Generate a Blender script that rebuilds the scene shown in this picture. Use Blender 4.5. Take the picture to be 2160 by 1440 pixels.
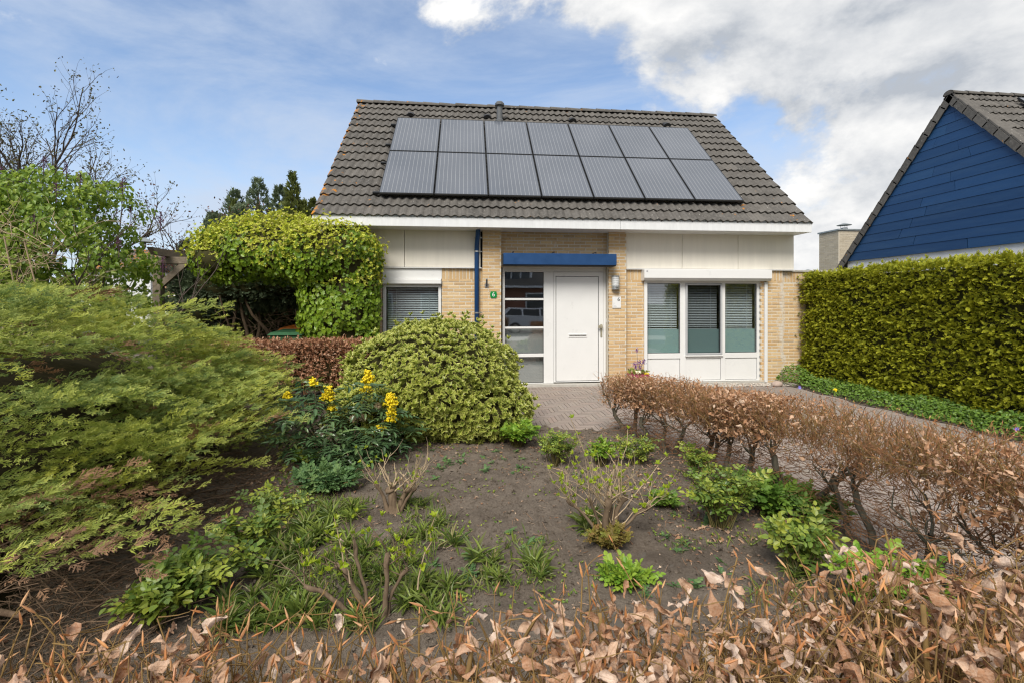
import bpy, math
import numpy as np
from mathutils import Matrix, Vector

for _o in list(bpy.data.objects):
    bpy.data.objects.remove(_o, do_unlink=True)
scene = bpy.context.scene
COL = scene.collection

# ------------------------------------------------------------------ camera
CAM_H = 1.6
F_PX, CX, HY = 1000.0, 1080.0, 640.0          # focal length and horizon in photo pixels (2160 wide)
TH = math.atan(95.0 / F_PX)                   # the camera looks this far to the right of the house's normal
cam_data = bpy.data.cameras.new('camera')
cam_data.sensor_width = 36.0
cam_data.lens = 36.0 * F_PX / 2160.0
cam_data.shift_y = (HY - 720.0) / 2160.0
cam_data.clip_start = 0.05
cam_data.clip_end = 3000.0
cam_data.dof.use_dof = True
cam_data.dof.focus_distance = 5.0
cam_data.dof.aperture_fstop = 11.0
cam = bpy.data.objects.new('camera', cam_data)
cam.location = (0, 0, CAM_H)
cam.rotation_euler = (math.radians(90), 0, -TH)
COL.objects.link(cam)
scene.camera = cam

# ------------------------------------------------------------------ sky, sun, exposure
SUN_EL, SUN_AZ = math.radians(46), math.radians(203)     # azimuth clockwise from +Y: behind the camera, a little to its left
world = bpy.data.worlds.new('World')
scene.world = world
world.use_nodes = True


def build_sky():
    nt = world.node_tree
    for n in list(nt.nodes):
        nt.nodes.remove(n)
    N, L = nt.nodes.new, nt.links.new

    def val(x):
        return x

    def math_(op, a, b=None, clamp=False):
        n = N('ShaderNodeMath'); n.operation = op; n.use_clamp = clamp
        for i, s in enumerate((a, b)):
            if s is None:
                continue
            if isinstance(s, (int, float)):
                n.inputs[i].default_value = s
            else:
                L(s, n.inputs[i])
        return n.outputs[0]

    def remap(s, a, b, c=0.0, d=1.0, smooth=True):
        n = N('ShaderNodeMapRange')
        n.interpolation_type = 'SMOOTHSTEP' if smooth else 'LINEAR'
        n.inputs[1].default_value = a; n.inputs[2].default_value = b
        n.inputs[3].default_value = c; n.inputs[4].default_value = d
        L(s, n.inputs[0])
        return n.outputs[0]

    def mapping(vec, loc=(0, 0, 0), rot=(0, 0, 0), sc=(1, 1, 1)):
        n = N('ShaderNodeMapping')
        n.inputs['Location'].default_value = loc
        n.inputs['Rotation'].default_value = rot
        n.inputs['Scale'].default_value = sc
        L(vec, n.inputs['Vector'])
        return n.outputs[0]

    def noise(vec, scale, detail, rough, dist=0.0):
        n = N('ShaderNodeTexNoise')
        n.inputs['Scale'].default_value = scale
        n.inputs['Detail'].default_value = detail
        n.inputs['Roughness'].default_value = rough
        n.inputs['Distortion'].default_value = dist
        L(vec, n.inputs['Vector'])
        return n.outputs[0]

    def mix(f, a, b):
        n = N('ShaderNodeMix'); n.data_type = 'RGBA'
        L(f, n.inputs[0])
        for i, s in ((6, a), (7, b)):
            if isinstance(s, tuple):
                n.inputs[i].default_value = s
            else:
                L(s, n.inputs[i])
        return n.outputs[2]

    sky = N('ShaderNodeTexSky'); sky.sky_type = 'NISHITA'; sky.sun_disc = False
    sky.sun_elevation = SUN_EL; sky.sun_rotation = SUN_AZ
    sky.air_density = 1.0; sky.dust_density = 0.4; sky.ozone_density = 2.4
    co = N('ShaderNodeTexCoord').outputs['Generated']
    sep = N('ShaderNodeSeparateXYZ'); L(co, sep.inputs[0])
    x, y, z = sep.outputs
    # thin high cirrus, streaked
    warp = mapping(co, (0.3, 0.1, 0.7), (0.25, 0.5, 0.35), (1.1, 3.2, 5.0))
    ci = noise(warp, 1.15, 7, 0.62, 0.35)
    ci_f = remap(ci, 0.34, 0.68, 0.06, 0.92)
    low = remap(z, 0.0, 0.42, 0.52, 0.0)
    thin = math_('MAXIMUM', ci_f, low)
    thin = math_('ADD', math_('MULTIPLY', ci_f, 0.8), math_('MULTIPLY', low, 0.75), clamp=True)
    base = mix(thin, sky.outputs[0], (3.15, 3.6, 4.35, 1))
    # a bank of cumulus to the right of the view, its edge running diagonally across the sky
    bank = math_('ADD', math_('ADD', math_('MULTIPLY', x, 0.98), math_('MULTIPLY', y, -0.84)), math_('MULTIPLY', z, 1.06))
    bias = remap(bank, -0.60, 0.45, -0.17, 0.19, smooth=False)

    def density(vec):
        a = noise(vec, 2.5, 10, 0.58, 0.25)
        b = noise(vec, 6.0, 6, 0.6)
        return math_('ADD', math_('ADD', a, math_('MULTIPLY', math_('SUBTRACT', b, 0.5), 0.30)), bias)

    p0 = mapping(co, (5.2, 2.2, 1.2), (0, 0, 0), (1.0, 1.0, 1.45))
    p1 = mapping(co, (5.2 - 0.02, 2.2 - 0.015, 1.2 + 0.10), (0, 0, 0), (1.0, 1.0, 1.45))
    d0, d1 = density(p0), density(p1)
    cover = remap(d0, 0.50, 0.60)
    lit = math_('ADD', math_('MULTIPLY', math_('SUBTRACT', d0, d1), 4.6), 0.55, clamp=True)
    thick = remap(d0, 0.58, 0.86, 1.0, 0.34)
    shade = math_('MULTIPLY', lit, thick)
    fine = noise(p0, 9.0, 6, 0.65)
    shade = math_('ADD', shade, math_('MULTIPLY', math_('SUBTRACT', fine, 0.5), 0.35), clamp=True)
    ccol = mix(shade, (2.55, 2.75, 3.05, 1), (5.4, 5.35, 5.25, 1))
    final = mix(cover, base, ccol)
    bg = N('ShaderNodeBackground'); bg.inputs[1].default_value = 0.104
    L(final, bg.inputs[0])
    out = N('ShaderNodeOutputWorld'); L(bg.outputs[0], out.inputs[0])


build_sky()

sun_data = bpy.data.lights.new('sun', 'SUN')
sun_data.energy = 2.3
sun_data.angle = math.radians(28)
sun_data.color = (1.0, 0.95, 0.87)
sun = bpy.data.objects.new('sun', sun_data)
_sd = Vector((math.sin(SUN_AZ) * math.cos(SUN_EL), math.cos(SUN_AZ) * math.cos(SUN_EL), math.sin(SUN_EL)))
sun.rotation_euler = _sd.to_track_quat('Z', 'Y').to_euler()
sun.location = (-8, -12, 20)
COL.objects.link(sun)

vs = scene.view_settings
vs.view_transform = 'Standard'; vs.look = 'None'; vs.gamma = 1.0; vs.use_curve_mapping = False
vs.exposure = 0.92
scene.cycles.use_denoising = True
scene.cycles.denoising_prefilter = 'ACCURATE'
scene.cycles.use_adaptive_sampling = False
scene.cycles.pixel_filter_type = 'BLACKMAN_HARRIS'
scene.cycles.filter_width = 1.2
scene.cycles.max_bounces = 7
scene.cycles.diffuse_bounces = 4
scene.cycles.glossy_bounces = 3
scene.cycles.transparent_max_bounces = 12
scene.cycles.caustics_reflective = False
scene.cycles.caustics_refractive = False

# ------------------------------------------------------------------ photo pixel -> point helpers
SN, CS = math.sin(TH), math.cos(TH)


def _ray(px, py):
    t, v = (px - CX) / F_PX, (HY - py) / F_PX
    return np.array([t * CS + SN, CS - t * SN, v])


def atY(px, py, Y):
    r = _ray(px, py); return np.array([0, 0, CAM_H]) + r * (Y / r[1])


def atX(px, py, X):
    r = _ray(px, py); return np.array([0, 0, CAM_H]) + r * (X / r[0])


def atG(px, py, z=0.0):
    r = _ray(px, py); return np.array([0, 0, CAM_H]) + r * ((z - CAM_H) / r[2])


def pX(px, Y):
    return float(atY(px, 640, Y)[0])


def pZ(px, py, Y):
    return float(atY(px, py, Y)[2])


# ------------------------------------------------------------------ mesh helpers
def nrm(a):
    a = np.asarray(a, float)
    return a / np.maximum(np.linalg.norm(a, axis=-1, keepdims=True), 1e-9)


def frames(d, up):
    x = nrm(d)
    up = np.broadcast_to(np.asarray(up, float), x.shape)
    y = np.cross(up, x)
    bad = np.linalg.norm(y, axis=-1) < 1e-4
    if bad.any():
        y[bad] = np.cross(np.array([0.31, 0.9, 0.2]), x[bad])
    y = nrm(y)
    z = np.cross(x, y)
    return np.stack([x, y, z], axis=-1)


class Tpl:
    """a small mesh to be repeated: verts, polygons, a 0-1 gradient per vertex"""
    def __init__(self, v, f, g=None):
        self.v = np.array(v, float)
        self.loops = np.array([i for p in f for i in p], int)
        self.tot = np.array([len(p) for p in f], int)
        self.g = np.zeros(len(self.v)) if g is None else np.array(g, float)


class Geo:
    def __init__(self):
        self.v, self.l, self.n, self.t, self.g, self.m = [], [], [], [], [], []
        self.c = 0

    def raw(self, v, loops, tot, tint=0.0, g=0.0, mat=0):
        v = np.asarray(v, float).reshape(-1, 3)
        self.v.append(v); self.l.append(np.asarray(loops, int) + self.c); self.n.append(np.asarray(tot, int))
        self.t.append(np.broadcast_to(np.asarray(tint, float), (len(v),)))
        self.g.append(np.broadcast_to(np.asarray(g, float), (len(v),)))
        self.m.append(np.full(len(tot), mat, int))
        self.c += len(v)
        return self

    def faces(self, v, f, tint=0.0, g=0.0, mat=0):
        return self.raw(v, [i for p in f for i in p], [len(p) for p in f], tint, g, mat)

    def inst(self, tpl, loc, R, sc, tint=0.0, mat=0):
        loc = np.asarray(loc, float).reshape(-1, 3)
        n, k = len(loc), len(tpl.v)
        if n == 0:
            return self
        sc = np.asarray(sc, float)
        if sc.ndim == 0:
            sc = np.full(n, float(sc))
        if sc.ndim == 1:
            sc = np.repeat(sc[:, None], 3, 1)
        V = np.einsum('nij,nkj->nki', R, tpl.v[None] * sc[:, None, :]) + loc[:, None, :]
        loops = (tpl.loops[None] + (np.arange(n) * k)[:, None]).ravel()
        tint = np.repeat(np.broadcast_to(np.asarray(tint, float), (n,)), k)
        return self.raw(V.reshape(-1, 3), loops, np.tile(tpl.tot, n), tint, np.tile(tpl.g, n), mat)

    def tubes(self, P, R, S=4, tint=0.0, mat=0, cap=False):
        """N tubes at once: P (N,K,3) centre points, R (N,K) radii"""
        P = np.asarray(P, float)
        if P.ndim == 2:
            P = P[None]
        N_, K = P.shape[:2]
        if N_ == 0:
            return self
        R = np.broadcast_to(np.asarray(R, float), (N_, K))
        T = np.empty_like(P)
        T[:, 1:-1] = P[:, 2:] - P[:, :-2]
        T[:, 0] = P[:, 1] - P[:, 0]; T[:, -1] = P[:, -1] - P[:, -2]
        T = nrm(T)
        ref = np.where(np.abs(T[:, :1, 2:3]) > 0.85, np.array([[[1.0, 0.0, 0.0]]]), np.array([[[0.0, 0.0, 1.0]]]))
        A = nrm(np.cross(T, np.broadcast_to(ref, T.shape)))
        B = np.cross(T, A)
        a = np.arange(S) * 2 * np.pi / S
        V = P[:, :, None] + R[:, :, None, None] * (A[:, :, None] * np.cos(a)[None, None, :, None] + B[:, :, None] * np.sin(a)[None, None, :, None])
        base = (np.arange(N_) * K * S)[:, None, None] + (np.arange(K - 1) * S)[None, :, None]
        s = np.arange(S)[None, None]; s2 = (s + 1) % S
        q = np.stack([base + s, base + s2, base + S + s2, base + S + s], -1).reshape(-1, 4)
        loops = q.ravel(); tot = np.full(len(q), 4)
        if cap:
            end = ((np.arange(N_) * K * S) + (K - 1) * S)[:, None] + np.arange(S)[None]
            loops = np.concatenate([loops, end.ravel()]); tot = np.concatenate([tot, np.full(N_, S)])
        t = np.repeat(np.broadcast_to(np.asarray(tint, float), (N_,)), K * S)
        g = np.tile(np.repeat(np.linspace(0, 1, K), S), N_)
        return self.raw(V.reshape(-1, 3), loops, tot, t, g, mat)

    def box(self, x0, x1, y0, y1, z0, z1, tint=0.0, mat=0, M=None, b=0.0):
        if b > 0:
            t = chamfer(b, x1 - x0, y1 - y0, z1 - z0)
            v = t.v + np.array([(x0 + x1) / 2, (y0 + y1) / 2, (z0 + z1) / 2])
            loops, tot = t.loops, t.tot
        else:
            v = np.array([(x, y, z) for z in (z0, z1) for y in (y0, y1) for x in (x0, x1)], float)
            f = [(0, 2, 3, 1), (4, 5, 7, 6), (0, 1, 5, 4), (2, 6, 7, 3), (0, 4, 6, 2), (1, 3, 7, 5)]
            loops = [i for p in f for i in p]; tot = [4] * 6
        if M is not None:
            v = v @ np.array(M.to_3x3()).T + np.array(M.translation)
        return self.raw(v, loops, tot, tint, 0.0, mat)

    def lathe(self, prof, c=(0, 0, 0), S=16, tint=0.0, mat=0, M=None):
        """prof: list of (r,z)"""
        a = np.arange(S) * 2 * np.pi / S
        v = np.array([(r * np.cos(t), r * np.sin(t), z) for r, z in prof for t in a])
        if M is not None:
            v = v @ np.array(M.to_3x3()).T + np.array(M.translation)
        v = v + np.array(c)
        f = [(k * S + i, k * S + (i + 1) % S, (k + 1) * S + (i + 1) % S, (k + 1) * S + i) for k in range(len(prof) - 1) for i in range(S)]
        f.append(tuple(range(S))[::-1]); f.append(tuple((len(prof) - 1) * S + i for i in range(S)))
        return self.faces(v, f, tint, 0.0, mat)

    def mesh(self, name, mats, smooth=False):
        v = np.concatenate(self.v); l = np.concatenate(self.l); n = np.concatenate(self.n)
        me = bpy.data.meshes.new(name)
        me.vertices.add(len(v)); me.vertices.foreach_set('co', v.astype(np.float32).ravel())
        me.loops.add(len(l)); me.loops.foreach_set('vertex_index', l.astype(np.int32))
        me.polygons.add(len(n))
        st = np.zeros(len(n), np.int32); st[1:] = np.cumsum(n)[:-1]
        me.polygons.foreach_set('loop_start', st)
        me.polygons.foreach_set('material_index', np.concatenate(self.m).astype(np.int32))
        me.polygons.foreach_set('use_smooth', np.full(len(n), bool(smooth)))
        for nm, arr in (('tint', self.t), ('grad', self.g)):
            at = me.attributes.new(nm, 'FLOAT', 'POINT')
            at.data.foreach_set('value', np.concatenate(arr).astype(np.float32))
        for m in (mats if isinstance(mats, (list, tuple)) else [mats]):
            me.materials.append(m)
        me.update(calc_edges=True)
        me.validate()
        return me

    def build(self, name, mats, parent=None, smooth=False, **props):
        smooth = smooth or name in ('twigs', 'branches', 'trunk', 'stem', 'stems', 'limb', 'bare_branches', 'bare_twigs', 'fine_twigs', 'long_shoot', 'flower_cluster')
        return link(name, self.mesh(name, mats, smooth), parent, **props)


def link(name, data, parent=None, **props):
    o = bpy.data.objects.new(name, data)
    COL.objects.link(o)
    if parent is not None:
        o.parent = parent
        if parent.type == 'EMPTY':
            o.matrix_parent_inverse = Matrix.Translation(-Vector(parent.location))
    for k, v in props.items():
        o[k] = v
    return o


def tag(o, label, cat, group=None):
    o['label'] = label; o['category'] = cat
    if group:
        o['group'] = group
    return o


def thing(name, label, cat, loc=(0, 0, 0), group=None):
    o = bpy.data.objects.new(name, None)
    o.empty_display_size = 0.1
    o.location = tuple(float(c) for c in loc)
    COL.objects.link(o)
    return tag(o, label, cat, group)


def chamfer(b, sx, sy, sz):
    hx, hy, hz = sx / 2, sy / 2, sz / 2
    V, idx = [], {}
    for X in (-1, 1):
        for Y in (-1, 1):
            for Z in (-1, 1):
                for ax in range(3):
                    p = [X * (hx - b), Y * (hy - b), Z * (hz - b)]
                    p[ax] = (X, Y, Z)[ax] * (hx, hy, hz)[ax]
                    idx[(X, Y, Z, ax)] = len(V); V.append(p)
    F = []
    for ax in range(3):
        o1, o2 = [a for a in range(3) if a != ax]
        for s in (-1, 1):
            q = []
            for a, c in ((-1, -1), (1, -1), (1, 1), (-1, 1)):
                k = [0, 0, 0]; k[ax] = s; k[o1] = a; k[o2] = c
                q.append(idx[(*k, ax)])
            F.append(q)
            # edges between this axis and o1
    for ax in range(3):
        o1, o2 = [a for a in range(3) if a != ax]
        for s1 in (-1, 1):
            for s2 in (-1, 1):
                q = []
                for e, w in ((-1, o1), (1, o1), (1, o2), (-1, o2)):
                    k = [0, 0, 0]; k[ax] = e; k[o1] = s1; k[o2] = s2
                    q.append(idx[(*k, w)])
                F.append(q)
    for X in (-1, 1):
        for Y in (-1, 1):
            for Z in (-1, 1):
                F.append([idx[(X, Y, Z, a)] for a in range(3)])
    V = np.array(V)
    out = []
    for q in F:                                   # outward winding
        p = V[q]
        n = np.cross(p[1] - p[0], p[2] - p[0])
        out.append(tuple(q) if np.dot(n, p.mean(0)) > 0 else tuple(q[::-1]))
    return Tpl(V, out)


# ------------------------------------------------------------------ material helpers
def _nt(name):
    m = bpy.data.materials.new(name); m.use_nodes = True
    nt = m.node_tree
    for n in list(nt.nodes):
        nt.nodes.remove(n)
    return m, nt


def ramp(nt, fac, cols):
    r = nt.nodes.new('ShaderNodeValToRGB')
    el = r.color_ramp.elements
    while len(el) < len(cols):
        el.new(0.5)
    for i, c in enumerate(cols):
        if len(c) == 2:
            el[i].position, col = c
        else:
            el[i].position, col = i / max(1, len(cols) - 1), c
        el[i].color = (*col, 1)
    nt.links.new(fac, r.inputs[0])
    return r.outputs[0]


def tint_socket(nt, use_random=True):
    a = nt.nodes.new('ShaderNodeAttribute'); a.attribute_name = 'tint'
    if not use_random:
        return a.outputs['Fac']
    oi = nt.nodes.new('ShaderNodeObjectInfo')
    ad = nt.nodes.new('ShaderNodeMath'); ad.operation = 'ADD'
    nt.links.new(a.outputs['Fac'], ad.inputs[0]); nt.links.new(oi.outputs['Random'], ad.inputs[1])
    fr = nt.nodes.new('ShaderNodeMath'); fr.operation = 'FRACT'
    nt.links.new(ad.outputs[0], fr.inputs[0])
    return fr.outputs[0]


def noise_node(nt, scale, detail=4, rough=0.6, sc=(1, 1, 1), world_pos=True, dist=0.0):
    if world_pos:
        v = nt.nodes.new('ShaderNodeNewGeometry').outputs['Position']
    else:
        v = nt.nodes.new('ShaderNodeTexCoord').outputs['Object']
    mp = nt.nodes.new('ShaderNodeMapping'); mp.inputs['Scale'].default_value = sc
    nt.links.new(v, mp.inputs[0])
    n = nt.nodes.new('ShaderNodeTexNoise')
    n.inputs['Scale'].default_value = scale; n.inputs['Detail'].default_value = detail
    n.inputs['Roughness'].default_value = rough; n.inputs['Distortion'].default_value = dist
    nt.links.new(mp.outputs[0], n.inputs['Vector'])
    return n.outputs[0]


def mapr(nt, s, a, b, c=0.0, d=1.0):
    n = nt.nodes.new('ShaderNodeMapRange'); n.inputs[1].default_value = a; n.inputs[2].default_value = b
    n.inputs[3].default_value = c; n.inputs[4].default_value = d
    nt.links.new(s, n.inputs[0]); return n.outputs[0]


def mixc(nt, f, a, b, mode='MIX'):
    n = nt.nodes.new('ShaderNodeMix'); n.data_type = 'RGBA'; n.blend_type = mode
    for i, s in ((0, f), (6, a), (7, b)):
        if isinstance(s, (int, float)):
            n.inputs[i].default_value = s
        elif isinstance(s, tuple):
            n.inputs[i].default_value = (*s, 1)
        else:
            nt.links.new(s, n.inputs[i])
    return n.outputs[2]


def mth(nt, op, a, b=0.0, clamp=False):
    n = nt.nodes.new('ShaderNodeMath'); n.operation = op; n.use_clamp = clamp
    for i, s in enumerate((a, b)):
        if isinstance(s, (int, float)):
            n.inputs[i].default_value = s
        else:
            nt.links.new(s, n.inputs[i])
    return n.outputs[0]


def finish(m, nt, col, rough=0.7, spec=0.3, bump=None, bump_d=0.01, bump_s=0.4, metal=0.0, transl=0.0, coat=0.0):
    b = nt.nodes.new('ShaderNodeBsdfPrincipled')
    if isinstance(col, tuple):
        b.inputs['Base Color'].default_value = (*col, 1)
    else:
        nt.links.new(col, b.inputs['Base Color'])
    if isinstance(rough, (int, float)):
        b.inputs['Roughness'].default_value = rough
    else:
        nt.links.new(rough, b.inputs['Roughness'])
    b.inputs['Specular IOR Level'].default_value = spec
    b.inputs['Metallic'].default_value = metal
    b.inputs['Coat Weight'].default_value = coat
    if bump is not None:
        bp = nt.nodes.new('ShaderNodeBump'); bp.inputs['Strength'].default_value = bump_s
        bp.inputs['Distance'].default_value = bump_d
        nt.links.new(bump, bp.inputs['Height']); nt.links.new(bp.outputs[0], b.inputs['Normal'])
    o = nt.nodes.new('ShaderNodeOutputMaterial')
    s = b.outputs[0]
    if transl > 0:
        t = nt.nodes.new('ShaderNodeBsdfTranslucent')
        if isinstance(col, tuple):
            t.inputs[0].default_value = (*col, 1)
        else:
            nt.links.new(col, t.inputs[0])
        mx = nt.nodes.new('ShaderNodeMixShader'); mx.inputs[0].default_value = transl
        nt.links.new(s, mx.inputs[1]); nt.links.new(t.outputs[0], mx.inputs[2]); s = mx.outputs[0]
    nt.links.new(s, o.inputs[0])
    return m


def plain(name, col, rough=0.5, var=0.08, scale=6.0, spec=0.4, bump=0.0, metal=0.0, sc=(1, 1, 1), coat=0.0):
    """a paint, plastic or metal with faint unevenness and dirt"""
    m, nt = _nt(name)
    n1 = noise_node(nt, scale, 5, 0.65, sc)
    f = mapr(nt, n1, 0.3, 0.75)
    c = mixc(nt, f, tuple(x * (1 - var) for x in col), tuple(min(1, x * (1 + var)) for x in col))
    r = mapr(nt, n1, 0.3, 0.8, max(0.05, rough - 0.08), min(1, rough + 0.1))
    return finish(m, nt, c, r, spec, n1 if bump else None, bump or 0.001, 0.3, metal, 0.0, coat)


def leaf_gain(c):
    return (c[0] * 1.4, c[1] * 1.25, c[2]) if c[1] >= c[0] * .92 else tuple(k * 1.12 for k in c)


def leafmat(name, cols, edge=None, edge_at=(0.45, 0.8), transl=0.28, rough=0.5, spec=0.35, patch=None, patch_scale=1.3, patch_f=0.6, hue_noise=8.0):
    m, nt = _nt(name)
    cols = [leaf_gain(c) for c in cols]
    edge = leaf_gain(edge) if edge else None
    t = tint_socket(nt, False)
    c = ramp(nt, t, cols)
    if edge is not None:
        a = nt.nodes.new('ShaderNodeAttribute'); a.attribute_name = 'grad'
        c = mixc(nt, mapr(nt, a.outputs['Fac'], *edge_at), c, edge)
    if patch is not None:
        n = noise_node(nt, patch_scale, 3, 0.6)
        c = mixc(nt, mapr(nt, n, 0.45, 0.68, 0.0, patch_f), c, patch)
    n = noise_node(nt, hue_noise, 3, 0.6)
    c = mixc(nt, mapr(nt, n, 0.35, 0.75, 0.0, 0.22), c, tuple(0.6 * x for x in cols[0]))
    return finish(m, nt, c, rough, spec, None, transl=transl)


def barkmat(name, a, b, scale=40, sc=(1, 1, 0.25), rough=0.85):
    m, nt = _nt(name)
    n = noise_node(nt, scale, 4, 0.65, sc)
    t = tint_socket(nt, False)
    c = mixc(nt, mapr(nt, n, 0.3, 0.7), a, b)
    c = mixc(nt, mapr(nt, t, 0, 1, 0, 0.6), c, tuple(0.5 * (p + q) * 1.25 for p, q in zip(a, b)))
    return finish(m, nt, c, rough, 0.2, n, 0.004, 0.6)


# leaf and twig templates -------------------------------------------------------------
def leaf_tpl(w=0.45, fold=0.16, droop=0.18, belly=0.4):
    c = [(0, 0, 0), (0.32, 0, -0.02), (0.68, 0, -0.05), (1, 0, 0)]
    e1, e2 = w / 2, w / 2 * 0.82
    if belly > 0.5:
        e1, e2 = e2, e1
    v = c + [(0.30, e1, fold * w), (0.70, e2, fold * w), (0.30, -e1, fold * w), (0.70, -e2, fold * w)]
    v = [(x, y, z - droop * x * x) for x, y, z in v]
    f = [(0, 1, 4), (1, 2, 5, 4), (2, 3, 5), (0, 6, 1), (1, 6, 7, 2), (2, 7, 3)]
    return Tpl(v, f, [0.35, 0, 0, 0.8, 1, 1, 1, 1])


def ivy_tpl():
    pts = [(0, 0), (-.12, .22), (.05, .48), (.38, .36), (.62, .44), (.68, .2), (1.0, 0), (.68, -.2), (.62, -.44), (.38, -.36), (.05, -.48), (-.12, -.22)]
    v = [(.35, 0, -.06)] + [(x, y, .10 * abs(y) - .12 * max(0, x - .3)) for x, y in pts]
    f = [(0, i + 1, (i + 1) % len(pts) + 1) for i in range(len(pts))]
    return Tpl(v, f, [0] + [1] * len(pts))


def dry_leaf_tpl(seed, nu=8, nv=5, curl=1.2, bend=0.6):
    r = np.random.default_rng(seed)
    V, G = [], []
    ph = r.uniform(0, 6.28, 4); tw = r.uniform(-.7, .7)
    for i in range(nu):
        t = i / (nu - 1)
        w = 0.36 * math.sin(math.pi * min(1, t * 0.94 + 0.03) ** 0.85) ** 0.62 * (1 + .16 * math.sin(ph[3] + 11 * t)) + 0.006
        for j in range(nv):
            s = (j / (nv - 1) - 0.5) * 2
            ang = s * curl * (0.6 + 0.5 * math.sin(ph[0] + 3 * t))
            rad = w / max(curl, 0.2)
            y = rad * math.sin(ang); z = rad * (1 - math.cos(ang))
            z += 0.030 * math.sin(t * 30 - abs(s) * 4) * min(1, abs(s) * 1.6 + .1)
            z += 0.08 * math.sin(ph[1] + 5 * t + 2 * s) * t + 0.10 * abs(s) * math.sin(ph[2] + 8 * t + 1.5 * s)
            a = tw * t
            y, z = y * math.cos(a) - z * math.sin(a), y * math.sin(a) + z * math.cos(a)
            x = t
            b = bend * t
            x, z = (math.sin(b) / max(bend, .01)) if bend > .01 else t, z - (1 - math.cos(b)) / max(bend, .01)
            jt = r.normal(0, .018, 3) * (.4 + abs(s))
            V.append((x + jt[0] * .7, y + jt[1], z + jt[2])); G.append(abs(s))
    f = [(i * nv + j, (i + 1) * nv + j, (i + 1) * nv + j + 1, i * nv + j + 1) for i in range(nu - 1) for j in range(nv - 1)]
    return Tpl(V, f, G)


def bud_tpl(w=0.085):
    S, prof = 5, [(0.0, 0.4), (0.32, 1.0), (0.7, 0.65), (1.0, 0.06)]
    V, G = [], []
    for x, r in prof:
        for k in range(S):
            a = 2 * math.pi * k / S
            V.append((x, w * r * math.cos(a), w * r * math.sin(a))); G.append(x)
    f = [(k * S + i, k * S + (i + 1) % S, (k + 1) * S + (i + 1) % S, (k + 1) * S + i) for k in range(len(prof) - 1) for i in range(S)]
    return Tpl(V, f, G)


def spray_tpl(seed, nside=8, nsub=2, wid=0.030, ang=0.72, lenf=0.42, zj=0.06):
    """a flat conifer spray: an axis with side twigs, each with scale-leaf blades"""
    r = np.random.default_rng(seed)
    V, F, G = [], [], []

    def blade(p, a, L, w, z0, z1, g0, g1):
        d = np.array([math.cos(a), math.sin(a)]); n = np.array([-d[1], d[0]])
        i = len(V)
        m = p + d * L * 0.45
        e = p + d * L
        V.extend([(*p, z0), (*(m + n * w), (z0 + z1) / 2 + w * .5), (*e, z1), (*(m - n * w), (z0 + z1) / 2 + w * .5)])
        G.extend([g0, (g0 + g1) / 2, g1, (g0 + g1) / 2])
        F.extend([(i, i + 3, i + 2, i + 1)])

    blade(np.array([0., 0.]), 0.0, 1.0, wid * 0.7, 0, -0.04, 0, 1)
    for k in range(nside):
        for s in (-1, 1):
            t = 0.10 + 0.80 * (k + (0.5 if s > 0 else 0) + r.uniform(-.2, .2)) / nside
            L = lenf * (1.05 - t * 0.72) * r.uniform(.75, 1.15)
            a = s * ang * r.uniform(.75, 1.2) * (1.0 - 0.25 * t)
            p = np.array([t, 0.0]); z = r.uniform(-zj, zj)
            blade(p, a, L, wid, -0.03 * t, z, t * .6, t * .55 + .45)
            for q in range(nsub):
                u = (q + 0.6 + r.uniform(-.2, .2)) / (nsub + .3)
                pp = p + L * u * np.array([math.cos(a), math.sin(a)])
                ss = -1 if (q + k) % 2 else 1
                blade(pp, a + ss * 0.6 * r.uniform(.7, 1.3), L * 0.42 * (1.15 - u * .5), wid * .85, z * u, z * u + r.uniform(-zj, zj) * .6, t * .6 + u * .2, t * .5 + .5)
    return Tpl(V, F, G)


def rand_dirs(rng, n):
    return nrm(rng.normal(size=(n, 3)))


def vnoise(p, seed=0, scale=1.0):
    """cheap smooth 3-D value noise, -1..1"""
    p = np.asarray(p, float) * scale + seed * 17.31
    i = np.floor(p).astype(np.int64); f = p - i; f = f * f * (3 - 2 * f)
    out = 0
    for dx in (0, 1):
        for dy in (0, 1):
            for dz in (0, 1):
                h = (i[..., 0] + dx) * 374761393 + (i[..., 1] + dy) * 668265263 + (i[..., 2] + dz) * 2147483647
                h = (h ^ (h >> 13)) * 1274126177
                h = ((h ^ (h >> 16)) & 0xFFFF) / 32767.5 - 1
                w = (f[..., 0] if dx else 1 - f[..., 0]) * (f[..., 1] if dy else 1 - f[..., 1]) * (f[..., 2] if dz else 1 - f[..., 2])
                out = out + w * h
    return out


def blob_points(rng, ells, n, lump=0.12, lscale=2.0, seed=0, zmin=None, depth=0.0):
    """points and outward normals on the lumpy surface of a union of ellipsoids"""
    ells = [(np.array(c, float), np.array(r, float)) for c, r in ells]
    area = np.array([(r[0] * r[1] + r[1] * r[2] + r[0] * r[2]) for c, r in ells])
    P, Nn = [], []
    need = n
    while need > 0:
        k = rng.choice(len(ells), size=need * 2 + 50, p=area / area.sum())
        d = rand_dirs(rng, len(k))
        C = np.array([e[0] for e in ells])[k]; R = np.array([e[1] for e in ells])[k]
        p = C + d * R
        nn = nrm(d / R)
        s = 1 + lump * vnoise(p, seed, lscale) + 0.5 * lump * vnoise(p, seed + 5, lscale * 2.7)
        s = s - depth * rng.random(len(k)) ** 2
        p = C + d * R * s[:, None]
        ok = np.ones(len(k), bool)
        for j, (c, r) in enumerate(ells):
            inside = (((p - c) / r) ** 2).sum(1) < 0.80
            ok &= ~(inside & (k != j))
        if zmin is not None:
            ok &= p[:, 2] > zmin
        P.append(p[ok]); Nn.append(nn[ok]); need -= int(ok.sum())
    return np.concatenate(P)[:n], np.concatenate(Nn)[:n]


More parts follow.
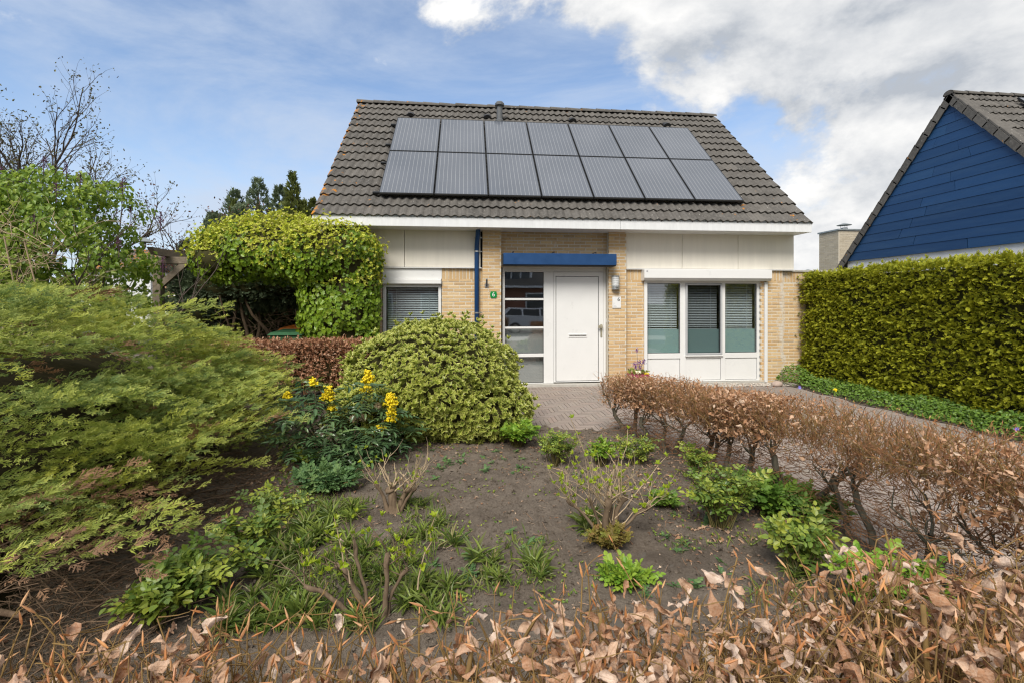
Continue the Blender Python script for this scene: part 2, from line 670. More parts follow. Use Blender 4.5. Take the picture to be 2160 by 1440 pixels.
def ell_core(g, ells, f=0.8, seed=0, lump=.1, lscale=2.0, S=20, T=12):
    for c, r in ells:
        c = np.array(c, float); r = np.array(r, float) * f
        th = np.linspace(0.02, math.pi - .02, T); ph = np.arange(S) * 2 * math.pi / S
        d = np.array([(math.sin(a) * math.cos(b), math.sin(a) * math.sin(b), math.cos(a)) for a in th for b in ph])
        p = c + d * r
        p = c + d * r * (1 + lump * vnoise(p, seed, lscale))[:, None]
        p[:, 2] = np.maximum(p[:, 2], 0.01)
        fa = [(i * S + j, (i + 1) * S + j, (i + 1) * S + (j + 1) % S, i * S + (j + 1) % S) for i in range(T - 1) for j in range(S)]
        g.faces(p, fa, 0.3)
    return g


def grow(rng, p, d, L, r, lvl, out, tips, nch=(3, 4), spread=0.6, up=0.15, wig=0.18, K=5, fall=0.68, rfall=0.55, tmin=0.35):
    """recursive branching; out gets (points KxK3, radii) per branch, tips gets (point, direction)"""
    p = np.array(p, float); d = nrm(np.array(d, float))
    pts = [p]
    for i in range(K - 1):
        d = nrm(d + wig * rng.normal(size=3) + np.array([0, 0, up]) * 0.5)
        p = p + d * L / (K - 1)
        pts.append(p)
    pts = np.array(pts)
    rr = r * np.linspace(1, 0.55 if lvl > 0 else 0.3, K)
    out.append((pts, rr, lvl))
    if lvl == 0:
        tips.append((pts[-1], d))
        return
    n = rng.integers(nch[0], nch[1] + 1)
    for c in range(n):
        t = tmin + (1 - tmin) * (c + rng.uniform(.2, 1)) / n
        k = min(K - 2, int(t * (K - 1))); u = t * (K - 1) - k
        q = pts[k] * (1 - u) + pts[k + 1] * u
        side = rand_dirs(rng, 1)[0]
        side = nrm(side - d * np.dot(side, d))
        dd = nrm(d * math.cos(spread) + side * math.sin(spread) * rng.uniform(.7, 1.3) + np.array([0, 0, up]))
        grow(rng, q, dd, L * fall * rng.uniform(.75, 1.2), r * rfall, lvl - 1, out, tips, nch, spread, up, wig, K, fall, rfall, tmin)
    tips.append((pts[-1], d))


def branch_geo(out, S=4, rng=None, mat=0, g=None):
    g = g or Geo()
    for lv in sorted(set(o[2] for o in out)):
        P = np.array([o[0] for o in out if o[2] == lv]); R = np.array([o[1] for o in out if o[2] == lv])
        g.tubes(P, R, S + (2 if lv > 1 else 0) if lv else max(3, S - 1), tint=(rng.random(len(P)) if rng is not None else 0.0), mat=mat)
    return g

# ================================================================== materials of the buildings
def brick_mat(name, cols, crease=(0.16, 0.09, 0.045)):
    m, nt = _nt(name)
    t = tint_socket(nt)
    c = ramp(nt, t, cols)
    n = noise_node(nt, 22, 4, 0.7, (1, 1, 3.2))
    c = mixc(nt, mapr(nt, n, 0.60, 0.70, 0, 0.8), c, crease)
    n2 = noise_node(nt, 90, 3, 0.7)
    c = mixc(nt, mapr(nt, n2, 0.35, 0.75, 0, 0.28), c, tuple(min(1, 1.35 * k) for k in cols[0]))
    n3 = noise_node(nt, 0.9, 3, 0.6)
    c = mixc(nt, mapr(nt, n3, 0.55, 0.8, 0, 0.22), c, (0.36, 0.33, 0.28))
    # white efflorescence streaks on the wall right of the big window
    pos = nt.nodes.new('ShaderNodeSeparateXYZ'); nt.links.new(nt.nodes.new('ShaderNodeNewGeometry').outputs['Position'], pos.inputs[0])
    band = mapr(nt, mth(nt, 'ABSOLUTE', mth(nt, 'SUBTRACT', pos.outputs[0], 6.33)), 0.0, 0.22, 0.22, 0.0)
    es = noise_node(nt, 5.0, 4, 0.7, (1, 1, .6))
    c = mixc(nt, mapr(nt, mth(nt, 'ADD', es, band), 0.64, 0.78, 0, 0.7), c, (0.62, 0.60, 0.56))
    h = mixc(nt, 0.5, n, n2)
    return finish(m, nt, c, 0.88, 0.15, h, 0.006, 0.6)


MAT_BRICK = brick_mat('yellow_brick', [(0.56, 0.40, 0.22), (0.50, 0.335, 0.17), (0.60, 0.45, 0.27), (0.53, 0.345, 0.165), (0.44, 0.31, 0.18), (0.63, 0.46, 0.25)])
MAT_BRICK_GREY = brick_mat('weathered_brick', [(0.47, 0.42, 0.33), (0.42, 0.36, 0.27), (0.52, 0.46, 0.36), (0.40, 0.35, 0.28)], (0.2, 0.17, 0.13))
MAT_MORTAR = plain('mortar', (0.60, 0.55, 0.46), 0.95, 0.14, 30, 0.1, 0.003)
MAT_WHITE = plain('white_frame', (0.72, 0.72, 0.71), 0.32, 0.025, 3, 0.45)
MAT_PANEL = plain('cream_panel', (0.76, 0.72, 0.635), 0.5, 0.05, 2.2, 0.35, sc=(4, 1, .35))
MAT_FASCIA = plain('white_fascia', (0.69, 0.70, 0.71), 0.4, 0.07, 5, 0.4, sc=(3, 1, .5))
MAT_ZINC = plain('zinc_lip', (0.30, 0.33, 0.34), 0.5, 0.15, 8, 0.4, metal=0.4)
MAT_BLUE = plain('blue_paint', (0.010, 0.052, 0.155), 0.42, 0.14, 5, 0.4)
MAT_RUBBER = plain('black_seal', (0.02, 0.02, 0.022), 0.6, 0.1)
MAT_GREYFRAME = plain('grey_sash', (0.42, 0.43, 0.44), 0.4, 0.05)
MAT_STEEL = plain('brushed_steel', (0.55, 0.55, 0.53), 0.32, 0.1, 40, 0.5, metal=0.9)
MAT_BLACKPL = plain('black_plastic', (0.03, 0.03, 0.032), 0.45, 0.15, 20)
MAT_DARKPIPE = plain('grey_vent_plastic', (0.10, 0.105, 0.11), 0.5, 0.15, 14)
MAT_SLAT = plain('aluminium_slat', (0.74, 0.75, 0.76), 0.35, 0.03, 4)
MAT_ROOMWALL = plain('room_wall', (0.62, 0.60, 0.56), 0.8, 0.03, 1)
MAT_ROOMFLOOR = plain('room_floor', (0.30, 0.22, 0.15), 0.5, 0.15, 3)
MAT_CONCRETE = plain('concrete', (0.44, 0.42, 0.38), 0.9, 0.15, 14, 0.1, 0.004)
MAT_OPAL = plain('opal_glass', (0.80, 0.81, 0.80), 0.25, 0.03)
MAT_GREENSIGN = plain('green_enamel', (0.0, 0.22, 0.045), 0.35, 0.05)
MAT_INK = plain('black_ink', (0.015, 0.015, 0.02), 0.5, 0.05)
MAT_GREYINK = plain('grey_ink', (0.35, 0.35, 0.37), 0.5, 0.05)
MAT_BEIGE_HANDLE = plain('champagne_metal', (0.50, 0.46, 0.34), 0.35, 0.08, 20, 0.5, metal=0.6)


def glass_mat(name, tint, refl=0.10):
    m, nt = _nt(name)
    tr = nt.nodes.new('ShaderNodeBsdfTransparent'); tr.inputs[0].default_value = (*tint, 1)
    gl = nt.nodes.new('ShaderNodeBsdfGlossy'); gl.inputs['Roughness'].default_value = 0.015
    gl.inputs[0].default_value = (0.95, 0.97, 1, 1)
    ge = nt.nodes.new('ShaderNodeNewGeometry')
    dp = nt.nodes.new('ShaderNodeVectorMath'); dp.operation = 'DOT_PRODUCT'
    nt.links.new(ge.outputs['Incoming'], dp.inputs[0]); nt.links.new(ge.outputs['True Normal'], dp.inputs[1])
    k = mth(nt, 'SUBTRACT', 1.0, mth(nt, 'ABSOLUTE', dp.outputs['Value']), True)
    f = mth(nt, 'ADD', mth(nt, 'MULTIPLY', mth(nt, 'POWER', k, 4.0), 0.85), refl, True)
    wob = noise_node(nt, 1.1, 2, 0.4)
    bp = nt.nodes.new('ShaderNodeBump'); bp.inputs['Strength'].default_value = 0.06; bp.inputs['Distance'].default_value = 0.02
    nt.links.new(wob, bp.inputs['Height']); nt.links.new(bp.outputs[0], gl.inputs['Normal'])
    mx = nt.nodes.new('ShaderNodeMixShader')
    nt.links.new(f, mx.inputs[0]); nt.links.new(tr.outputs[0], mx.inputs[1]); nt.links.new(gl.outputs[0], mx.inputs[2])
    o = nt.nodes.new('ShaderNodeOutputMaterial'); nt.links.new(mx.outputs[0], o.inputs[0])
    return m


MAT_GLASS = glass_mat('window_glass', (0.80, 0.87, 0.88), 0.20)
MAT_GLASS_GREY = glass_mat('frosted_grey_glass', (0.74, 0.78, 0.78), 0.30)


def film_mat():
    m, nt = _nt('frosted_film')
    c = (0.50, 0.66, 0.64)
    d = nt.nodes.new('ShaderNodeBsdfDiffuse'); d.inputs[0].default_value = (*c, 1)
    t = nt.nodes.new('ShaderNodeBsdfTranslucent'); t.inputs[0].default_value = (*c, 1)
    mx = nt.nodes.new('ShaderNodeMixShader'); mx.inputs[0].default_value = 0.35
    nt.links.new(d.outputs[0], mx.inputs[1]); nt.links.new(t.outputs[0], mx.inputs[2])
    o = nt.nodes.new('ShaderNodeOutputMaterial'); nt.links.new(mx.outputs[0], o.inputs[0])
    return m


MAT_FILM = film_mat()


def tile_mat():
    m, nt = _nt('concrete_roof_tile')
    t = tint_socket(nt)
    c = ramp(nt, t, [(0.076, 0.071, 0.065), (0.108, 0.100, 0.091), (0.092, 0.086, 0.079), (0.132, 0.122, 0.110), (0.066, 0.063, 0.059)])
    n = noise_node(nt, 14, 5, 0.7)
    c = mixc(nt, mapr(nt, n, 0.42, 0.72, 0, 0.75), c, (0.170, 0.158, 0.142))
    n2 = noise_node(nt, 3.2, 4, 0.65)
    c = mixc(nt, mapr(nt, n2, 0.5, 0.7, 0, 0.5), c, (0.07, 0.063, 0.054))
    sp = noise_node(nt, 26, 2, 0.5)
    c = mixc(nt, mapr(nt, sp, 0.70, 0.74, 0, 0.9), c, (0.42, 0.40, 0.36))        # pale lichen specks
    # orange lichen, thick along the left verge and sparse along the ridge
    pos = nt.nodes.new('ShaderNodeSeparateXYZ'); nt.links.new(nt.nodes.new('ShaderNodeNewGeometry').outputs['Position'], pos.inputs[0])
    near = mapr(nt, pos.outputs[0], -2.64, -2.30, 0.155, 0.0)
    ridge = mapr(nt, pos.outputs[2], 6.50, 6.62, 0.0, 0.05)
    ln = noise_node(nt, 5.5, 4, 0.6)
    lf = mth(nt, 'ADD', ln, mth(nt, 'MAXIMUM', near, ridge))
    c = mixc(nt, mapr(nt, lf, 0.69, 0.73, 0, 0.95), c, (0.48, 0.19, 0.015))
    h = mixc(nt, 0.5, n, sp)
    return finish(m, nt, c, 0.86, 0.25, h, 0.008, 0.5)


MAT_TILE = tile_mat()


def pv_mat():
    m, nt = _nt('solar_cells')
    co = nt.nodes.new('ShaderNodeTexCoord').outputs['Object']
    sep = nt.nodes.new('ShaderNodeSeparateXYZ'); nt.links.new(co, sep.inputs[0])

    def lines(s, period, width, off=0.0):
        a = mth(nt, 'FRACT', mth(nt, 'ADD', mth(nt, 'DIVIDE', s, period), off))
        a = mth(nt, 'ABSOLUTE', mth(nt, 'SUBTRACT', a, 0.5))
        return mth(nt, 'LESS_THAN', a, width)

    bus = lines(sep.outputs[0], 0.156 / 2, 0.032, 0.0)
    gx = lines(sep.outputs[0], 0.156, 0.012, 0.25)
    gy = lines(sep.outputs[1], 0.1625, 0.010, 0.0)
    n = noise_node(nt, 0.8, 3, 0.6)
    c = mixc(nt, mapr(nt, n, 0.3, 0.7), (0.095, 0.107, 0.130), (0.118, 0.130, 0.155))
    c = mixc(nt, mth(nt, 'MULTIPLY', mth(nt, 'MAXIMUM', gx, gy), 0.25), c, (0.05, 0.055, 0.065))
    c = mixc(nt, mth(nt, 'MULTIPLY', bus, 0.8), c, (0.36, 0.37, 0.38))
    return finish(m, nt, c, 0.12, 0.6)


MAT_PV = pv_mat()
MAT_PVFRAME = plain('black_anodised_frame', (0.035, 0.037, 0.04), 0.4, 0.1, 8, metal=0.5)
MAT_PVEDGE = plain('panel_bottom_edge', (0.16, 0.165, 0.17), 0.35, 0.1, 8, metal=0.7)

rng = np.random.default_rng(11)

# ================================================================== ground
def soil_mat():
    m, nt = _nt('garden_soil')
    n = noise_node(nt, 5, 6, 0.7); n2 = noise_node(nt, 60, 4, 0.7); n3 = noise_node(nt, 220, 2, 0.6)
    c = mixc(nt, mapr(nt, n, 0.3, 0.7), (0.110, 0.086, 0.066), (0.232, 0.190, 0.150))
    c = mixc(nt, mapr(nt, n2, 0.4, 0.75, 0, 0.7), c, (0.31, 0.258, 0.208))
    nd = noise_node(nt, 1.1, 5, 0.7)
    c = mixc(nt, mapr(nt, nd, 0.50, 0.66, 0, 0.55), c, (0.085, 0.066, 0.052))
    c = mixc(nt, mapr(nt, n3, 0.70, 0.76, 0, 0.7), c, (0.34, 0.28, 0.22))
    h = mixc(nt, 0.5, n2, n3)
    return finish(m, nt, c, 0.95, 0.1, h, 0.03, 1.0)


MAT_SOIL = soil_mat()


def grass_far_mat():
    m, nt = _nt('rough_grass')
    n = noise_node(nt, 0.6, 6, 0.7); n2 = noise_node(nt, 20, 4, 0.7)
    c = mixc(nt, mapr(nt, n, 0.3, 0.7), (0.045, 0.07, 0.02), (0.09, 0.085, 0.04))
    c = mixc(nt, mapr(nt, n2, 0.4, 0.7, 0, 0.5), c, (0.05, 0.045, 0.03))
    return finish(m, nt, c, 0.95, 0.1, n2, 0.02, 0.7)


g = Geo()
xs = np.concatenate([[-900, -300, -100, -40], np.linspace(-20, 24, 12), [50, 120, 300, 900]])
ys = np.concatenate([[-900, -300, -100, -40], np.linspace(-22, 40, 14), [70, 150, 400, 1500]])
V = [(x, y, -0.16) for y in ys for x in xs]
W = len(xs)
g.faces(V, [(j * W + i, j * W + i + 1, (j + 1) * W + i + 1, (j + 1) * W + i) for j in range(len(ys) - 1) for i in range(W - 1)])
g.build('ground', grass_far_mat(), kind='structure')

# the planted bed: a fine uneven sheet of soil (x to the hedge along the drive, y to the house)
BED = (-9.0, 2.35, 0.3, 9.0)


def bed_h(x, y):
    p = np.stack([x, y, np.zeros_like(x)], -1)
    return 0.022 + 0.022 * vnoise(p, 1, 1.4) + 0.016 * vnoise(p, 2, 5) + 0.016 * vnoise(p, 3, 13) + 0.014 * vnoise(p, 4, 29)


def bed_right(y):
    return 2.66 - .58 * np.clip((y - 3.2) / 2.4, 0, 1) ** 1.2


def bed_inside(x, y):
    """soil everywhere left of the drive hedge, but not on the paved court in front of the door"""
    court = (y > 5.95 + 0.12 * np.sin(x * 3)) & (x > 0.45 - 0.05 * (y - 6))
    return (x < bed_right(y)) & ~court


step = 0.034
gx = np.arange(-3.2, 2.72, step); gy = np.arange(1.2, 7.3, step)
X, Yg = np.meshgrid(gx, gy)
Z = bed_h(X, Yg)
idx = np.arange(X.size).reshape(X.shape)
q = np.stack([idx[:-1, :-1], idx[:-1, 1:], idx[1:, 1:], idx[1:, :-1]], -1).reshape(-1, 4)
cx_, cy_ = (X[:-1, :-1] + step / 2).ravel(), (Yg[:-1, :-1] + step / 2).ravel()
q = q[bed_inside(cx_, cy_)]
g = Geo()
g.raw(np.stack([X, Yg, Z], -1).reshape(-1, 3), q.ravel(), np.full(len(q), 4))
g.build('garden_bed', MAT_SOIL, smooth=True, kind='structure')
g = Geo()
g.box(-12, -3.15, -2.0, 16, -0.2, 0.012); g.box(-3.17, 2.38, -2.0, 1.22, -0.2, 0.010); g.box(-3.17, 0.43, 7.25, 9.0, -0.2, 0.011)
g.box(-3.17, -2.68, 9.0, 16, -0.2, 0.011)
g.build('bed_margin', MAT_SOIL, kind='structure')

# crumbs of soil
tet = Tpl([(1, .1, -.2), (-.6, .8, -.3), (-.5, -.9, -.1), (.1, 0, .9), (.5, .6, .5)], [(0, 1, 4), (1, 3, 4), (0, 4, 3), (0, 3, 2), (1, 2, 3), (0, 2, 1)])
n = 18000
px_ = rng.uniform(-2.2, 2.65, n); py_ = 1.3 + 5.2 * rng.random(n) ** 1.3
ok = bed_inside(px_, py_)
px_, py_ = px_[ok], py_[ok]
loc = np.stack([px_, py_, bed_h(px_, py_) + 0.002], -1)
g = Geo()
g.inst(tet, loc, frames(rand_dirs(rng, len(loc)), rand_dirs(rng, len(loc))), 0.003 + 0.016 * rng.random(len(loc)) ** 4, rng.random(len(loc)))
nc = 900
cx2 = rng.uniform(-2.0, 2.5, nc); cy2 = rng.uniform(1.5, 6.0, nc); okc = bed_inside(cx2, cy2); cx2, cy2 = cx2[okc], cy2[okc]
g.inst(tet, np.stack([cx2, cy2, bed_h(cx2, cy2) + .003], -1), frames(rand_dirs(rng, len(cx2)), rand_dirs(rng, len(cx2))), .012 + .022 * rng.random(len(cx2)) ** 2, rng.random(len(cx2)))
g.build('soil_crumbs', MAT_SOIL, kind='stuff', label='loose dark crumbs of soil on the bed', category='soil')

# ================================================================== paving
def paver_mat():
    m, nt = _nt('clay_paver')
    t = tint_socket(nt)
    c = ramp(nt, t, [(0.28, 0.23, 0.20), (0.33, 0.275, 0.24), (0.26, 0.215, 0.19), (0.36, 0.295, 0.25), (0.31, 0.255, 0.23), (0.34, 0.26, 0.22)])
    n = noise_node(nt, 1.2, 5, 0.65); n2 = noise_node(nt, 70, 4, 0.7)
    c = mixc(nt, mapr(nt, n, 0.35, 0.7, 0, 0.5), c, (0.33, 0.30, 0.265))
    n4 = noise_node(nt, 2.3, 5, 0.7)
    c = mixc(nt, mapr(nt, n4, 0.58, 0.75, 0, 0.4), c, (0.16, 0.165, 0.10))
    c = mixc(nt, mapr(nt, n2, 0.35, 0.75, 0, 0.3), c, (0.13, 0.105, 0.09))
    return finish(m, nt, c, 0.9, 0.15, n2, 0.004, 0.5)


MAT_PAVER = paver_mat()
MAT_JOINT = plain('sand_joint', (0.105, 0.090, 0.075), 0.95, 0.2, 30, 0.1, 0.004)
g = Geo()
g.box(0.36, 6.62, -2.0, 9.1, -0.2, 0.0)
paving = g.build('driveway', MAT_JOINT, kind='structure')
PW, PL = 0.062, 0.062 * 4
pav = []
for i in range(int(6.3 / PW) + 8):
    for j in range(-10, int(8.4 / PW) + 8):
        for (ok, lx, ly) in (((i - j) % 8 == 0, 4, 1), ((i - j) % 8 == 7, 1, 4)):
            if not ok:
                continue
            x0, y0 = 0.36 + (i - 4) * PW, 0.75 + j * PW
            x1, y1 = x0 + lx * PW, y0 + ly * PW
            x0, x1 = max(x0, 0.42), min(x1, 6.56)
            y0, y1 = max(y0, 0.8), min(y1, 8.76)
            if x1 - x0 < 0.03 or y1 - y0 < 0.03:
                continue
            xm, ym = (x0 + x1) / 2, (y0 + y1) / 2
            if bed_inside(np.array(xm + .02), np.array(ym - .02)) and xm < 2.8:
                continue
            pav.append((x0, x1, y0, y1))
for k in range(int((6.5 - 0.42) / 0.062)):                      # a border course along the house
    pav.append((0.42 + k * 0.062, 0.42 + (k + 1) * 0.062, 8.765, 8.97))
dist = np.array([math.hypot((a + b) / 2, (c + d) / 2) for a, b, c, d in pav])
vis = np.array([((a + b) / 2) / ((c + d) / 2) < 1.12 for a, b, c, d in pav])
order = np.argsort(dist + 100 * ~vis)
J = 0.0035
unit_paver = chamfer(0.004, 1, 1, 1)


def piece_mesh(name, sx, sy, sz, b, mat):
    gg = Geo(); t = chamfer(b, sx, sy, sz)
    gg.raw(t.v, t.loops, t.tot, 0.0)
    return gg.mesh(name, mat)


PM = piece_mesh('paver', PL - 2 * J, PW - 2 * J, 0.05, 0.004, MAT_PAVER)
rest = Geo()
for rank, k in enumerate(order):
    a, b, c, d = pav[k]
    xm, ym, lx, ly = (a + b) / 2, (c + d) / 2, b - a, d - c
    zt = rng.uniform(-0.003, 0.003) + 0.004 - 0.025 + 0.006
    if rank < 300:
        o = link('paver', PM, paving)
        horiz = lx >= ly
        o.location = (xm, ym, zt)
        o.rotation_euler = (rng.normal() * .008, rng.normal() * .008, (0 if horiz else math.pi / 2) + rng.normal() * 0.006)
        o.scale = ((max(lx, ly) - 2 * J) / (PL - 2 * J), (min(lx, ly) - 2 * J) / (PW - 2 * J), 1)
    else:
        z1 = zt + 0.025 + rng.uniform(-.0015, .0015)
        v = [(a + J, c + J, z1), (b - J, c + J, z1), (b - J, d - J, z1), (a + J, d - J, z1), (a + J, c + J, z1 - .03), (b - J, c + J, z1 - .03), (b - J, d - J, z1 - .03), (a + J, d - J, z1 - .03)]
        rest.faces(v, [(0, 1, 2, 3), (0, 4, 5, 1), (1, 5, 6, 2), (2, 6, 7, 3), (3, 7, 4, 0)], rng.random())
rest.build('paving_field', MAT_PAVER, paving, kind='stuff')
# a thin band of pale gravel against the house under the big window
gr = Geo()
n = 2600
x_ = rng.uniform(3.3, 6.45, n); y_ = rng.uniform(8.60, 8.98, n)
gr.inst(tet, np.stack([x_, y_, np.full(n, .024)], -1), frames(rand_dirs(rng, n), rand_dirs(rng, n)), rng.uniform(.006, .015, n), rng.random(n))
gm, nt = _nt('pale_gravel')
MAT_GRAVEL = finish(gm, nt, ramp(nt, tint_socket(nt, False), [(0.55, 0.50, 0.43), (0.40, 0.36, 0.31), (0.66, 0.62, 0.56), (0.48, 0.40, 0.33)]), 0.9, 0.2)
tag(gr.build('gravel_strip', MAT_GRAVEL, kind='stuff'), 'pale gravel strip at the foot of the three-part window', 'gravel')

# street behind the camera, where the opposite house and the car stand
MAT_ASPHALT = plain('asphalt', (0.055, 0.055, 0.057), 0.95, 0.2, 40, 0.15, 0.004)
g = Geo(); g.box(-60, 60, -11.5, -4.5, -0.3, -0.10); g.build('street', MAT_ASPHALT, kind='structure')
g = Geo(); g.box(-60, 60, -4.5, -2.0, -0.3, 0.0); g.build('pavement', MAT_CONCRETE, kind='structure')

# ================================================================== the house
YW, YP, YD = 9.0, 8.9, 9.06            # brick wall face, pillar face, face of door and window frames
XL, XR = -2.657, 6.555
PITCH = math.radians(44)
EAVE_Y, EAVE_Z = 8.5, 3.14
house = thing('house', 'small yellow brick house with grey tiled roof and white door numbered six', 'house', (1.95, 9.0, 0))

SOF = 2.985
zb = 2.262                              # underside of the cream panels
wl0, wl1 = pX(806, YW), pX(932, YW)     # left window
pl0, pl1 = pX(1018, YP), pX(1057, YP)   # pillars
pr0, pr1 = pX(1284, YP), pX(1321, YP)
wr0, wr1 = pX(1360, YW), pX(1604, YW)   # right window
ax0 = pX(1651, YW)
zwl = 0.72                              # sill of the left window
dt = 2.30                               # head of the door frame
TB = 0.10                               # wall thickness behind the face
mort = []


def wall(x0, x1, z0, z1, y, t=TB):
    gw = Geo(); gw.box(x0, x1, y + 0.002, y + t, z0, z1)
    mort.append((x0, x1, z0, z1, y, gw.build('pillar' if y == YP else 'front_wall', MAT_MORTAR, house)))


wall(XL, wl0, 0, zb, YW); wall(wl0, wl1, 0, zwl, YW); wall(wl1, pl0 + .02, 0, zb, YW)
wall(pl0, pl1, 0, SOF, YP, 0.3); wall(pr0, pr1, 0, SOF, YP, 0.3)
wall(pl1, pr0, dt, SOF, 9.03)
wall(pr1 - .02, wr0, 0, zb, YW); wall(wr1, ax0, 0, zb, YW)

bricks = []      # (x0,x1,z0,z1,yface,visible)
CH, BL, BH, JT = 0.0625, 0.21, 0.050, 0.0115


def courses(x0, x1, z0, z1, y, soldier=False, shift=0.0, par=None):
    top = z1 - (0.215 if soldier else 0)
    k = 0
    z = z0
    while z + BH <= top + 0.012:
        off = (0.5 if k % 2 else 0.0) * (BL + JT) + shift
        x = x0 - off
        while x < x1:
            a, b = max(x, x0), min(x + BL, x1)
            if b - a > 0.035:
                bricks.append((a, b, z, z + BH, y, par))
            x += BL + JT
        z += CH; k += 1
    if soldier:
        n = max(1, int((x1 - x0) / CH))
        w = (x1 - x0) / n
        for i in range(n):
            bricks.append((x0 + i * w + JT / 2, x0 + (i + 1) * w - JT / 2, top + .004, z1 - .006, y, par))


for (x0, x1, z0, z1, y, wob_) in mort:
    courses(x0, x1, z0 + 0.006, z1, y, soldier=(abs(z1 - zb) < .01 and y == YW), shift=0.11 * rng.random() if y == YW else 0.0, par=wob_)
score = []
for a, b, z0, z1, y, _p in bricks:
    s = (b - a) * (z1 - z0) * 100
    xm, zm = (a + b) / 2, (z0 + z1) / 2
    hidden = (xm < wl0) or (xm < pl1 and zm < 1.05) or (zm < 0.55 and xm < 5.7) or (y == 9.03 and zm < 2.48)
    score.append(s - (50 if hidden else 0))
order = np.argsort(-np.array(score))
BM = piece_mesh('brick', BL, 0.05, BH, 0.004, MAT_BRICK)
SM = piece_mesh('soldier_brick', CH - JT, 0.05, 0.205, 0.004, MAT_BRICK)
rest = Geo()
for rank, k in enumerate(order):
    a, b, z0, z1, y, par_ = bricks[k]
    dy = rng.uniform(-0.0025, 0.0025)
    if rank < 300:
        sold = (z1 - z0) > 0.1
        o = link('brick', SM if sold else BM, par_)
        o.location = ((a + b) / 2, y + 0.0235 + dy, (z0 + z1) / 2)
        o.scale = ((b - a) / (CH - JT), 1, (z1 - z0) / 0.205) if sold else ((b - a) / BL, 1, 1)
        o.rotation_euler = (0, rng.normal() * 0.004, 0)
    else:
        rest.box(a, b, y - 0.0015 + dy, y + 0.03, z0, z1, tint=rng.random())
rest.build('brick_field', MAT_BRICK, house, kind='stuff')

# shell of the house: gables, back wall, floor, ceiling
sh = Geo()
RY, RZ = 12.05, 6.57
for x in (XL, XR - 0.2):
    prof = [(9.12, 0.0), (15.6, 0.0), (15.6, 3.1), (RY, RZ - 0.12), (9.12, 3.55), (9.12, 0.0)][:5]
    v = [(x, y, z) for y, z in prof] + [(x + 0.2, y, z) for y, z in prof]
    n = len(prof)
    sh.faces(v, [tuple(range(n))[::-1], tuple(range(n, 2 * n))] + [(i, (i + 1) % n, n + (i + 1) % n, n + i) for i in range(n)])
sh.box(XL + .2, XR - .2, 15.4, 15.6, 0, 3.1)
sh.build('side_wall', MAT_BRICK_GREY, house)
sh = Geo(); sh.box(XL + .2, XR - .2, 9.12, 15.4, -0.05, 0.03); sh.build('room_floor', MAT_ROOMFLOOR, house)
sh = Geo(); sh.box(XL + .2, XR - .2, 9.12, 15.4, 2.62, 2.70); sh.box(XL + .2, XR - .2, 12.6, 12.7, 0.03, 2.62)
sh.box(pl0 - .1, pl0, 9.2, 12.6, .03, 2.62); sh.box(pr1, pr1 + .1, 9.2, 12.6, .03, 2.62)
sh.build('room_partition', MAT_ROOMWALL, house)

# cream cladding panels, proud of the brick, with open joints
seg = [(XL, pX(853, 8.965)), (pX(853, 8.965), pl0 - 0.035), (pr1 + 0.003, pX(1439, 8.965)), (pX(1439, 8.965), pX(1557, 8.965)), (pX(1557, 8.965), XR)]
for a, b in seg:
    g = Geo(); g.box(a + .004, b - .004, 8.965, 9.09, zb + 0.016, SOF - 0.012, b=0.003)
    g.build('cladding_panel', MAT_PANEL, house)
for a, b in ((XL, pl0 - .02), (pr1 + .003, XR)):
    g = Geo(); g.box(a, b, 8.945, 9.09, zb - 0.006, zb + 0.012); g.build('drip_trim', MAT_WHITE, house)
g = Geo(); g.box(XL, XR, 9.092, 9.115, 2.2, SOF); g.build('cladding_backing', MAT_RUBBER, house)

# eaves: two lengths of white fascia, soffit, zinc lip
sx = pX(1309, 8.49)
for a, b in ((XL - .01, sx - .002), (sx + .002, XR + .012)):
    g = Geo(); g.box(a, b, 8.485, 8.53, 2.955, 3.128, b=.004); g.build('fascia', MAT_FASCIA, house)
g = Geo(); g.box(XL + .002, XR - .002, 8.531, 9.11, 2.962, SOF - .002); g.build('soffit', MAT_FASCIA, house)
g = Geo()
for x in (XL - .008, XR - .014):
    g.faces([(x, 8.531, 2.958), (x, 9.0, 2.958), (x, 9.0, 3.6), (x, 8.531, 3.13), (x + .022, 8.531, 2.958), (x + .022, 9.0, 2.958), (x + .022, 9.0, 3.6), (x + .022, 8.531, 3.13)],
            [(0, 3, 2, 1), (4, 5, 6, 7), (0, 1, 5, 4), (1, 2, 6, 5), (2, 3, 7, 6), (3, 0, 4, 7)])
g.build('eave_end', MAT_FASCIA, house)
g = Geo(); g.box(XL - .02, XR + .03, 8.468, 8.56, 3.130, 3.148); g.build('gutter_lip', MAT_ZINC, house)

# --- roof
UN = np.array([0, math.cos(PITCH), math.sin(PITCH)]); NN = np.array([0, -math.sin(PITCH), math.cos(PITCH)])
E0 = np.array([0, EAVE_Y, EAVE_Z])
SLEN = 4.93
rg = Geo()
Mroof = Matrix(((1, 0, 0, 0), (0, UN[1], NN[1], EAVE_Y), (0, UN[2], NN[2], EAVE_Z), (0, 0, 0, 1)))
rg.box(XL + .01, XR - .01, 0.05, SLEN, -0.16, -0.022, M=Mroof)
UB = np.array([0, -UN[1], UN[2]]); NB = np.array([0, -NN[1], NN[2]])
Mback = Matrix(((1, 0, 0, 0), (0, UB[1], NB[1], 2 * RY - EAVE_Y), (0, UB[2], NB[2], EAVE_Z), (0, 0, 0, 1)))
rg.box(XL + .01, XR - .01, 0.0, SLEN - .1, -0.16, 0.02, M=Mback)
roof = rg.build('roof', MAT_TILE, house)
NC, NR = 31, 15
TW, TH_ = (XR - XL + .02) / NC, SLEN / NR


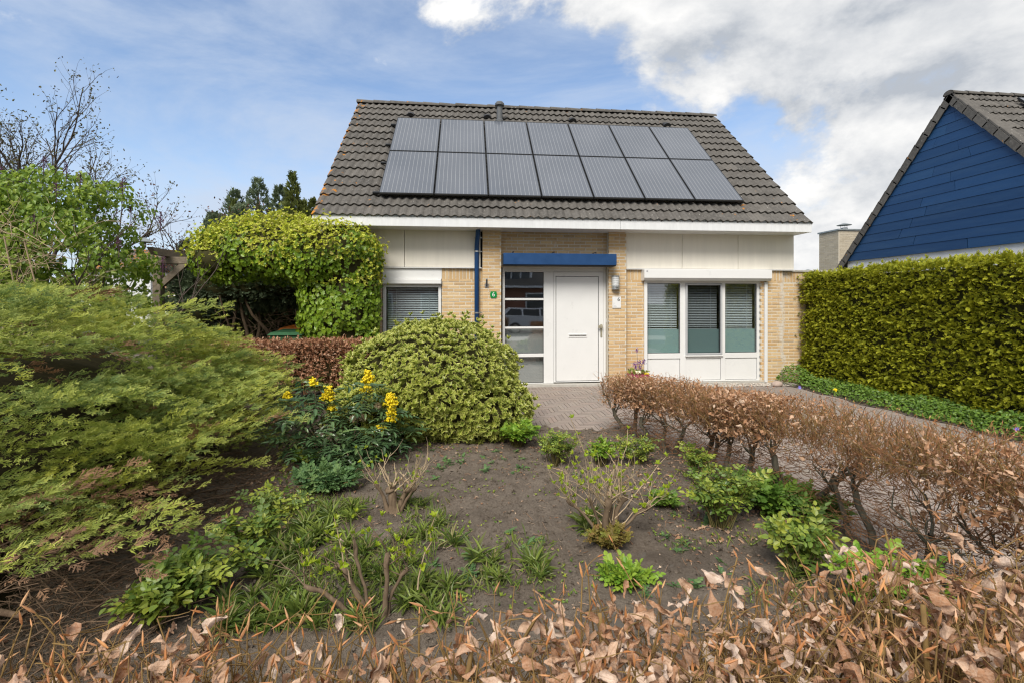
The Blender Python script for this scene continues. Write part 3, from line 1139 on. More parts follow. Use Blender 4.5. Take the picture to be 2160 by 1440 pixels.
def tile_template():
    nx = 12
    V = []
    L = TH_ + 0.075
    for (yy, zz) in ((0.0, 0.028), (L, -0.014)):
        for i in range(nx + 1):
            u = i / nx
            w = (0.5 - 0.5 * math.cos(4 * math.pi * u)) ** 1.25
            V.append(((u - 0.5) * (TW + 0.012), yy, zz + 0.036 * w))
    for i in range(nx + 1):
        x, y, z = V[i]; V.append((x, 0.004, z - 0.022))
    n = nx + 1
    f = [(i, i + 1, n + i + 1, n + i) for i in range(nx)] + [(2 * n + i, 2 * n + i + 1, i + 1, i) for i in range(nx)]
    V += [(V[0][0], 0.0, -0.03), (V[n][0], L, -0.03), (V[nx][0], 0, -0.03), (V[n + nx][0], L, -0.03)]
    k = 3 * n
    f += [(0, n, k + 1, k), (n + nx, nx, k + 2, k + 3)]
    return Tpl(V, f)


TT = tile_template()
gg = Geo(); gg.raw(TT.v, TT.loops, TT.tot); TILE_ME = gg.mesh('roof_tile', MAT_TILE)
rest = Geo()
Rm = np.stack([np.array([1.0, 0, 0]), UN, NN], -1)
for r_ in range(NR):
    for c_ in range(NC):
        s0 = r_ * TH_ - 0.045 if r_ else -0.035
        xm = XL - .01 + (c_ + 0.5) * TW
        loc = E0 + UN * s0 + NN * (0.0 + rng.uniform(-.002, .003)) + np.array([xm, 0, 0])
        hid = -1.45 < xm < 5.25 and 0.80 < s0 + .17 < 3.62
        if hid:
            rest.inst(TT, [loc], Rm[None], 1.0, rng.random())
        else:
            o = link('roof_tile', TILE_ME, roof)
            Mx = Matrix((*[tuple(Rm[i]) + (loc[i],) for i in range(3)], (0, 0, 0, 1)))
            o.matrix_local = Mx @ Matrix.Rotation(rng.normal() * 0.006, 4, 'Z')
rest.build('roof_tile_field', MAT_TILE, roof, kind='stuff')
# ridge tiles
nr = 23
w = (XR - XL + .02) / nr
gg = Geo()
S = 8
pr = []
for x, rr in ((-0.03, 0.128), (w, 0.112)):
    for i in range(S + 1):
        a = math.radians(-8) + (math.pi + math.radians(16)) * i / S
        pr.append((x, -rr * math.cos(a), rr * 0.72 * math.sin(a)))
        pr.append((x, -(rr - .016) * math.cos(a), (rr - .016) * 0.72 * math.sin(a)))
n2 = 2 * (S + 1)
f = []
for i in range(S):
    f += [(2 * i, 2 * i + 2, n2 + 2 * i + 2, n2 + 2 * i), (2 * i + 1, 2 * i, 0, 0)][:1]
    f.append((2 * i, 2 * i + 1, 2 * i + 3, 2 * i + 2))
    f.append((n2 + 2 * i, n2 + 2 * i + 2, n2 + 2 * i + 3, n2 + 2 * i + 1))
f.append(tuple(2 * i for i in range(S + 1)))
gg.faces(pr, f)
RIDGE_ME = gg.mesh('ridge_tile', MAT_TILE)
for i in range(nr):
    o = link('ridge_tile', RIDGE_ME, roof)
    o.location = (XL - .01 + i * w, RY, RZ - 0.02 + rng.uniform(-.004, .004))
    o.rotation_euler = (0, rng.uniform(.005, .02), rng.normal() * .006)


def on_roof(x, s, h=0.0):
    return E0 + np.array([x, 0, 0]) + UN * s + NN * h


def roof_pick(px, py, off=0.05):
    r = _ray(px, py); p0 = E0 + NN * off
    k = np.dot(p0 - np.array([0, 0, CAM_H]), NN) / np.dot(r, NN)
    p = np.array([0, 0, CAM_H]) + r * k
    return p[0], float(np.dot(p - p0, UN))


# vent pipe and four small black vents
vx, vs_ = roof_pick(1054, 258)
p = on_roof(vx, vs_, -0.02)
g = Geo()
g.lathe([(0.10, -0.10), (0.10, 0.10), (0.072, 0.13), (0.068, 0.44), (0.075, 0.45)], p, 14)
vent = g.build('vent_pipe', MAT_DARKPIPE, roof, smooth=False)
g = Geo(); g.lathe([(0.05, 0.44), (0.115, 0.455), (0.115, 0.50), (0.08, 0.545), (0.02, 0.56)], p, 14); g.build('cap', MAT_DARKPIPE, vent)
for (qx, qy) in ((866, 243), (1028, 247), (1208, 254), (1407, 264)):
    x, s = roof_pick(qx, qy)
    g = Geo()
    c = on_roof(x, s - .04, 0.03)
    a = np.linspace(0, math.pi, 9)
    v = [c + np.array([0.095 * math.cos(t), 0, 0]) + NN * 0.085 * math.sin(t) for t in a] + [c + UN * 0.16 + np.array([0.085 * math.cos(t), 0, 0]) + NN * 0.04 * math.sin(t) for t in a]
    g.faces(v, [(i, i + 1, 9 + i + 1, 9 + i) for i in range(8)] + [tuple(range(9))[::-1], tuple(range(9, 18))])
    g.build('roof_vent', MAT_BLACKPL, roof)
# mounting rails that stick out left of the panels
for s in (0.62, 1.75, 2.55, 3.55):
    g = Geo(); g.box(-1.72, 5.43, s - .02, s + .02, 0.055, 0.095, M=Mroof); g.build('mounting_rail', MAT_PVFRAME, roof)

# --- solar panels
PX0, PPW = -1.60, 0.998
ords = ['first', 'second', 'third', 'fourth', 'fifth', 'sixth', 'last']
PVH = 0.10
gg = Geo()
hw, hl = 0.49, 0.815
t = 0.012
for (a, b, c, d) in ((-hw, hw, -hl, -hl + t), (-hw, hw, hl - t, hl), (-hw, -hw + t, -hl + t, hl - t), (hw - t, hw, -hl + t, hl - t)):
    gg.box(a, b, c, d, 0, 0.042)
PVF = gg.mesh('frame', MAT_PVFRAME)
gg = Geo(); gg.box(-hw + t, hw - t, -hl + t, hl - t, 0.006, 0.038); PVG = gg.mesh('cell_glass', MAT_PV)
gg = Geo(); gg.box(-hw + .004, hw - .004, -hl - .003, -hl - .0005, 0.018, 0.040); PVE = gg.mesh('edge_strip', MAT_PVEDGE)
for row, (s, rn) in enumerate(((0.525 + hl, 'lower'), (0.525 + hl * 3 + 0.025, 'upper'))):
    for c_ in range(7):
        e = thing('solar_module', f'{ords[c_]} grey solar panel of the {rn} row, counted from the orange-lichened roof edge', 'solar panel', (0, 0, 0), 'solar panels on the roof')
        p = on_roof(PX0 + (c_ + .5) * PPW, s, PVH)
        Mx = Matrix((*[tuple(Rm[i]) + (float(p[i]),) for i in range(3)], (0, 0, 0, 1)))
        e.matrix_world = Mx
        for nm, me in (('frame', PVF), ('cell_glass', PVG), ('edge_strip', PVE)):
            o = bpy.data.objects.new(nm, me); COL.objects.link(o); o.parent = e

# --- left window: white head board, roller box, frame, glass
win = Geo()
zt = pZ(870, 589, YW)
g = Geo(); g.box(wl0, wl1, YW - .012, YW + .09, zt + .003, zb - .008, b=.003); g.build('window_head_board', MAT_WHITE, house)
g = Geo(); g.box(wl0 + .005, wl1 - .005, YW - .06, YW + .06, pZ(870, 600, YW), zt, b=.012); g.build('roller_box', MAT_GREYFRAME if False else MAT_WHITE, house)


def frame_window(name, x0, x1, z0, z1, y, ft, mat=MAT_WHITE, depth=.07, glass=True, gm=None):
    g = Geo()
    g.box(x0, x0 + ft, y, y + depth, z0, z1, b=.004); g.box(x1 - ft, x1, y, y + depth, z0, z1, b=.004)
    g.box(x0 + ft, x1 - ft, y + .001, y + depth - .001, z1 - ft, z1, b=.004); g.box(x0 + ft, x1 - ft, y + .001, y + depth - .001, z0, z0 + ft, b=.004)
    f = g.build(name, mat, house)
    if glass:
        pane_at(f, x0 + ft, x1 - ft, z0 + ft, z1 - ft, y + .03, gm)
    return f


def pane_at(parent, x0, x1, z0, z1, y, gm=None):
    s = .009
    g = Geo()
    for (a, b, c, d) in ((x0, x1, z0, z0 + s), (x0, x1, z1 - s, z1), (x0, x0 + s, z0 + s, z1 - s), (x1 - s, x1, z0 + s, z1 - s)):
        g.box(a, b, y - .006, y + .012, c, d)
    g.build('seal', MAT_RUBBER, parent)
    g = Geo(); g.faces([(x0 + s, y, z0 + s), (x1 - s, y, z0 + s), (x1 - s, y, z1 - s), (x0 + s, y, z1 - s)], [(0, 1, 2, 3)])
    return g.build('pane', gm or MAT_GLASS, parent)


zwt = pZ(870, 600, YW)
lw = frame_window('window', wl0 + .012, wl1 - .012, zwl, zwt, YW + .03, .055)
g = Geo(); g.box(wl0 - .03, wl1 + .03, YW - .09, YW + .03, zwl - .05, zwl - .003); g.build('window_sill', MAT_CONCRETE, house)


def blind(x0, x1, z0, z1, y, label, pitch=.034, tilt=32):
    b = thing('venetian_blind', label, 'blind', ((x0 + x1) / 2, y, z0), 'venetian blinds')
    g = Geo(); ca, sa = math.cos(math.radians(tilt)), math.sin(math.radians(tilt))
    z = z1 - .04
    while z > z0 + .02:
        w = .017
        v = [(x0, y - w * ca, z - w * sa), (x1, y - w * ca, z - w * sa), (x1, y, z + .003), (x0, y, z + .003), (x0, y + w * ca, z + w * sa), (x1, y + w * ca, z + w * sa)]
        g.faces(v, [(0, 1, 2, 3), (3, 2, 5, 4)])
        z -= pitch
    g.build('slats', MAT_SLAT, b, kind='stuff')
    g = Geo(); g.box(x0, x1, y - .014, y + .014, z1 - .028, z1); g.build('head_rail', MAT_SLAT, b)
    g = Geo(); g.box(x0, x1, y - .014, y + .014, z0, z0 + .014); g.build('bottom_rail', MAT_SLAT, b)
    for f in (.18, .82):
        x = x0 + f * (x1 - x0)
        g = Geo(); g.box(x - .004, x + .004, y - .021, y - .019, z0, z1); g.build('ladder_tape', MAT_SLAT, b)


blind(wl0 + .075, wl1 - .075, zwl + .08, zwt - .06, YW + .16, 'white venetian blind behind the window beside the ivy', tilt=34)

# --- downspout
dx = pX(1008, 8.87)
g = Geo()
g.tubes(np.array([(dx + .0, 8.80, 2.975), (dx, 8.80, 2.90), (dx - .012, 8.88, 2.76), (dx - .02, 8.93, 2.66), (dx - .02, 8.94, 2.56), (dx - .02, 8.94, 0.0)]), 0.043, 12, cap=True)
ds = g.build('downspout', MAT_BLUE, house, smooth=True)
for py in (502, 531, 660):
    z = pZ(1008, py, 8.94)
    g = Geo(); g.lathe([(0.049, -.012), (0.049, .012)], (dx - .02, 8.94, z), 12); g.box(dx + .02, dx + .08, 8.93, 8.95, z - .008, z + .008)
    g.build('pipe_bracket', MAT_STEEL, ds)

# --- door and side light
dx0, dx1 = pX(1060, YD), pX(1278, YD)
dm0, dm1 = pX(1147, YD), pX(1168, YD)
zs = 0.06
dtz = pZ(1170, 567, YD)
g = Geo()
g.box(dx0, dx0 + .045, YD, YD + .08, zs, dtz, b=.004); g.box(dx1 - .045, dx1, YD, YD + .08, zs, dtz, b=.004)
g.box(dm0, dm1, YD + .001, YD + .079, zs, dtz - .06, b=.004)
g.box(dx0 + .045, dx1 - .045, YD + .002, YD + .078, dtz - .062, dtz, b=.004)
fr = g.build('door_frame', MAT_WHITE, house)
g = Geo(); g.box(dx0, dx1, YD - .01, YD + .12, dtz, dt + .02); g.build('lintel_board', MAT_WHITE, house)
g = Geo(); g.box(dx0 - .02, dx1 + .02, YD - .10, YD + .14, 0.0, zs - .002, b=.006); g.build('door_step', MAT_CONCRETE, house)
side = Geo()
ys_ = [(575, 628), (635, 688), (695, 744), (754, 806)]
zr = [(pZ(1106, b, YD), pZ(1106, a, YD)) for a, b in ys_]
x0, x1 = dx0 + .045, dm0
side.box(x0, x1, YD + .012, YD + .068, zs, zr[3][0] - .012, b=.004)
for i in range(3):
    side.box(x0, x1, YD + .012, YD + .068, zr[i + 1][1] + .012, zr[i][0] - .012, b=.004)
side.box(x0, x1, YD + .012, YD + .068, zr[0][1] + .012, dtz - .062, b=.004)
sd = side.build('side_light', MAT_WHITE, house)
for (z0, z1) in zr:
    pane_at(sd, x0, x1, z0 - .012, z1 + .012, YD + .035, MAT_GLASS_GREY)
# a pale translucent net inside the two lower panes
g = Geo(); g.box(x0 - .02, x1 + .02, YD + .13, YD + .134, zs, zr[2][1] + .02); g.build('frosted_panel', plain('grey_net', (0.58, 0.59, 0.58), .9, .05, 3), sd)
# the leaf
lx0, lx1 = dm1 + .004, dx1 - .049
g = Geo()
g.box(lx0, lx0 + .035, YD - .006, YD + .06, zs + .02, dtz - .066, b=.004); g.box(lx1 - .095, lx1, YD - .006, YD + .06, zs + .02, dtz - .066, b=.004)
z0, z1 = pZ(1215, 803, YD), pZ(1215, 583, YD)
px0, px1 = lx0 + .035, lx1 - .095
g.box(px0, px1, YD - .005, YD + .06, z1, dtz - .066, b=.004); g.box(px0, px1, YD - .005, YD + .06, zs + .02, z0, b=.004)
door = g.build('front_door', MAT_WHITE, house)
g = Geo(); g.box(px0 + .001, px1 - .001, YD + .006, YD + .05, z0 + .001, z1 - .001); g.build('seal', MAT_RUBBER, door)
g = Geo(); g.box(px0 + .011, px1 - .011, YD - .002, YD + .052, z0 + .011, z1 - .011, b=.003); g.build('door_panel', MAT_WHITE, door)
lz0, lz1 = pZ(1218, 712, YD), pZ(1218, 704, YD)
a, b = pX(1199, YD), pX(1238, YD)
g = Geo(); g.box(a, b, YD - .012, YD + .0, lz0, lz1, b=.004); lb = g.build('letter_box', MAT_WHITE, door)
g = Geo(); g.box(a + .015, b - .015, YD - .018, YD - .011, lz0 + .028, lz1 - .022, b=.002); g.build('flap', MAT_STEEL, lb)
hx = pX(1268, YD)
g = Geo(); g.box(hx - .018, hx + .018, YD - .020, YD - .005, pZ(1268, 711, YD), pZ(1268, 684, YD), b=.004)
g.box(hx - .075, hx + .012, YD - .075, YD - .052, pZ(1268, 692, YD), pZ(1268, 686, YD), b=.006); g.box(hx - .012, hx + .012, YD - .06, YD - .02, pZ(1268, 692, YD), pZ(1268, 686, YD))
g.build('handle', MAT_BEIGE_HANDLE, door)
g = Geo(); bx_ = pX(1280, YD); g.box(bx_ - .014, bx_ + .014, YD - .02, YD + .0, pZ(1280, 681, YD), pZ(1280, 672, YD), b=.004); g.build('bell_push', MAT_WHITE, house)

# --- big window on the right
zw1, zw0 = pZ(1480, 597, YW), 0.055
g = Geo()
xs_ = [pX(p_, YW + .03) for p_ in (1361, 1366, 1435, 1447, 1521, 1530, 1597, 1604)]
y0 = YW + .03
zt0, zt1 = pZ(1480, 755, y0), pZ(1480, 744, y0)
zp0 = pZ(1480, 801, y0)
for a, b in ((xs_[0], xs_[1]), (xs_[2], xs_[3]), (xs_[4], xs_[5]), (xs_[6], xs_[7])):
    g.box(a, b, y0, y0 + .08, zw0, zw1, b=.004)
for a, b in ((1, 2), (3, 4), (5, 6)):
    g.box(xs_[a], xs_[b], y0 + .001, y0 + .079, zt0, zt1, b=.004)
    g.box(xs_[a], xs_[b], y0 + .001, y0 + .079, zw0, zp0, b=.004)
    g.box(xs_[a], xs_[b], y0 + .001, y0 + .079, zw1 - .012, zw1)
rw = g.build('window', MAT_WHITE, house)
for a, b in ((1, 2), (3, 4), (5, 6)):
    g = Geo(); g.box(xs_[a] + .007, xs_[b] - .007, y0 + .018, y0 + .06, zp0 + .007, zt0 - .007, b=.003); g.build('lower_panel', MAT_WHITE, rw)
    g = Geo(); g.box(xs_[a], xs_[b], y0 + .030, y0 + .05, zp0, zt0); g.build('seal', MAT_RUBBER, rw)
pane_at(rw, xs_[1], xs_[2], zt1, zw1 - .012, y0 + .035)
pane_at(rw, xs_[5], xs_[6], zt1, zw1 - .012, y0 + .035)
# opening sash with grey insect screen frame in the middle
f = frame_window('window_sash', xs_[3] - .012, xs_[4] + .012, zt1 - .03, zw1 - .013, y0 - .03, .034, MAT_GREYFRAME, .04, True, glass_mat('screened_glass', (0.50, 0.54, 0.55), 0.03))
g = Geo(); g.box(xs_[3] - .02, xs_[4] + .03, y0 - .035, y0 - .002, zt1 - .062, zt1 - .036, b=.004); g.build('sash_bar', MAT_WHITE, rw)
zf = pZ(1480, 695, YW)
for a, b in ((1, 2), (3, 4), (5, 6)):
    g = Geo(); g.box(xs_[a] - .01, xs_[b] + .01, y0 + .098, y0 + .101, zt1 - .02, zf); g.build('frosted_film', MAT_FILM, rw)
nm = ['the pane next to the lamp', 'the grey-framed middle sash', 'the pane next to the clipped hedge']
for i, (a, b) in enumerate(((1, 2), (3, 4), (5, 6))):
    blind(xs_[a] - .01, xs_[b] + .01, zf, zw1 + .02, y0 + .19, f'white venetian blind behind {nm[i]} of the three-part window')
# frame board above, guide rails, roller-shutter box
g = Geo(); g.box(wr0, wr1 + .02, YW + .0, YW + .10, zw1, zb - .01); g.build('window_head_board', MAT_WHITE, house)
for p_ in (1361.5, 1615):
    x = pX(p_, YW - .02)
    g = Geo(); g.box(x - .03, x + .03, YW - .045, YW - .003, 0.03, zw1 + .02, b=.004); g.build('shutter_rail', MAT_WHITE, house)
bx0, bx1 = pX(1359, YW - .16), pX(1628, YW - .16)
zb0, zb1 = pZ(1490, 592.5, YW - .16), zb - .012
prof = [(YW - .17, zb1), (YW - .17, zb0 + .05), (YW - .12, zb0), (YW - .003, zb0), (YW - .003, zb1)]
v = [(bx0, y, z) for y, z in prof] + [(bx1, y, z) for y, z in prof]
g = Geo(); g.faces(v, [tuple(range(5)), tuple(range(9, 4, -1))] + [(i, 5 + i, 5 + (i + 1) % 5, (i + 1) % 5) for i in range(5)])
sb = g.build('shutter_box', MAT_WHITE, house)
g = Geo(); g.box(bx0 + .04, bx0 + .07, YW - .173, YW - .17, zb1 - .05, zb1 - .02); g.build('maker_badge', MAT_GREYINK, sb)
g = Geo(); g.box(wr0 - .03, wr1 + .05, YW - .06, YW + .11, 0, .05); g.build('plinth', MAT_CONCRETE, house)

# --- awning box over the door
aw = thing('awning', 'dark blue box awning over the front door', 'awning', ((dx0 + dx1) / 2, 8.75, pZ(1180, 560, 8.62)))
YA = 8.64
a0, a1 = pX(1062, YA), pX(1301, YA)
az0, az1 = pZ(1180, 560.5, YA), pZ(1180, 535, YA)
g = Geo(); g.box(a0, a1, YA, 8.885, az0 + .012, az1, b=.006); g.build('casing', MAT_BLUE, aw)
g = Geo(); g.box(a0 + .01, a1 - .01, YA + .02, 8.88, az0 - .005, az0 + .011); g.build('underside', MAT_RUBBER, aw)
g = Geo(); g.box(a0 - .02, a0 - .001, YA + .05, 8.90, az0, az1 - .01); g.build('end_cap', MAT_RUBBER, aw)
for p_ in (1083, 1169, 1257):
    x = pX(p_, 8.8)
    g = Geo(); g.box(x - .006, x + .006, 8.79, 8.81, az1, az1 + .05); g.box(x - .006, x + .006, 8.80, 9.03, az1 + .040, az1 + .05); g.build('bracket', MAT_RUBBER, aw)

# --- wall lamp, number signs, flag-holder hook
lx = pX(1299.5, 8.84); lz0, lz1 = pZ(1300, 611, 8.84), pZ(1300, 582, 8.84)
lamp = thing('wall_lamp', 'brushed steel and glass wall lamp on the brick pillar beside the door', 'lamp', (lx, YP, lz0))
h = lz1 - lz0
g = Geo(); g.box(lx - .075, lx + .075, YP - .028, YP - .006, lz0 + .01, lz1 - .01, b=.004); g.build('back_plate', MAT_STEEL, lamp)
arc = [(math.cos(a), math.sin(a)) for a in np.linspace(0, math.pi, 11)]


def halfcyl(r, d, z0, z1):
    v = [(lx + r * c, YP - .028 - d * s, z) for z in (z0, z1) for c, s in arc]
    n = len(arc)
    return v, [(i, i + 1, n + i + 1, n + i) for i in range(n - 1)] + [tuple(range(n))[::-1], tuple(range(n, 2 * n))]


g = Geo(); g.faces(*halfcyl(.078, .085, lz0, lz0 + h * .24)); g.build('base_band', MAT_STEEL, lamp)
g = Geo(); g.faces(*halfcyl(.078, .085, lz1 - h * .10, lz1)); g.build('top_band', MAT_STEEL, lamp)
g = Geo(); g.faces(*halfcyl(.070, .076, lz0 + h * .24, lz1 - h * .10)); g.build('glass_shade', MAT_OPAL, lamp)
for k in range(4):
    z = lz0 + h * (.30 + .15 * k)
    g = Geo(); g.faces(*halfcyl(.076, .083, z, z + h * .035)); g.build('louvre_ring', MAT_STEEL, lamp)
g = Geo(); g.lathe([(.011, 0), (.011, .01), (.004, .012)], (0, 0, 0), 10, M=Matrix.Translation((lx, YP - .113, lz0 + h * .12)) @ Matrix.Rotation(math.pi / 2, 4, 'X')); g.build('sensor', MAT_BLACKPL, lamp)


def text_obj(txt, size, loc, mat, parent, name):
    c = bpy.data.curves.new(name, 'FONT'); c.body = txt; c.size = size; c.align_x = 'CENTER'; c.align_y = 'CENTER'; c.extrude = .0012
    c.materials.append(mat)
    tmp = bpy.data.objects.new('tmp', c); COL.objects.link(tmp)
    bpy.context.view_layer.update()
    me = bpy.data.meshes.new_from_object(tmp.evaluated_get(bpy.context.evaluated_depsgraph_get()))
    bpy.data.objects.remove(tmp)
    o = link(name, me, parent)
    o.location = loc; o.rotation_euler = (math.pi / 2, 0, 0)
    return o


sx0, sx1, sz0, sz1 = pX(1292, 8.88), pX(1310, 8.88), pZ(1300, 650, 8.88), pZ(1300, 626, 8.88)
sg = thing('name_plate', 'white square name plate with a thin grey number six below the wall lamp', 'sign', ((sx0 + sx1) / 2, YP, sz0))
g = Geo(); g.box(sx0, sx1, YP - .016, YP - .004, sz0, sz1, b=.002); g.build('plate', MAT_WHITE, sg)
text_obj('6', .105, (sx1 - .045, YP - .0165, sz1 - .056), MAT_INK, sg, 'number')
for k, w in enumerate((.035, .012, .012, .055, .065)):
    g = Geo(); z = sz0 + .022 + (4 - k) * .017
    g.box(sx0 + .02, sx0 + .02 + w, YP - .0172, YP - .0161, z, z + .0035); g.build('text_line', MAT_GREYINK, sg)
gx0, gx1, gz0, gz1 = pX(1034, 8.88), pX(1048, 8.88), pZ(1041, 628.5, 8.88), pZ(1041, 615, 8.88)
gs = thing('house_number', 'small green enamel house number sign with white six', 'sign', ((gx0 + gx1) / 2, YP, gz0))
xm, zm, hw_, hh_ = (gx0 + gx1) / 2, (gz0 + gz1) / 2, (gx1 - gx0) / 2, (gz1 - gz0) / 2
o8 = [(-.8, -1), (.8, -1), (1, -.45), (1, .45), (.8, 1), (-.8, 1), (-1, .45), (-1, -.45)]
v = [(xm + a * hw_, YP - .018, zm + b * hh_) for a, b in o8] + [(xm + a * hw_, YP - .004, zm + b * hh_) for a, b in o8]
g = Geo(); g.faces(v, [tuple(range(8)), tuple(range(15, 7, -1))] + [(i, 8 + i, 8 + (i + 1) % 8, (i + 1) % 8) for i in range(8)]); g.build('plate', MAT_GREENSIGN, gs)
text_obj('6', .115, (xm, YP - .0185, zm), MAT_WHITE, gs, 'number')
hxp = pX(1026.5, 8.87); hz0, hz1 = pZ(1026, 607, 8.87), pZ(1026, 590, 8.87)
hk = thing('flag_holder', 'grey metal flagpole holder on the brick pillar above the green number', 'bracket', (hxp, YP, hz0))
g = Geo(); g.box(hxp - .035, hxp + .035, YP - .012, YP - .004, hz0, hz0 + .075, b=.003); g.build('base_plate', MAT_STEEL, hk)
g = Geo(); g.tubes(np.array([(hxp, YP - .012, hz0 + .03), (hxp, YP - .06, hz0 + .09), (hxp, YP - .10, hz1)]), .017, 10, cap=True); g.build('socket', MAT_DARKPIPE, hk)

# ================================================================== low brick annex at the right, behind the hedge end
an = thing('annex', 'low flat-roofed brick annex with soldier course beside the clipped hedge', 'annex', (7.6, 9.1, 0))
AZ = pZ(1670, 574, 9.05)
g = Geo(); g.box(ax0 + .001, 9.6, 9.058, 9.3, 0, AZ); g.box(9.35, 9.6, 9.3, 14.0, 0, AZ); g.box(XR + .21, 9.6, 13.8, 14.0, 0, AZ)
aw_ = g.build('wall', MAT_MORTAR, an)
bricks = []
courses(ax0 + .006, 7.3, .006, AZ, 9.056, soldier=True, shift=.05)
far = Geo()
for k, (a, b, z0, z1, y, _p) in enumerate(bricks):
    if b < 6.75:
        sold = (z1 - z0) > .1
        o = link('brick', SM if sold else BM, aw_)
        o.location = ((a + b) / 2, y + .0235 + rng.uniform(-.002, .002), (z0 + z1) / 2)
        o.scale = ((b - a) / (CH - JT), 1, (z1 - z0) / .205) if sold else ((b - a) / BL, 1, 1)
    else:
        far.box(a, b, y - .0015, y + .03, z0, z1, tint=rng.random())
far.build('brick_field', MAT_BRICK, aw_, kind='stuff')
g = Geo(); g.box(ax0 + .05, 9.65, 9.02, 14.05, AZ + .002, AZ + .035); g.build('coping', MAT_CONCRETE, an)
vx_ = atY(1704, 566, 11.5)
g = Geo(); g.lathe([(.05, 0), (.05, .10), (.10, .13), (.10, .135)], (vx_[0], 11.5, AZ + .03), 10); g.lathe([(.12, .17), (.02, .21)], (vx_[0], 11.5, AZ + .03), 10); g.build('flue_cap', MAT_ZINC, an)

# far brick chimney
c1 = atY(1769, 484, 15.4)
ch = thing('chimney', 'square pale brick chimney with metal cowl behind the annex', 'chimney', (c1[0], 15.9, 0))
CZ = float(c1[2]) - .04
CW = .92
M_ = Matrix.Translation((c1[0] + CW, 15.4, 0))
g = Geo()
g.box(-CW + .004, 0, .004, CW, 0, CZ, M=M_)
stack = g.build('stack', MAT_MORTAR, ch)
bg_ = Geo(); bg2 = Geo()
zz, k = 2.0, 0
while zz < CZ - .04:
    off = .11 if k % 2 else 0
    for i in range(6):
        a, b = -CW + i * .2215 - off, -CW + i * .2215 - off + .21
        a, b = max(a, -CW + .002), min(b, -.002)
        if b - a > .03:
            bg_.box(max(a, -CW + .032), b, -.002, .03, zz, zz + .05, tint=rng.random(), M=M_)
        a, b = i * .2215 - off, i * .2215 - off + .21
        a, b = max(a, .01), min(b, CW)
        if b - a > .03:
            bg_.box(-CW - .002, -CW + .03, a, b, zz, zz + .05, tint=rng.random(), M=M_)
    zz += CH; k += 1
bg_.build('brick_field', MAT_BRICK_GREY, stack, kind='stuff')
g = Geo(); g.box(-CW - .04, .04, -.04, CW + .04, CZ, CZ + .05, M=M_); g.build('coping', MAT_ZINC, ch)
cp = M_ @ Vector((-CW * .45, .35, CZ + .05))
g = Geo(); g.lathe([(.13, 0), (.10, .10)], cp, 12); g.lathe([(.24, .19), (.20, .21), (.03, .27)], cp, 12)
for a in range(3):
    q_ = np.array(cp) + np.array([.11 * math.cos(a * 2.1), .11 * math.sin(a * 2.1), 0]); g.tubes(np.array([q_ + [0, 0, .08], q_ + [0, 0, .2]]), .008, 4)
g.build('cowl', MAT_ZINC, ch)

# ================================================================== neighbour with the blue boarded gable
XG = 11.4
mb_, nt = _nt('faded_blue_board')
_n1 = noise_node(nt, 3.0, 5, .7, (1, .25, 3)); _n2 = noise_node(nt, 30, 3, .6, (1, .15, 1))
_c = ramp(nt, tint_socket(nt), [(0.011, 0.050, 0.140), (0.014, 0.060, 0.165), (0.009, 0.043, 0.125), (0.016, 0.066, 0.170)])
_c = mixc(nt, mapr(nt, _n1, .45, .75, 0, .45), _c, (0.035, 0.085, 0.175)); _c = mixc(nt, mapr(nt, _n2, .55, .75, 0, .35), _c, (0.008, 0.030, 0.085))
MAT_BLUEBOARD = finish(mb_, nt, _c, .55, .35, _n2, .003, .4)
nb = thing('neighbour_house', 'neighbouring house with dark blue boarded gable behind the clipped hedge', 'house', (15, 10.2, 0))
apex = atX(2005, 197, XG); corner = atX(1776, 553, XG)
aY, aZ, kY, kZ = float(apex[1]), float(apex[2]), float(corner[1]), float(corner[2])
slope = (aZ - kZ) / (kY - aY)
zc0 = kZ + .0
fY = aY - (aZ - zc0) / slope
g = Geo()
prof = [(fY + .15, 0), (kY - .15, 0), (kY - .15, kZ), (aY, aZ - .2), (fY + .15, kZ)]
v = [(XG + .06, y, z) for y, z in prof] + [(20, y, z) for y, z in prof]
g.faces(v, [tuple(range(5)), tuple(range(9, 4, -1))] + [(i, 5 + i, 5 + (i + 1) % 5, (i + 1) % 5) for i in range(5)])
nwall = g.build('wall', MAT_FASCIA, nb)
bh = 0.232
z = zc0
k = 0
while z < aZ - .12:
    z1 = min(z + bh - .004, aZ - .10)

    def yy(zq, s):
        return aY + s * (aZ - .10 - zq) / slope
    v = [(XG + .005, yy(z, -1), z), (XG + .005, yy(z, 1), z), (XG + .014, yy(z1, 1), z1), (XG + .014, yy(z1, -1), z1)]
    v += [(XG + .058, p[1], p[2]) for p in v]
    cut = rng.uniform(.25, .75)                       # two lengths butted together
    for (f0, f1) in ((0, cut), (cut, 1)):
        def lerp(a, b, f):
            return tuple(a[i] + (b[i] - a[i]) * f for i in range(3))
        e = .0015
        w_ = [lerp(v[0], v[1], f0 + e), lerp(v[0], v[1], f1 - e), lerp(v[3], v[2], f1 - e), lerp(v[3], v[2], f0 + e)]
        w_ = w_ + [(XG + .058, p[1], p[2]) for p in w_]
        g = Geo(); g.faces(w_, [(0, 3, 2, 1), (4, 5, 6, 7), (0, 1, 5, 4), (1, 2, 6, 5), (2, 3, 7, 6), (3, 0, 4, 7)], tint=rng.random())
        g.build('gable_board', MAT_BLUEBOARD, nwall)
    z += bh; k += 1
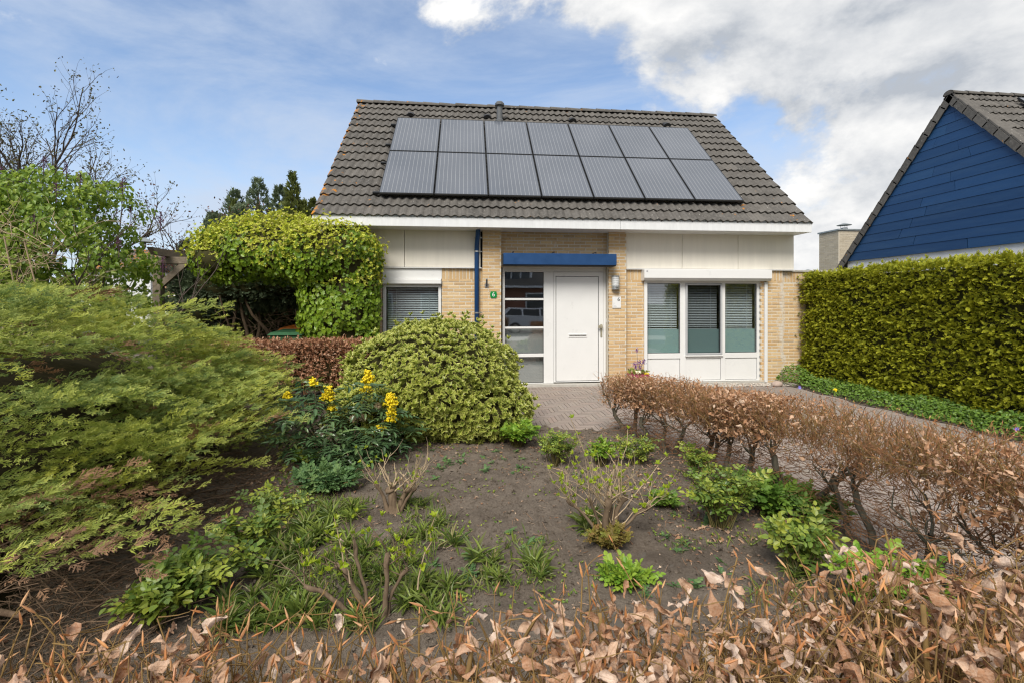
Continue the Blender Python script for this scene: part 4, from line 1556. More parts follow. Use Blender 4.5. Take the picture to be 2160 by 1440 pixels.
# roof slabs, verge tiles, tiles of the slope that faces the street
ca, sa = 1 / math.hypot(1, slope), slope / math.hypot(1, slope)
sl = (aZ - kZ) / sa + .25
for s in (-1, 1):
    Mx = Matrix(((1, 0, 0, XG), (0, -s * ca, 0, aY), (0, 0, 0, aZ), (0, 0, 0, 1)))
    u = np.array([0, s * ca, -sa]); nn = np.array([0, s * sa, ca])
    Ms = Matrix(((1, u[0], nn[0], XG), (0, u[1], nn[1], aY), (0, u[2], nn[2], aZ), (0, 0, 0, 1)))
    g = Geo(); g.box(-.02, 8.8, 0, sl, -.10, -.01, M=Ms); rf = g.build('roof', MAT_TILE, nb)
    nt_ = int(sl / .335) + 1
    for i in range(nt_):
        s0 = i * sl / nt_
        g = Geo()
        Mt = Ms @ Matrix.Translation((0, s0, 0)) @ Matrix.Rotation(-.05, 4, 'X')
        g.box(-.045, .19, -.03, sl / nt_ + .02, -.012, .035, M=Mt, b=.008, tint=rng.random()); g.box(-.045, -.022, -.02, sl / nt_ + .018, -.165, -.013, M=Mt, b=.005)
        g.build('verge_tile', MAT_TILE, rf)
    if s < 0:
        ff = Geo()
        for i in range(nt_ + 1):
            for c_ in range(26):
                s1 = (i + 1) * sl / nt_
                loc = np.array([XG + .34 + c_ * .2974, aY, aZ]) + u * (s1 + .03) + nn * .0
                R_ = np.stack([np.array([1., 0, 0]), -u, nn], -1)
                if i < 9 and c_ < 9:
                    o = link('roof_tile', TILE_ME, rf)
                    o.matrix_local = Matrix((*[tuple(R_[q]) + (float(loc[q]),) for q in range(3)], (0, 0, 0, 1)))
                else:
                    ff.inst(TT, [loc], R_[None], 1.0, rng.random())
        ff.build('roof_tile_field', MAT_TILE, rf, kind='stuff')
        pvt = thing('solar_module', 'dark-edged solar panel on the roof of the neighbouring house', 'solar panel', (0, 0, 0))
        p = np.array([XG + 1.75, aY, aZ]) + u * 1.25 + nn * .12
        R_ = np.stack([np.array([1., 0, 0]), -u, nn], -1)
        pvt.matrix_world = Matrix((*[tuple(R_[q]) + (float(p[q]),) for q in range(3)], (0, 0, 0, 1)))
        for nm_, me in (('frame', PVF), ('cell_glass', PVG), ('edge_strip', PVE)):
            o = bpy.data.objects.new(nm_, me); COL.objects.link(o); o.parent = pvt
for i in range(21):
    o = link('ridge_tile', RIDGE_ME, nb); o.parent = nb
    o.matrix_parent_inverse = Matrix.Translation(-Vector(nb.location))
    o.location = (XG - .03 + i * .40, aY, aZ - .03); o.rotation_euler = (0, .012, rng.normal() * .006)
g = Geo(); g.box(XG + .0, 20, kY - .02, kY + .10, kZ - .14, kZ + .03); g.build('fascia', MAT_BLUE, nb)

# ================================================================== plants: materials
MAT_JUNIPER = leafmat('juniper_scale_leaf', [(0.15, 0.24, 0.10), (0.19, 0.275, 0.075), (0.27, 0.345, 0.075), (0.38, 0.43, 0.09)], (0.56, 0.64, 0.23), (0.40, 0.95), 0.38, 0.6, 0.2, patch=(0.18, 0.27, 0.13), patch_scale=1.2, patch_f=0.5, hue_noise=3)
MAT_DEADJUN = leafmat('dead_juniper', [(0.19, 0.10, 0.055), (0.27, 0.155, 0.085), (0.15, 0.09, 0.055)], None, transl=0.1, rough=0.8)
MAT_CORE = plain('inner_twig_brown', (0.055, 0.052, 0.022), 0.95, 0.3, 9, 0.05)  # brown of dead inner twigs, for the opaque hulls inside the plants
MAT_CLIPPED = leafmat('clipped_conifer_leaf', [(0.12, 0.165, 0.014), (0.19, 0.235, 0.018), (0.26, 0.30, 0.024), (0.14, 0.19, 0.018)], (0.46, 0.49, 0.05), (0.35, 1.0), 0.3, 0.55, 0.25, hue_noise=4)
MAT_VARIEG = leafmat('variegated_leaf', [(0.10, 0.17, 0.028), (0.15, 0.23, 0.035), (0.21, 0.28, 0.045), (0.11, 0.18, 0.035)], (0.58, 0.62, 0.22), (0.48, 0.90), 0.28, 0.38, 0.45)
MAT_IVY = leafmat('ivy_leaf', [(0.065, 0.15, 0.014), (0.13, 0.24, 0.02), (0.20, 0.32, 0.03), (0.09, 0.18, 0.016), (0.27, 0.36, 0.06)], None, transl=0.28, rough=0.38, spec=0.45, hue_noise=5)
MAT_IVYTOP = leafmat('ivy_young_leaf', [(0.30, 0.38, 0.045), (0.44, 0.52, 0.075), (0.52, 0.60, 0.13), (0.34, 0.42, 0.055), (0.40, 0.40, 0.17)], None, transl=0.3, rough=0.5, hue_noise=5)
MAT_LILAC = leafmat('lilac_leaf', [(0.095, 0.18, 0.03), (0.15, 0.26, 0.04), (0.25, 0.35, 0.055), (0.12, 0.22, 0.035)], None, transl=0.4, rough=0.42, spec=0.4)
MAT_LILACFL = leafmat('lilac_bud', [(0.09, 0.035, 0.075), (0.14, 0.05, 0.10), (0.08, 0.04, 0.05)], None, transl=0.1)
MAT_BLUECON = leafmat('blue_conifer', [(0.065, 0.105, 0.075), (0.095, 0.145, 0.105), (0.12, 0.175, 0.12)], (0.17, 0.22, 0.16), (0.5, 1.1), 0.15, 0.65, 0.2, hue_noise=2)
MAT_DARKCON = leafmat('dark_conifer', [(0.055, 0.085, 0.026), (0.085, 0.12, 0.036), (0.11, 0.15, 0.045)], (0.17, 0.20, 0.07), (0.5, 1.1), 0.15, 0.65, 0.2, hue_noise=2)
MAT_DRYLEAF = leafmat('dry_beech_leaf', [(0.30, 0.145, 0.070), (0.46, 0.27, 0.155), (0.60, 0.40, 0.265), (0.38, 0.19, 0.090), (0.68, 0.53, 0.40)], None, transl=0.22, rough=0.55, spec=0.3, hue_noise=30)
MAT_DRYLEAF_RED = leafmat('dry_beech_leaf_reddish', [(0.26, 0.115, 0.060), (0.40, 0.20, 0.11), (0.50, 0.30, 0.19), (0.30, 0.135, 0.065), (0.58, 0.40, 0.28)], None, transl=0.2, rough=0.5, hue_noise=14)


def dry_leaf_mat(name, cols):
    m, nt = _nt(name)
    cols = [leaf_gain(c) for c in cols]
    c = ramp(nt, tint_socket(nt, False), cols)
    a = nt.nodes.new('ShaderNodeAttribute'); a.attribute_name = 'grad'
    c = mixc(nt, mapr(nt, a.outputs['Fac'], 0.12, 0.0, 0, 0.45), c, (0.20, 0.10, 0.05))          # midrib
    n = noise_node(nt, 55, 4, 0.7); n2 = noise_node(nt, 260, 3, 0.6)
    c = mixc(nt, mapr(nt, n, 0.42, 0.70, 0, 0.65), c, (0.24, 0.115, 0.05))
    c = mixc(nt, mapr(nt, n2, 0.40, 0.75, 0, 0.35), c, (0.70, 0.56, 0.42))
    return finish(m, nt, c, 0.6, 0.3, mixc(nt, .5, n, n2), 0.006, 0.8, transl=0.2)


MAT_FRONTLEAF = dry_leaf_mat('dry_front_leaf', [(0.27, 0.115, 0.055), (0.48, 0.27, 0.155), (0.64, 0.44, 0.31), (0.38, 0.18, 0.085), (0.78, 0.64, 0.53)])
MAT_BUD = leafmat('beech_bud', [(0.42, 0.165, 0.055), (0.52, 0.25, 0.095), (0.32, 0.12, 0.05), (0.56, 0.33, 0.16)], (0.54, 0.34, 0.18), (0.7, 1.1), 0.05, 0.4, 0.45)
MAT_TWIG = barkmat('beech_twig', (0.13, 0.080, 0.032), (0.28, 0.18, 0.065), 60)
MAT_TWIG_RED = barkmat('beech_twig_reddish', (0.20, 0.095, 0.048), (0.33, 0.175, 0.085), 60)
MAT_TRUNK = barkmat('beech_trunk', (0.075, 0.065, 0.048), (0.16, 0.145, 0.105), 35)
MAT_BROWNBARK = barkmat('brown_bark', (0.095, 0.065, 0.042), (0.20, 0.145, 0.095), 40)
MAT_DARKBARK = barkmat('dark_bark', (0.055, 0.042, 0.035), (0.10, 0.08, 0.066), 30)
MAT_TAN = barkmat('tan_stem', (0.30, 0.22, 0.135), (0.46, 0.36, 0.24), 50)
MAT_DEADWOOD = barkmat('dead_brown_twig', (0.085, 0.055, 0.035), (0.19, 0.13, 0.085), 40)
MAT_ROSE = leafmat('rose_leaf', [(0.075, 0.145, 0.035), (0.125, 0.21, 0.045), (0.19, 0.28, 0.055), (0.27, 0.33, 0.055), (0.11, 0.18, 0.065)], None, transl=0.3, rough=0.4, spec=0.4)
MAT_ROSESTEM = barkmat('green_stem', (0.09, 0.10, 0.03), (0.16, 0.11, 0.045), 30)
MAT_MAHONIA = leafmat('mahonia_leaf', [(0.035, 0.080, 0.042), (0.055, 0.115, 0.055), (0.085, 0.155, 0.075), (0.13, 0.21, 0.08)], None, transl=0.12, rough=0.3, spec=0.55)
MAT_YELLOW = leafmat('yellow_flower', [(0.76, 0.58, 0.012), (0.80, 0.66, 0.02), (0.70, 0.50, 0.01)], None, transl=0.2, rough=0.5, hue_noise=60)
MAT_TUFT = leafmat('lance_leaf', [(0.075, 0.135, 0.035), (0.12, 0.19, 0.045), (0.18, 0.25, 0.06), (0.10, 0.15, 0.065), (0.30, 0.27, 0.12)], None, transl=0.3, rough=0.42, spec=0.4)
MAT_FRESH = leafmat('fresh_shoot_leaf', [(0.24, 0.36, 0.03), (0.32, 0.42, 0.045), (0.20, 0.31, 0.03)], None, transl=0.4, rough=0.45)
MAT_COVER = leafmat('ground_cover_leaf', [(0.065, 0.145, 0.028), (0.10, 0.20, 0.035), (0.15, 0.26, 0.045), (0.08, 0.16, 0.045)], None, transl=0.3, rough=0.4, spec=0.4)
MAT_FERNY = leafmat('ferny_leaf', [(0.055, 0.125, 0.055), (0.085, 0.17, 0.07), (0.12, 0.21, 0.085)], None, transl=0.25, rough=0.5)
MAT_BRIGHTLEAF = leafmat('bright_herb_leaf', [(0.11, 0.24, 0.03), (0.17, 0.31, 0.04), (0.23, 0.35, 0.05), (0.09, 0.19, 0.03)], None, transl=0.3, rough=0.45)
MAT_MOSSY = leafmat('bronze_moss', [(0.14, 0.10, 0.025), (0.19, 0.17, 0.03), (0.22, 0.12, 0.04), (0.13, 0.16, 0.03)], None, transl=0.2, rough=0.6)
MAT_LITTER = leafmat('leaf_litter', [(0.20, 0.10, 0.055), (0.33, 0.19, 0.11), (0.43, 0.29, 0.19), (0.15, 0.08, 0.05), (0.52, 0.40, 0.29)], None, transl=0.05, rough=0.75)
MAT_PLUM = leafmat('plum_leaf', [(0.13, 0.06, 0.045), (0.19, 0.09, 0.06), (0.10, 0.06, 0.045)], None, transl=0.25)
MAT_TREEBUD = leafmat('opening_bud', [(0.07, 0.075, 0.03), (0.10, 0.11, 0.035), (0.08, 0.05, 0.04)], None, transl=0.2)

LEAF = leaf_tpl(0.45, 0.18, 0.18)
LEAF_WIDE = leaf_tpl(0.62, 0.14, 0.22)
LEAF_NARROW = leaf_tpl(0.115, 0.3, 0.5, 0.6)
LEAF_ROUND = leaf_tpl(0.9, 0.12, 0.15)
IVY = ivy_tpl()
LEAF4 = Tpl([(0, 0, 0), (.52, 0, -.06), (1, 0, -.16), (.45, .25, .05), (.45, -.25, .05)], [(0, 1, 3), (1, 2, 3), (0, 4, 1), (1, 4, 2)], [.35, 0, .8, 1, 1])
LEAF4W = Tpl([(0, 0, 0), (.5, 0, -.06), (1, 0, -.2), (.42, .34, .05), (.42, -.34, .05)], [(0, 1, 3), (1, 2, 3), (0, 4, 1), (1, 4, 2)], [.35, 0, .8, 1, 1])
SPR = [spray_tpl(s, 5, 1, 0.036, 0.60, 0.46, 0.12) for s in range(5)]
FAN = [spray_tpl(40 + s, 4, 0, 0.085, 0.62, 0.55, 0.12) for s in range(4)]
FANS = [spray_tpl(60 + s, 3, 0, 0.10, 0.62, 0.55, 0.12) for s in range(4)]
DRY = [dry_leaf_tpl(s, 9, 5, 0.5 + 0.28 * s, 0.3 + 0.3 * (s % 4)) for s in range(8)]
DRYS = [dry_leaf_tpl(20 + s, 4, 3, 0.9 + 0.4 * s, 0.5) for s in range(4)]
BUD = bud_tpl()
BUDS = Tpl([(0, 0, 0), (.4, .1, 0), (.4, -.05, .087), (.4, -.05, -.087), (1, 0, 0)], [(0, 1, 2), (0, 2, 3), (0, 3, 1), (4, 2, 1), (4, 3, 2), (4, 1, 3)], [0, .4, .4, .4, 1])
DRYM = [dry_leaf_tpl(70 + s, 5, 4, 0.5 + 0.45 * s, 0.3 + 0.3 * (s % 4)) for s in range(5)]


def scatter(g, tpl, P, N_, r, size, jit=0.5, down=0.5, mat=0, tint=None):
    """leaves lying over a surface: faces follow the normals, tips hang"""
    n = len(P)
    if n == 0:
        return
    nn = nrm(N_ + jit * r.normal(size=(n, 3)))
    tip = nrm(np.cross(nn, rand_dirs(r, n)) + np.array([0, 0, -down]))
    size = np.asarray(size)
    if size.ndim == 0:
        size = size * r.uniform(.65, 1.2, n)
    g.inst(tpl, P, frames(tip, nn), size, r.random(n) if tint is None else tint, mat)


def rosettes(g, tpl, P, axis, r, k, size, open_=0.9, mat=0, tint=None):
    n = len(P)
    axis = nrm(axis)
    F_ = frames(axis, rand_dirs(r, n))
    base = r.random(n) if tint is None else tint
    for i in range(k):
        a = 2 * math.pi * i / k + r.uniform(-.35, .35, n)
        op = open_ * r.uniform(.55, 1.2, n) * (0.45 if i >= k - 2 else 1)
        d = F_[:, :, 0] * np.cos(op)[:, None] + (F_[:, :, 1] * np.cos(a)[:, None] + F_[:, :, 2] * np.sin(a)[:, None]) * np.sin(op)[:, None]
        g.inst(tpl, P, frames(d, F_[:, :, 0] + .15 * r.normal(size=(n, 3))), size * r.uniform(.7, 1.15, n), np.clip(base + r.uniform(-.18, .18, n), 0, 1), mat)


# ------------------------------------------------------------------ spreading juniper on the left
r = np.random.default_rng(3)
jun = thing('juniper', 'huge spreading golden-green juniper shrub with layered feathery branches', 'shrub', (-3.2, 4.2, 0))
JX, JW, JH = -1.84, 1.7, 1.64


def jun_edge(y):
    return JX - .38 * np.clip((y - 3.9) / 1.3, 0, 1) - 0.10 * np.sin(y * 2.1 + 1) - 0.08 * np.sin(y * 4.7)


def jun_h(x, y):
    a = np.clip((jun_edge(y) - x) / JW, 0, 1) ** .45
    far_ = np.clip((7.1 - y) / 1.0, 0, 1) ** .5
    near = np.clip((y - 1.25) / 1.1, 0, 1) ** .5
    left = np.clip((x + 6.4) / 1.0, 0, 1) ** .5
    p = np.stack([x, y, 0 * x], -1)
    return JH * a * far_ * near * left * (1 + .10 * vnoise(p, 8, 1.1))


pads = []
for i in range(165):                                          # boughs, each a tier of overlapping pads
    y = r.uniform(1.5, 6.9)
    if r.random() < .62:
        qv = r.uniform(.12, 1) ** .9
        x = jun_edge(y) - JW * qv ** (1 / .45) - .05
        z = qv * JH * np.clip((7.1 - y), 0, 1) ** .5 * np.clip((y - 1.25) / 1.1, 0, 1) ** .5
        steep = 1
    else:
        x = r.uniform(-5.2, -1.9); z = float(jun_h(np.array(x), np.array(y))); steep = 0
    if x < -.95 * y - .9:
        continue
    az = r.normal(-.28, .55); lift = r.uniform(-.10, .30) if steep else r.uniform(0, .35)
    push = r.uniform(-.24, .08)                               # some boughs stand out, others lie deep
    hue = r.random()
    for j in range(r.integers(4, 7)):
        u, v = r.uniform(-.45, .30), r.normal(0, .26)
        pads.append((x + push * math.cos(az) + u * math.cos(az) - v * math.sin(az), y + push * math.sin(az) + u * math.sin(az) + v * math.cos(az), z + .6 * push + r.normal(0, .04) + .1 * u, steep, az + r.normal(0, .28) + v * .5, lift, hue))
SP, SD, SU, SZ, ST = [], [], [], [], []
dead = []
for (x, y, z, steep, az, lift, hue) in pads:
    d = np.array([math.cos(az), math.sin(az), lift + r.normal(0, .08)])
    d = nrm(d); up = nrm(np.array([.25 * d[0], .25 * d[1], 1.0]) + .2 * r.normal(size=3)); side = np.cross(up, d); side = nrm(side)
    L, W_ = (r.uniform(.5, 1.0), r.uniform(.30, .58)) if r.random() < .78 else (r.uniform(.6, .95), r.uniform(.08, .16))
    c = np.array([x - .12 + (.16 if W_ < .2 else 0), y, z - .02 + r.normal(0, .05)])
    m = 34 if W_ > .2 else 18
    u = r.uniform(-.75, 1, m); v = r.uniform(-1, 1, m) * (1 - .62 * np.clip(u, 0, 1) ** 1.5)
    pos = c + d * (u * L / 2)[:, None] + side * (v * W_ / 2)[:, None] + up * (.07 * (1 - v * v) - .10 * np.clip(u, 0, 1) ** 2 * L + r.normal(0, .016, m))[:, None]
    dd = nrm(d + side * (v * .75)[:, None] + up * (r.uniform(-.10, .40, m))[:, None] + .16 * r.normal(size=(m, 3)))
    SP.append(pos); SD.append(dd); SU.append(np.repeat(up[None], m, 0) + .3 * r.normal(size=(m, 3))); SZ.append(r.uniform(.075, .145, m) * (.82 if y < 3.2 else 1.0))
    ST.append(np.clip(hue + r.uniform(-.2, .2, m), 0, 1))
    dead.append(np.full(m, r.random() < (.10 if z < .7 else .02)))
SP, SD, SU, SZ, ST, dead = map(np.concatenate, (SP, SD, SU, SZ, ST, dead))
ok = SP[:, 2] > np.interp(SP[:, 1], [2.0, 2.7, 3.5, 4.6], [.50, .40, .24, .08]) + .08 * vnoise(SP, 51, 4)
SP, SD, SU, SZ, ST, dead = SP[ok], SD[ok], SU[ok], SZ[ok], ST[ok], dead[ok]
R_ = frames(SD, SU)
g = Geo(); gd = Geo()
k = r.integers(0, 5, len(SP))
for i in range(5):
    s = (k == i) & ~dead
    g.inst(SPR[i], SP[s], R_[s], SZ[s], ST[s])
    s = (k == i) & dead
    gd.inst(SPR[i], SP[s], R_[s], SZ[s], ST[s])
g.build('foliage', MAT_JUNIPER, jun, kind='stuff')
gd.build('dead_foliage', MAT_DEADJUN, jun, kind='stuff')
# added opaque hull that blocks light through the foliage, well inside the surface
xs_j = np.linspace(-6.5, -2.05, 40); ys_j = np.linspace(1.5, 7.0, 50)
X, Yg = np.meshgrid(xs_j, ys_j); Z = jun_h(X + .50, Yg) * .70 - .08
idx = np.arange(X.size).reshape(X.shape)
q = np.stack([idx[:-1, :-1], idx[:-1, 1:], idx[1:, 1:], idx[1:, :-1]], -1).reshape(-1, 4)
g = Geo(); g.raw(np.stack([X, Yg, Z], -1).reshape(-1, 3), q.ravel(), np.full(len(q), 4)); g.build('inner_hull', plain('juniper_hull_brown', (0.035, 0.030, 0.016), .95, .4, 14, .05, .02), jun, smooth=True)
# bare brown branches showing under the skirt
n = 2600
y = 1.45 + 3.6 * r.random(n) ** 1.6; x = jun_edge(y) - r.uniform(-.42, .6, n)
p0 = np.stack([x - .25, y + r.normal(0, .1, n), r.uniform(.02, .48, n) * np.interp(y, [2, 4.5], [1, .45]) * np.clip((jun_edge(y) + .25 - x) / .45, .10, 1)], -1)
az = r.normal(-.25, .55, n); L = r.uniform(.10, .40, n)
d = np.stack([np.cos(az), np.sin(az), r.normal(0.02, .3, n)], -1)
P = p0[:, None] + d[:, None] * (np.linspace(0, 1, 5)[None, :, None] * L[:, None, None]) + np.cumsum(r.normal(0, .022, (n, 5, 3)), 1)
P[:, :, 2] = np.maximum(P[:, :, 2], .015)
g = Geo(); g.tubes(P, np.linspace(1, .4, 5)[None] * (.0016 + .005 * r.random(n) ** 3)[:, None], 4, r.random(n)); g.build('bare_branches', MAT_DEADWOOD, jun, kind='stuff')
for i in range(9):
    a = np.array([-2.9 - .15 * i % 1, 1.9 + .5 * i, .02]); b = np.array([jun_edge(1.9 + .5 * i) - .15, 1.75 + .5 * i, .22 + .1 * r.random()])
    t_ = np.linspace(0, 1, 6)[:, None]
    g = Geo(); g.tubes(a + (b - a) * t_ + np.array([0, 0, .12]) * np.sin(t_ * 3.1) + r.normal(0, .02, (6, 3)), np.linspace(.035, .012, 6), 6); g.build('limb', MAT_DEADWOOD, jun)

# ------------------------------------------------------------------ clipped conifer hedge on the right
r = np.random.default_rng(4)
hd = thing('clipped_hedge', 'tall clipped yellow-green conifer hedge along the drive', 'hedge', (7.1, 6, 0))
HXF, HY0, HY1, HZ = 6.74, 2.6, 9.02, 2.17
P, Nn = [], []
for face, n in (('f', 21000), ('t', 4200), ('e', 500)):
    cl = n // 7
    a = r.random((cl, 2))
    if face == 'f':
        c = np.stack([np.full(cl, HXF), HY0 + (HY1 - HY0) * a[:, 0], .10 + (HZ - .10) * a[:, 1]], -1); nv = (-1, 0, 0)
    elif face == 't':
        c = np.stack([HXF + .5 * a[:, 0], HY0 + (HY1 - HY0) * a[:, 1], np.full(cl, HZ)], -1); nv = (0, 0, 1)
    else:
        c = np.stack([HXF + .9 * a[:, 0], np.full(cl, HY0), .1 + (HZ - .1) * a[:, 1]], -1); nv = (0, -1, 0)
    nv = np.array(nv, float)
    c = c + nv * (0.022 * vnoise(c, 3, 3.0) + .04 * vnoise(c, 4, .8))[:, None]
    cc = np.repeat(c, 7, 0) + r.normal(0, .035, (cl * 7, 3)) - nv * r.uniform(0, .06, (cl * 7, 1))
    P.append(cc); Nn.append(np.repeat(nv[None], cl * 7, 0))
P, Nn = np.concatenate(P), np.concatenate(Nn)
n = len(P)
D = nrm(Nn * .75 + .55 * r.normal(size=(n, 3)) + np.array([0, -.25, .12]))
g = Geo(); k = r.integers(0, 4, n)
R_ = frames(D, np.array([0, 0, 1.0]) + .55 * r.normal(size=(n, 3)))
tt = np.clip(r.random(n) * .8 + .3 * vnoise(P, 9, 1.5) + .1, 0, 1)
for i in range(4):
    s = k == i
    g.inst(FANS[i], P[s], R_[s], r.uniform(.05, .10, s.sum()), tt[s])
g.build('foliage', MAT_CLIPPED, hd, kind='stuff')
g = Geo(); g.box(HXF + .09, HXF + .85, HY0 + .06, HY1 - .02, 0, HZ - .08); g.build('inner_hull', plain('conifer_inner_wood', (0.045, 0.045, 0.015), .95, .3, 9, .05), hd)

# ------------------------------------------------------------------ ground cover under it
r = np.random.default_rng(5)


def cover_edge(y):
    return 6.32 - .035 * (y - 5) - .03 * np.sin(y * 3) + .05 * np.sin(y * 7)


n = 9500
y = r.uniform(2.8, 8.95, n); u = r.random(n)
x = cover_edge(y) + u * (6.86 - cover_edge(y))
hgt = (.05 + .15 * np.clip(u * 3.2, 0, 1)) * (1 + .4 * vnoise(np.stack([x, y, 0 * x], -1), 6, 3)) + .24 * np.exp(-((x - 6.42) ** 2 + (y - 8.78) ** 2) / .07)
z = .02 + hgt * r.random(n) ** .35
g = Geo()
s = r.random(n) < .5
nn = nrm(np.stack([r.normal(-.35, .45, n), r.normal(-.3, .45, n), np.ones(n)], -1))
Pc = np.stack([x, y, z], -1)
scatter(g, LEAF_ROUND, Pc[s], nn[s], r, .038, .3, .15); scatter(g, LEAF, Pc[~s], nn[~s], r, .05, .45, .1)
tag(g.build('ground_cover', MAT_COVER, kind='stuff'), 'bright green leafy ground cover at the foot of the clipped hedge', 'ground cover')
g = Geo(); yy_ = np.linspace(2.6, 8.98, 40)
v = [(cover_edge(t_) - .03, t_, .021) for t_ in yy_] + [(8.6, t_, .021) for t_ in yy_]
g.faces(v, [(i, 40 + i, 41 + i, i + 1) for i in range(39)])
g.build('hedge_bed', MAT_SOIL, kind='structure')
for (qx, qy, nm, mt, lb) in ((1762, 822, 'dandelion', MAT_YELLOW, 'yellow dandelion flower in the ground cover'), (1687, 817, 'periwinkle', None, 'pale violet periwinkle flower near the big stone'), (2144, 905, 'periwinkle', None, 'pale violet periwinkle flower at the edge of the drive')):
    p = atG(qx, qy, .20)
    f = thing(nm, lb, 'flower', (p[0], p[1], .02))
    g = Geo(); rosettes(g, LEAF_WIDE, np.array([p]), np.array([[-.4, -.6, .6]]), r, 9 if mt else 6, .035, 1.3)
    g.build('petals', mt or leafmat('violet_petal', [(.22, .20, .60), (.30, .27, .70)]), f)
    g = Geo(); g.tubes(np.array([[p[0], p[1], .02], [p[0] + .01, p[1], .12], p]), .002, 4); g.build('stalk', MAT_ROSESTEM, f)
p = atG(1639, 815)
g = Geo(); ell_core(g, [((p[0], p[1], .05), (.10, .07, .06))], 1.0, 3, .25, 9, 14, 9)
tag(g.build('stone', plain('pinkish_stone', (.42, .33, .28), .9, .2, 15, .1, .01), smooth=True), 'pinkish rounded stone lying at the wall by the ground cover', 'stone')

# ------------------------------------------------------------------ round variegated bush
r = np.random.default_rng(6)
bush = thing('round_bush', 'big round clipped bush with yellow-edged variegated leaves', 'bush', (-.42, 6.1, 0))
ells = [((-.42, 6.1, .60), (1.09, 1.0, .79)), ((.05, 5.75, .35), (.72, .62, .42)), ((-.85, 5.7, .38), (.7, .6, .42))]
P, Nn = blob_points(r, ells, 5400, .085, 2.6, 2, zmin=.05, depth=.10)
s = Nn[:, 1] < .55
P, Nn = P[s], Nn[s]
ax = Nn + np.array([0, -.05, .55]) + .25 * r.normal(size=Nn.shape)
base = np.clip(.5 + .35 * vnoise(P, 11, 3) + .25 * r.normal(size=len(P)), 0, 1)
g = Geo(); rosettes(g, LEAF4, P, ax, r, 7, .058, 1.0, tint=base)
P2, N2 = blob_points(r, ells, 260, .085, 2.6, 2, zmin=.1)
s = (N2[:, 1] < .4)
P2, N2 = P2[s], N2[s]
rosettes(g, LEAF4, P2 + N2 * r.uniform(.02, .09, (len(P2), 1)) + np.array([0, 0, .03]), N2 + np.array([0, 0, 1.2]), r, 7, .062, .75, tint=r.uniform(.3, 1, len(P2)))
g.build('foliage', MAT_VARIEG, bush, kind='stuff')
g = Geo(); ell_core(g, ells, .85, 2, .085, 2.6); g.build('inner_hull', MAT_CORE, bush, smooth=True)
for i in range(7):
    a = i * .9
    g = Geo(); g.tubes(np.array([[-.42 + .10 * math.cos(a), 6.1 + .1 * math.sin(a), 0], [-.42 + .3 * math.cos(a), 6.1 + .3 * math.sin(a), .3], [-.42 + .6 * math.cos(a), 6.1 + .6 * math.sin(a), .6]]), .025, 6); g.build('stem', MAT_BROWNBARK, bush)

# ------------------------------------------------------------------ ivy over the pergola and the corner of the house
r = np.random.default_rng(7)
ivy = thing('ivy', 'thick yellow-green ivy arching from the pergola over the house corner', 'climbing plant', (-2.2, 8.5, 0))
e_top = [((-3.30, 8.75, 2.52), (1.30, .75, .58)), ((-2.45, 8.55, 2.42), (.86, .62, .60)), ((-4.25, 8.8, 2.38), (.50, .6, .40)), ((-2.12, 8.62, 2.30), (.52, .50, .55))]
e_low = [((-2.28, 8.62, 1.45), (.66, .55, .95)), ((-2.22, 8.6, .75), (.64, .5, .8)), ((-2.02, 8.66, 1.75), (.44, .45, .85))]
out_ = lambda p: ~((p[:, 1] > 8.93) & (p[:, 0] > -2.75)) & ~((p[:, 2] > 2.93) & (p[:, 1] > 8.40) & (p[:, 0] > -2.72))
g = Geo()
P, Nn = blob_points(r, e_top + e_low, 17000, .20, 2.4, 5, zmin=.05, depth=.18)
s = out_(P) & (Nn[:, 1] < .6)
P, Nn = P[s], Nn[s]
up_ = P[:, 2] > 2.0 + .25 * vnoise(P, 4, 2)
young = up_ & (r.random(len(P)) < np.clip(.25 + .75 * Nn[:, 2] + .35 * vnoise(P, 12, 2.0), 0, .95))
gl = Geo(); gy_ = Geo()
s1 = ~young
sz = np.where(P[:, 2] > 2.0, .062, .072)
scatter(gl, IVY, P[s1], Nn[s1] + np.array([0, -.1, .25]), r, sz[s1] * r.uniform(.6, 1.15, s1.sum()), .42, .7, tint=np.clip(r.random(s1.sum()) * .75 + .25 * vnoise(P[s1], 13, 1.7) + .1, 0, 1))
gl.build('foliage', MAT_IVY, ivy, kind='stuff')
n_y = P[young]
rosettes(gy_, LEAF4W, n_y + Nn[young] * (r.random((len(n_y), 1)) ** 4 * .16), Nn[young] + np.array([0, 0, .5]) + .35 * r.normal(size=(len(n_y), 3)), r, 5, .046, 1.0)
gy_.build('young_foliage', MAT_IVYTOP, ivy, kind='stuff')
g = Geo(); core = [(c, ra) for c, ra in e_top + e_low]
ell_core(g, [((c[0], min(c[1], 8.6) - .02, c[2] - .04), (ra[0] * .80, ra[1] * .60, ra[2] * .74)) for c, ra in core], 1.0, 5, .1, 2.2); g.build('inner_hull', MAT_CORE, ivy, smooth=True)
for i in range(8):
    x0 = r.uniform(-2.6, -1.9)
    g = Geo(); g.tubes(np.array([[x0, 8.75, 0], [x0 + r.normal(0, .1), 8.8, .6], [x0 + r.normal(0, .15), 8.85, 1.3], [x0 + r.normal(0, .2), 8.8, 2.1]]), np.array([.035, .03, .022, .015]), 6); g.build('stem', MAT_BROWNBARK, ivy)

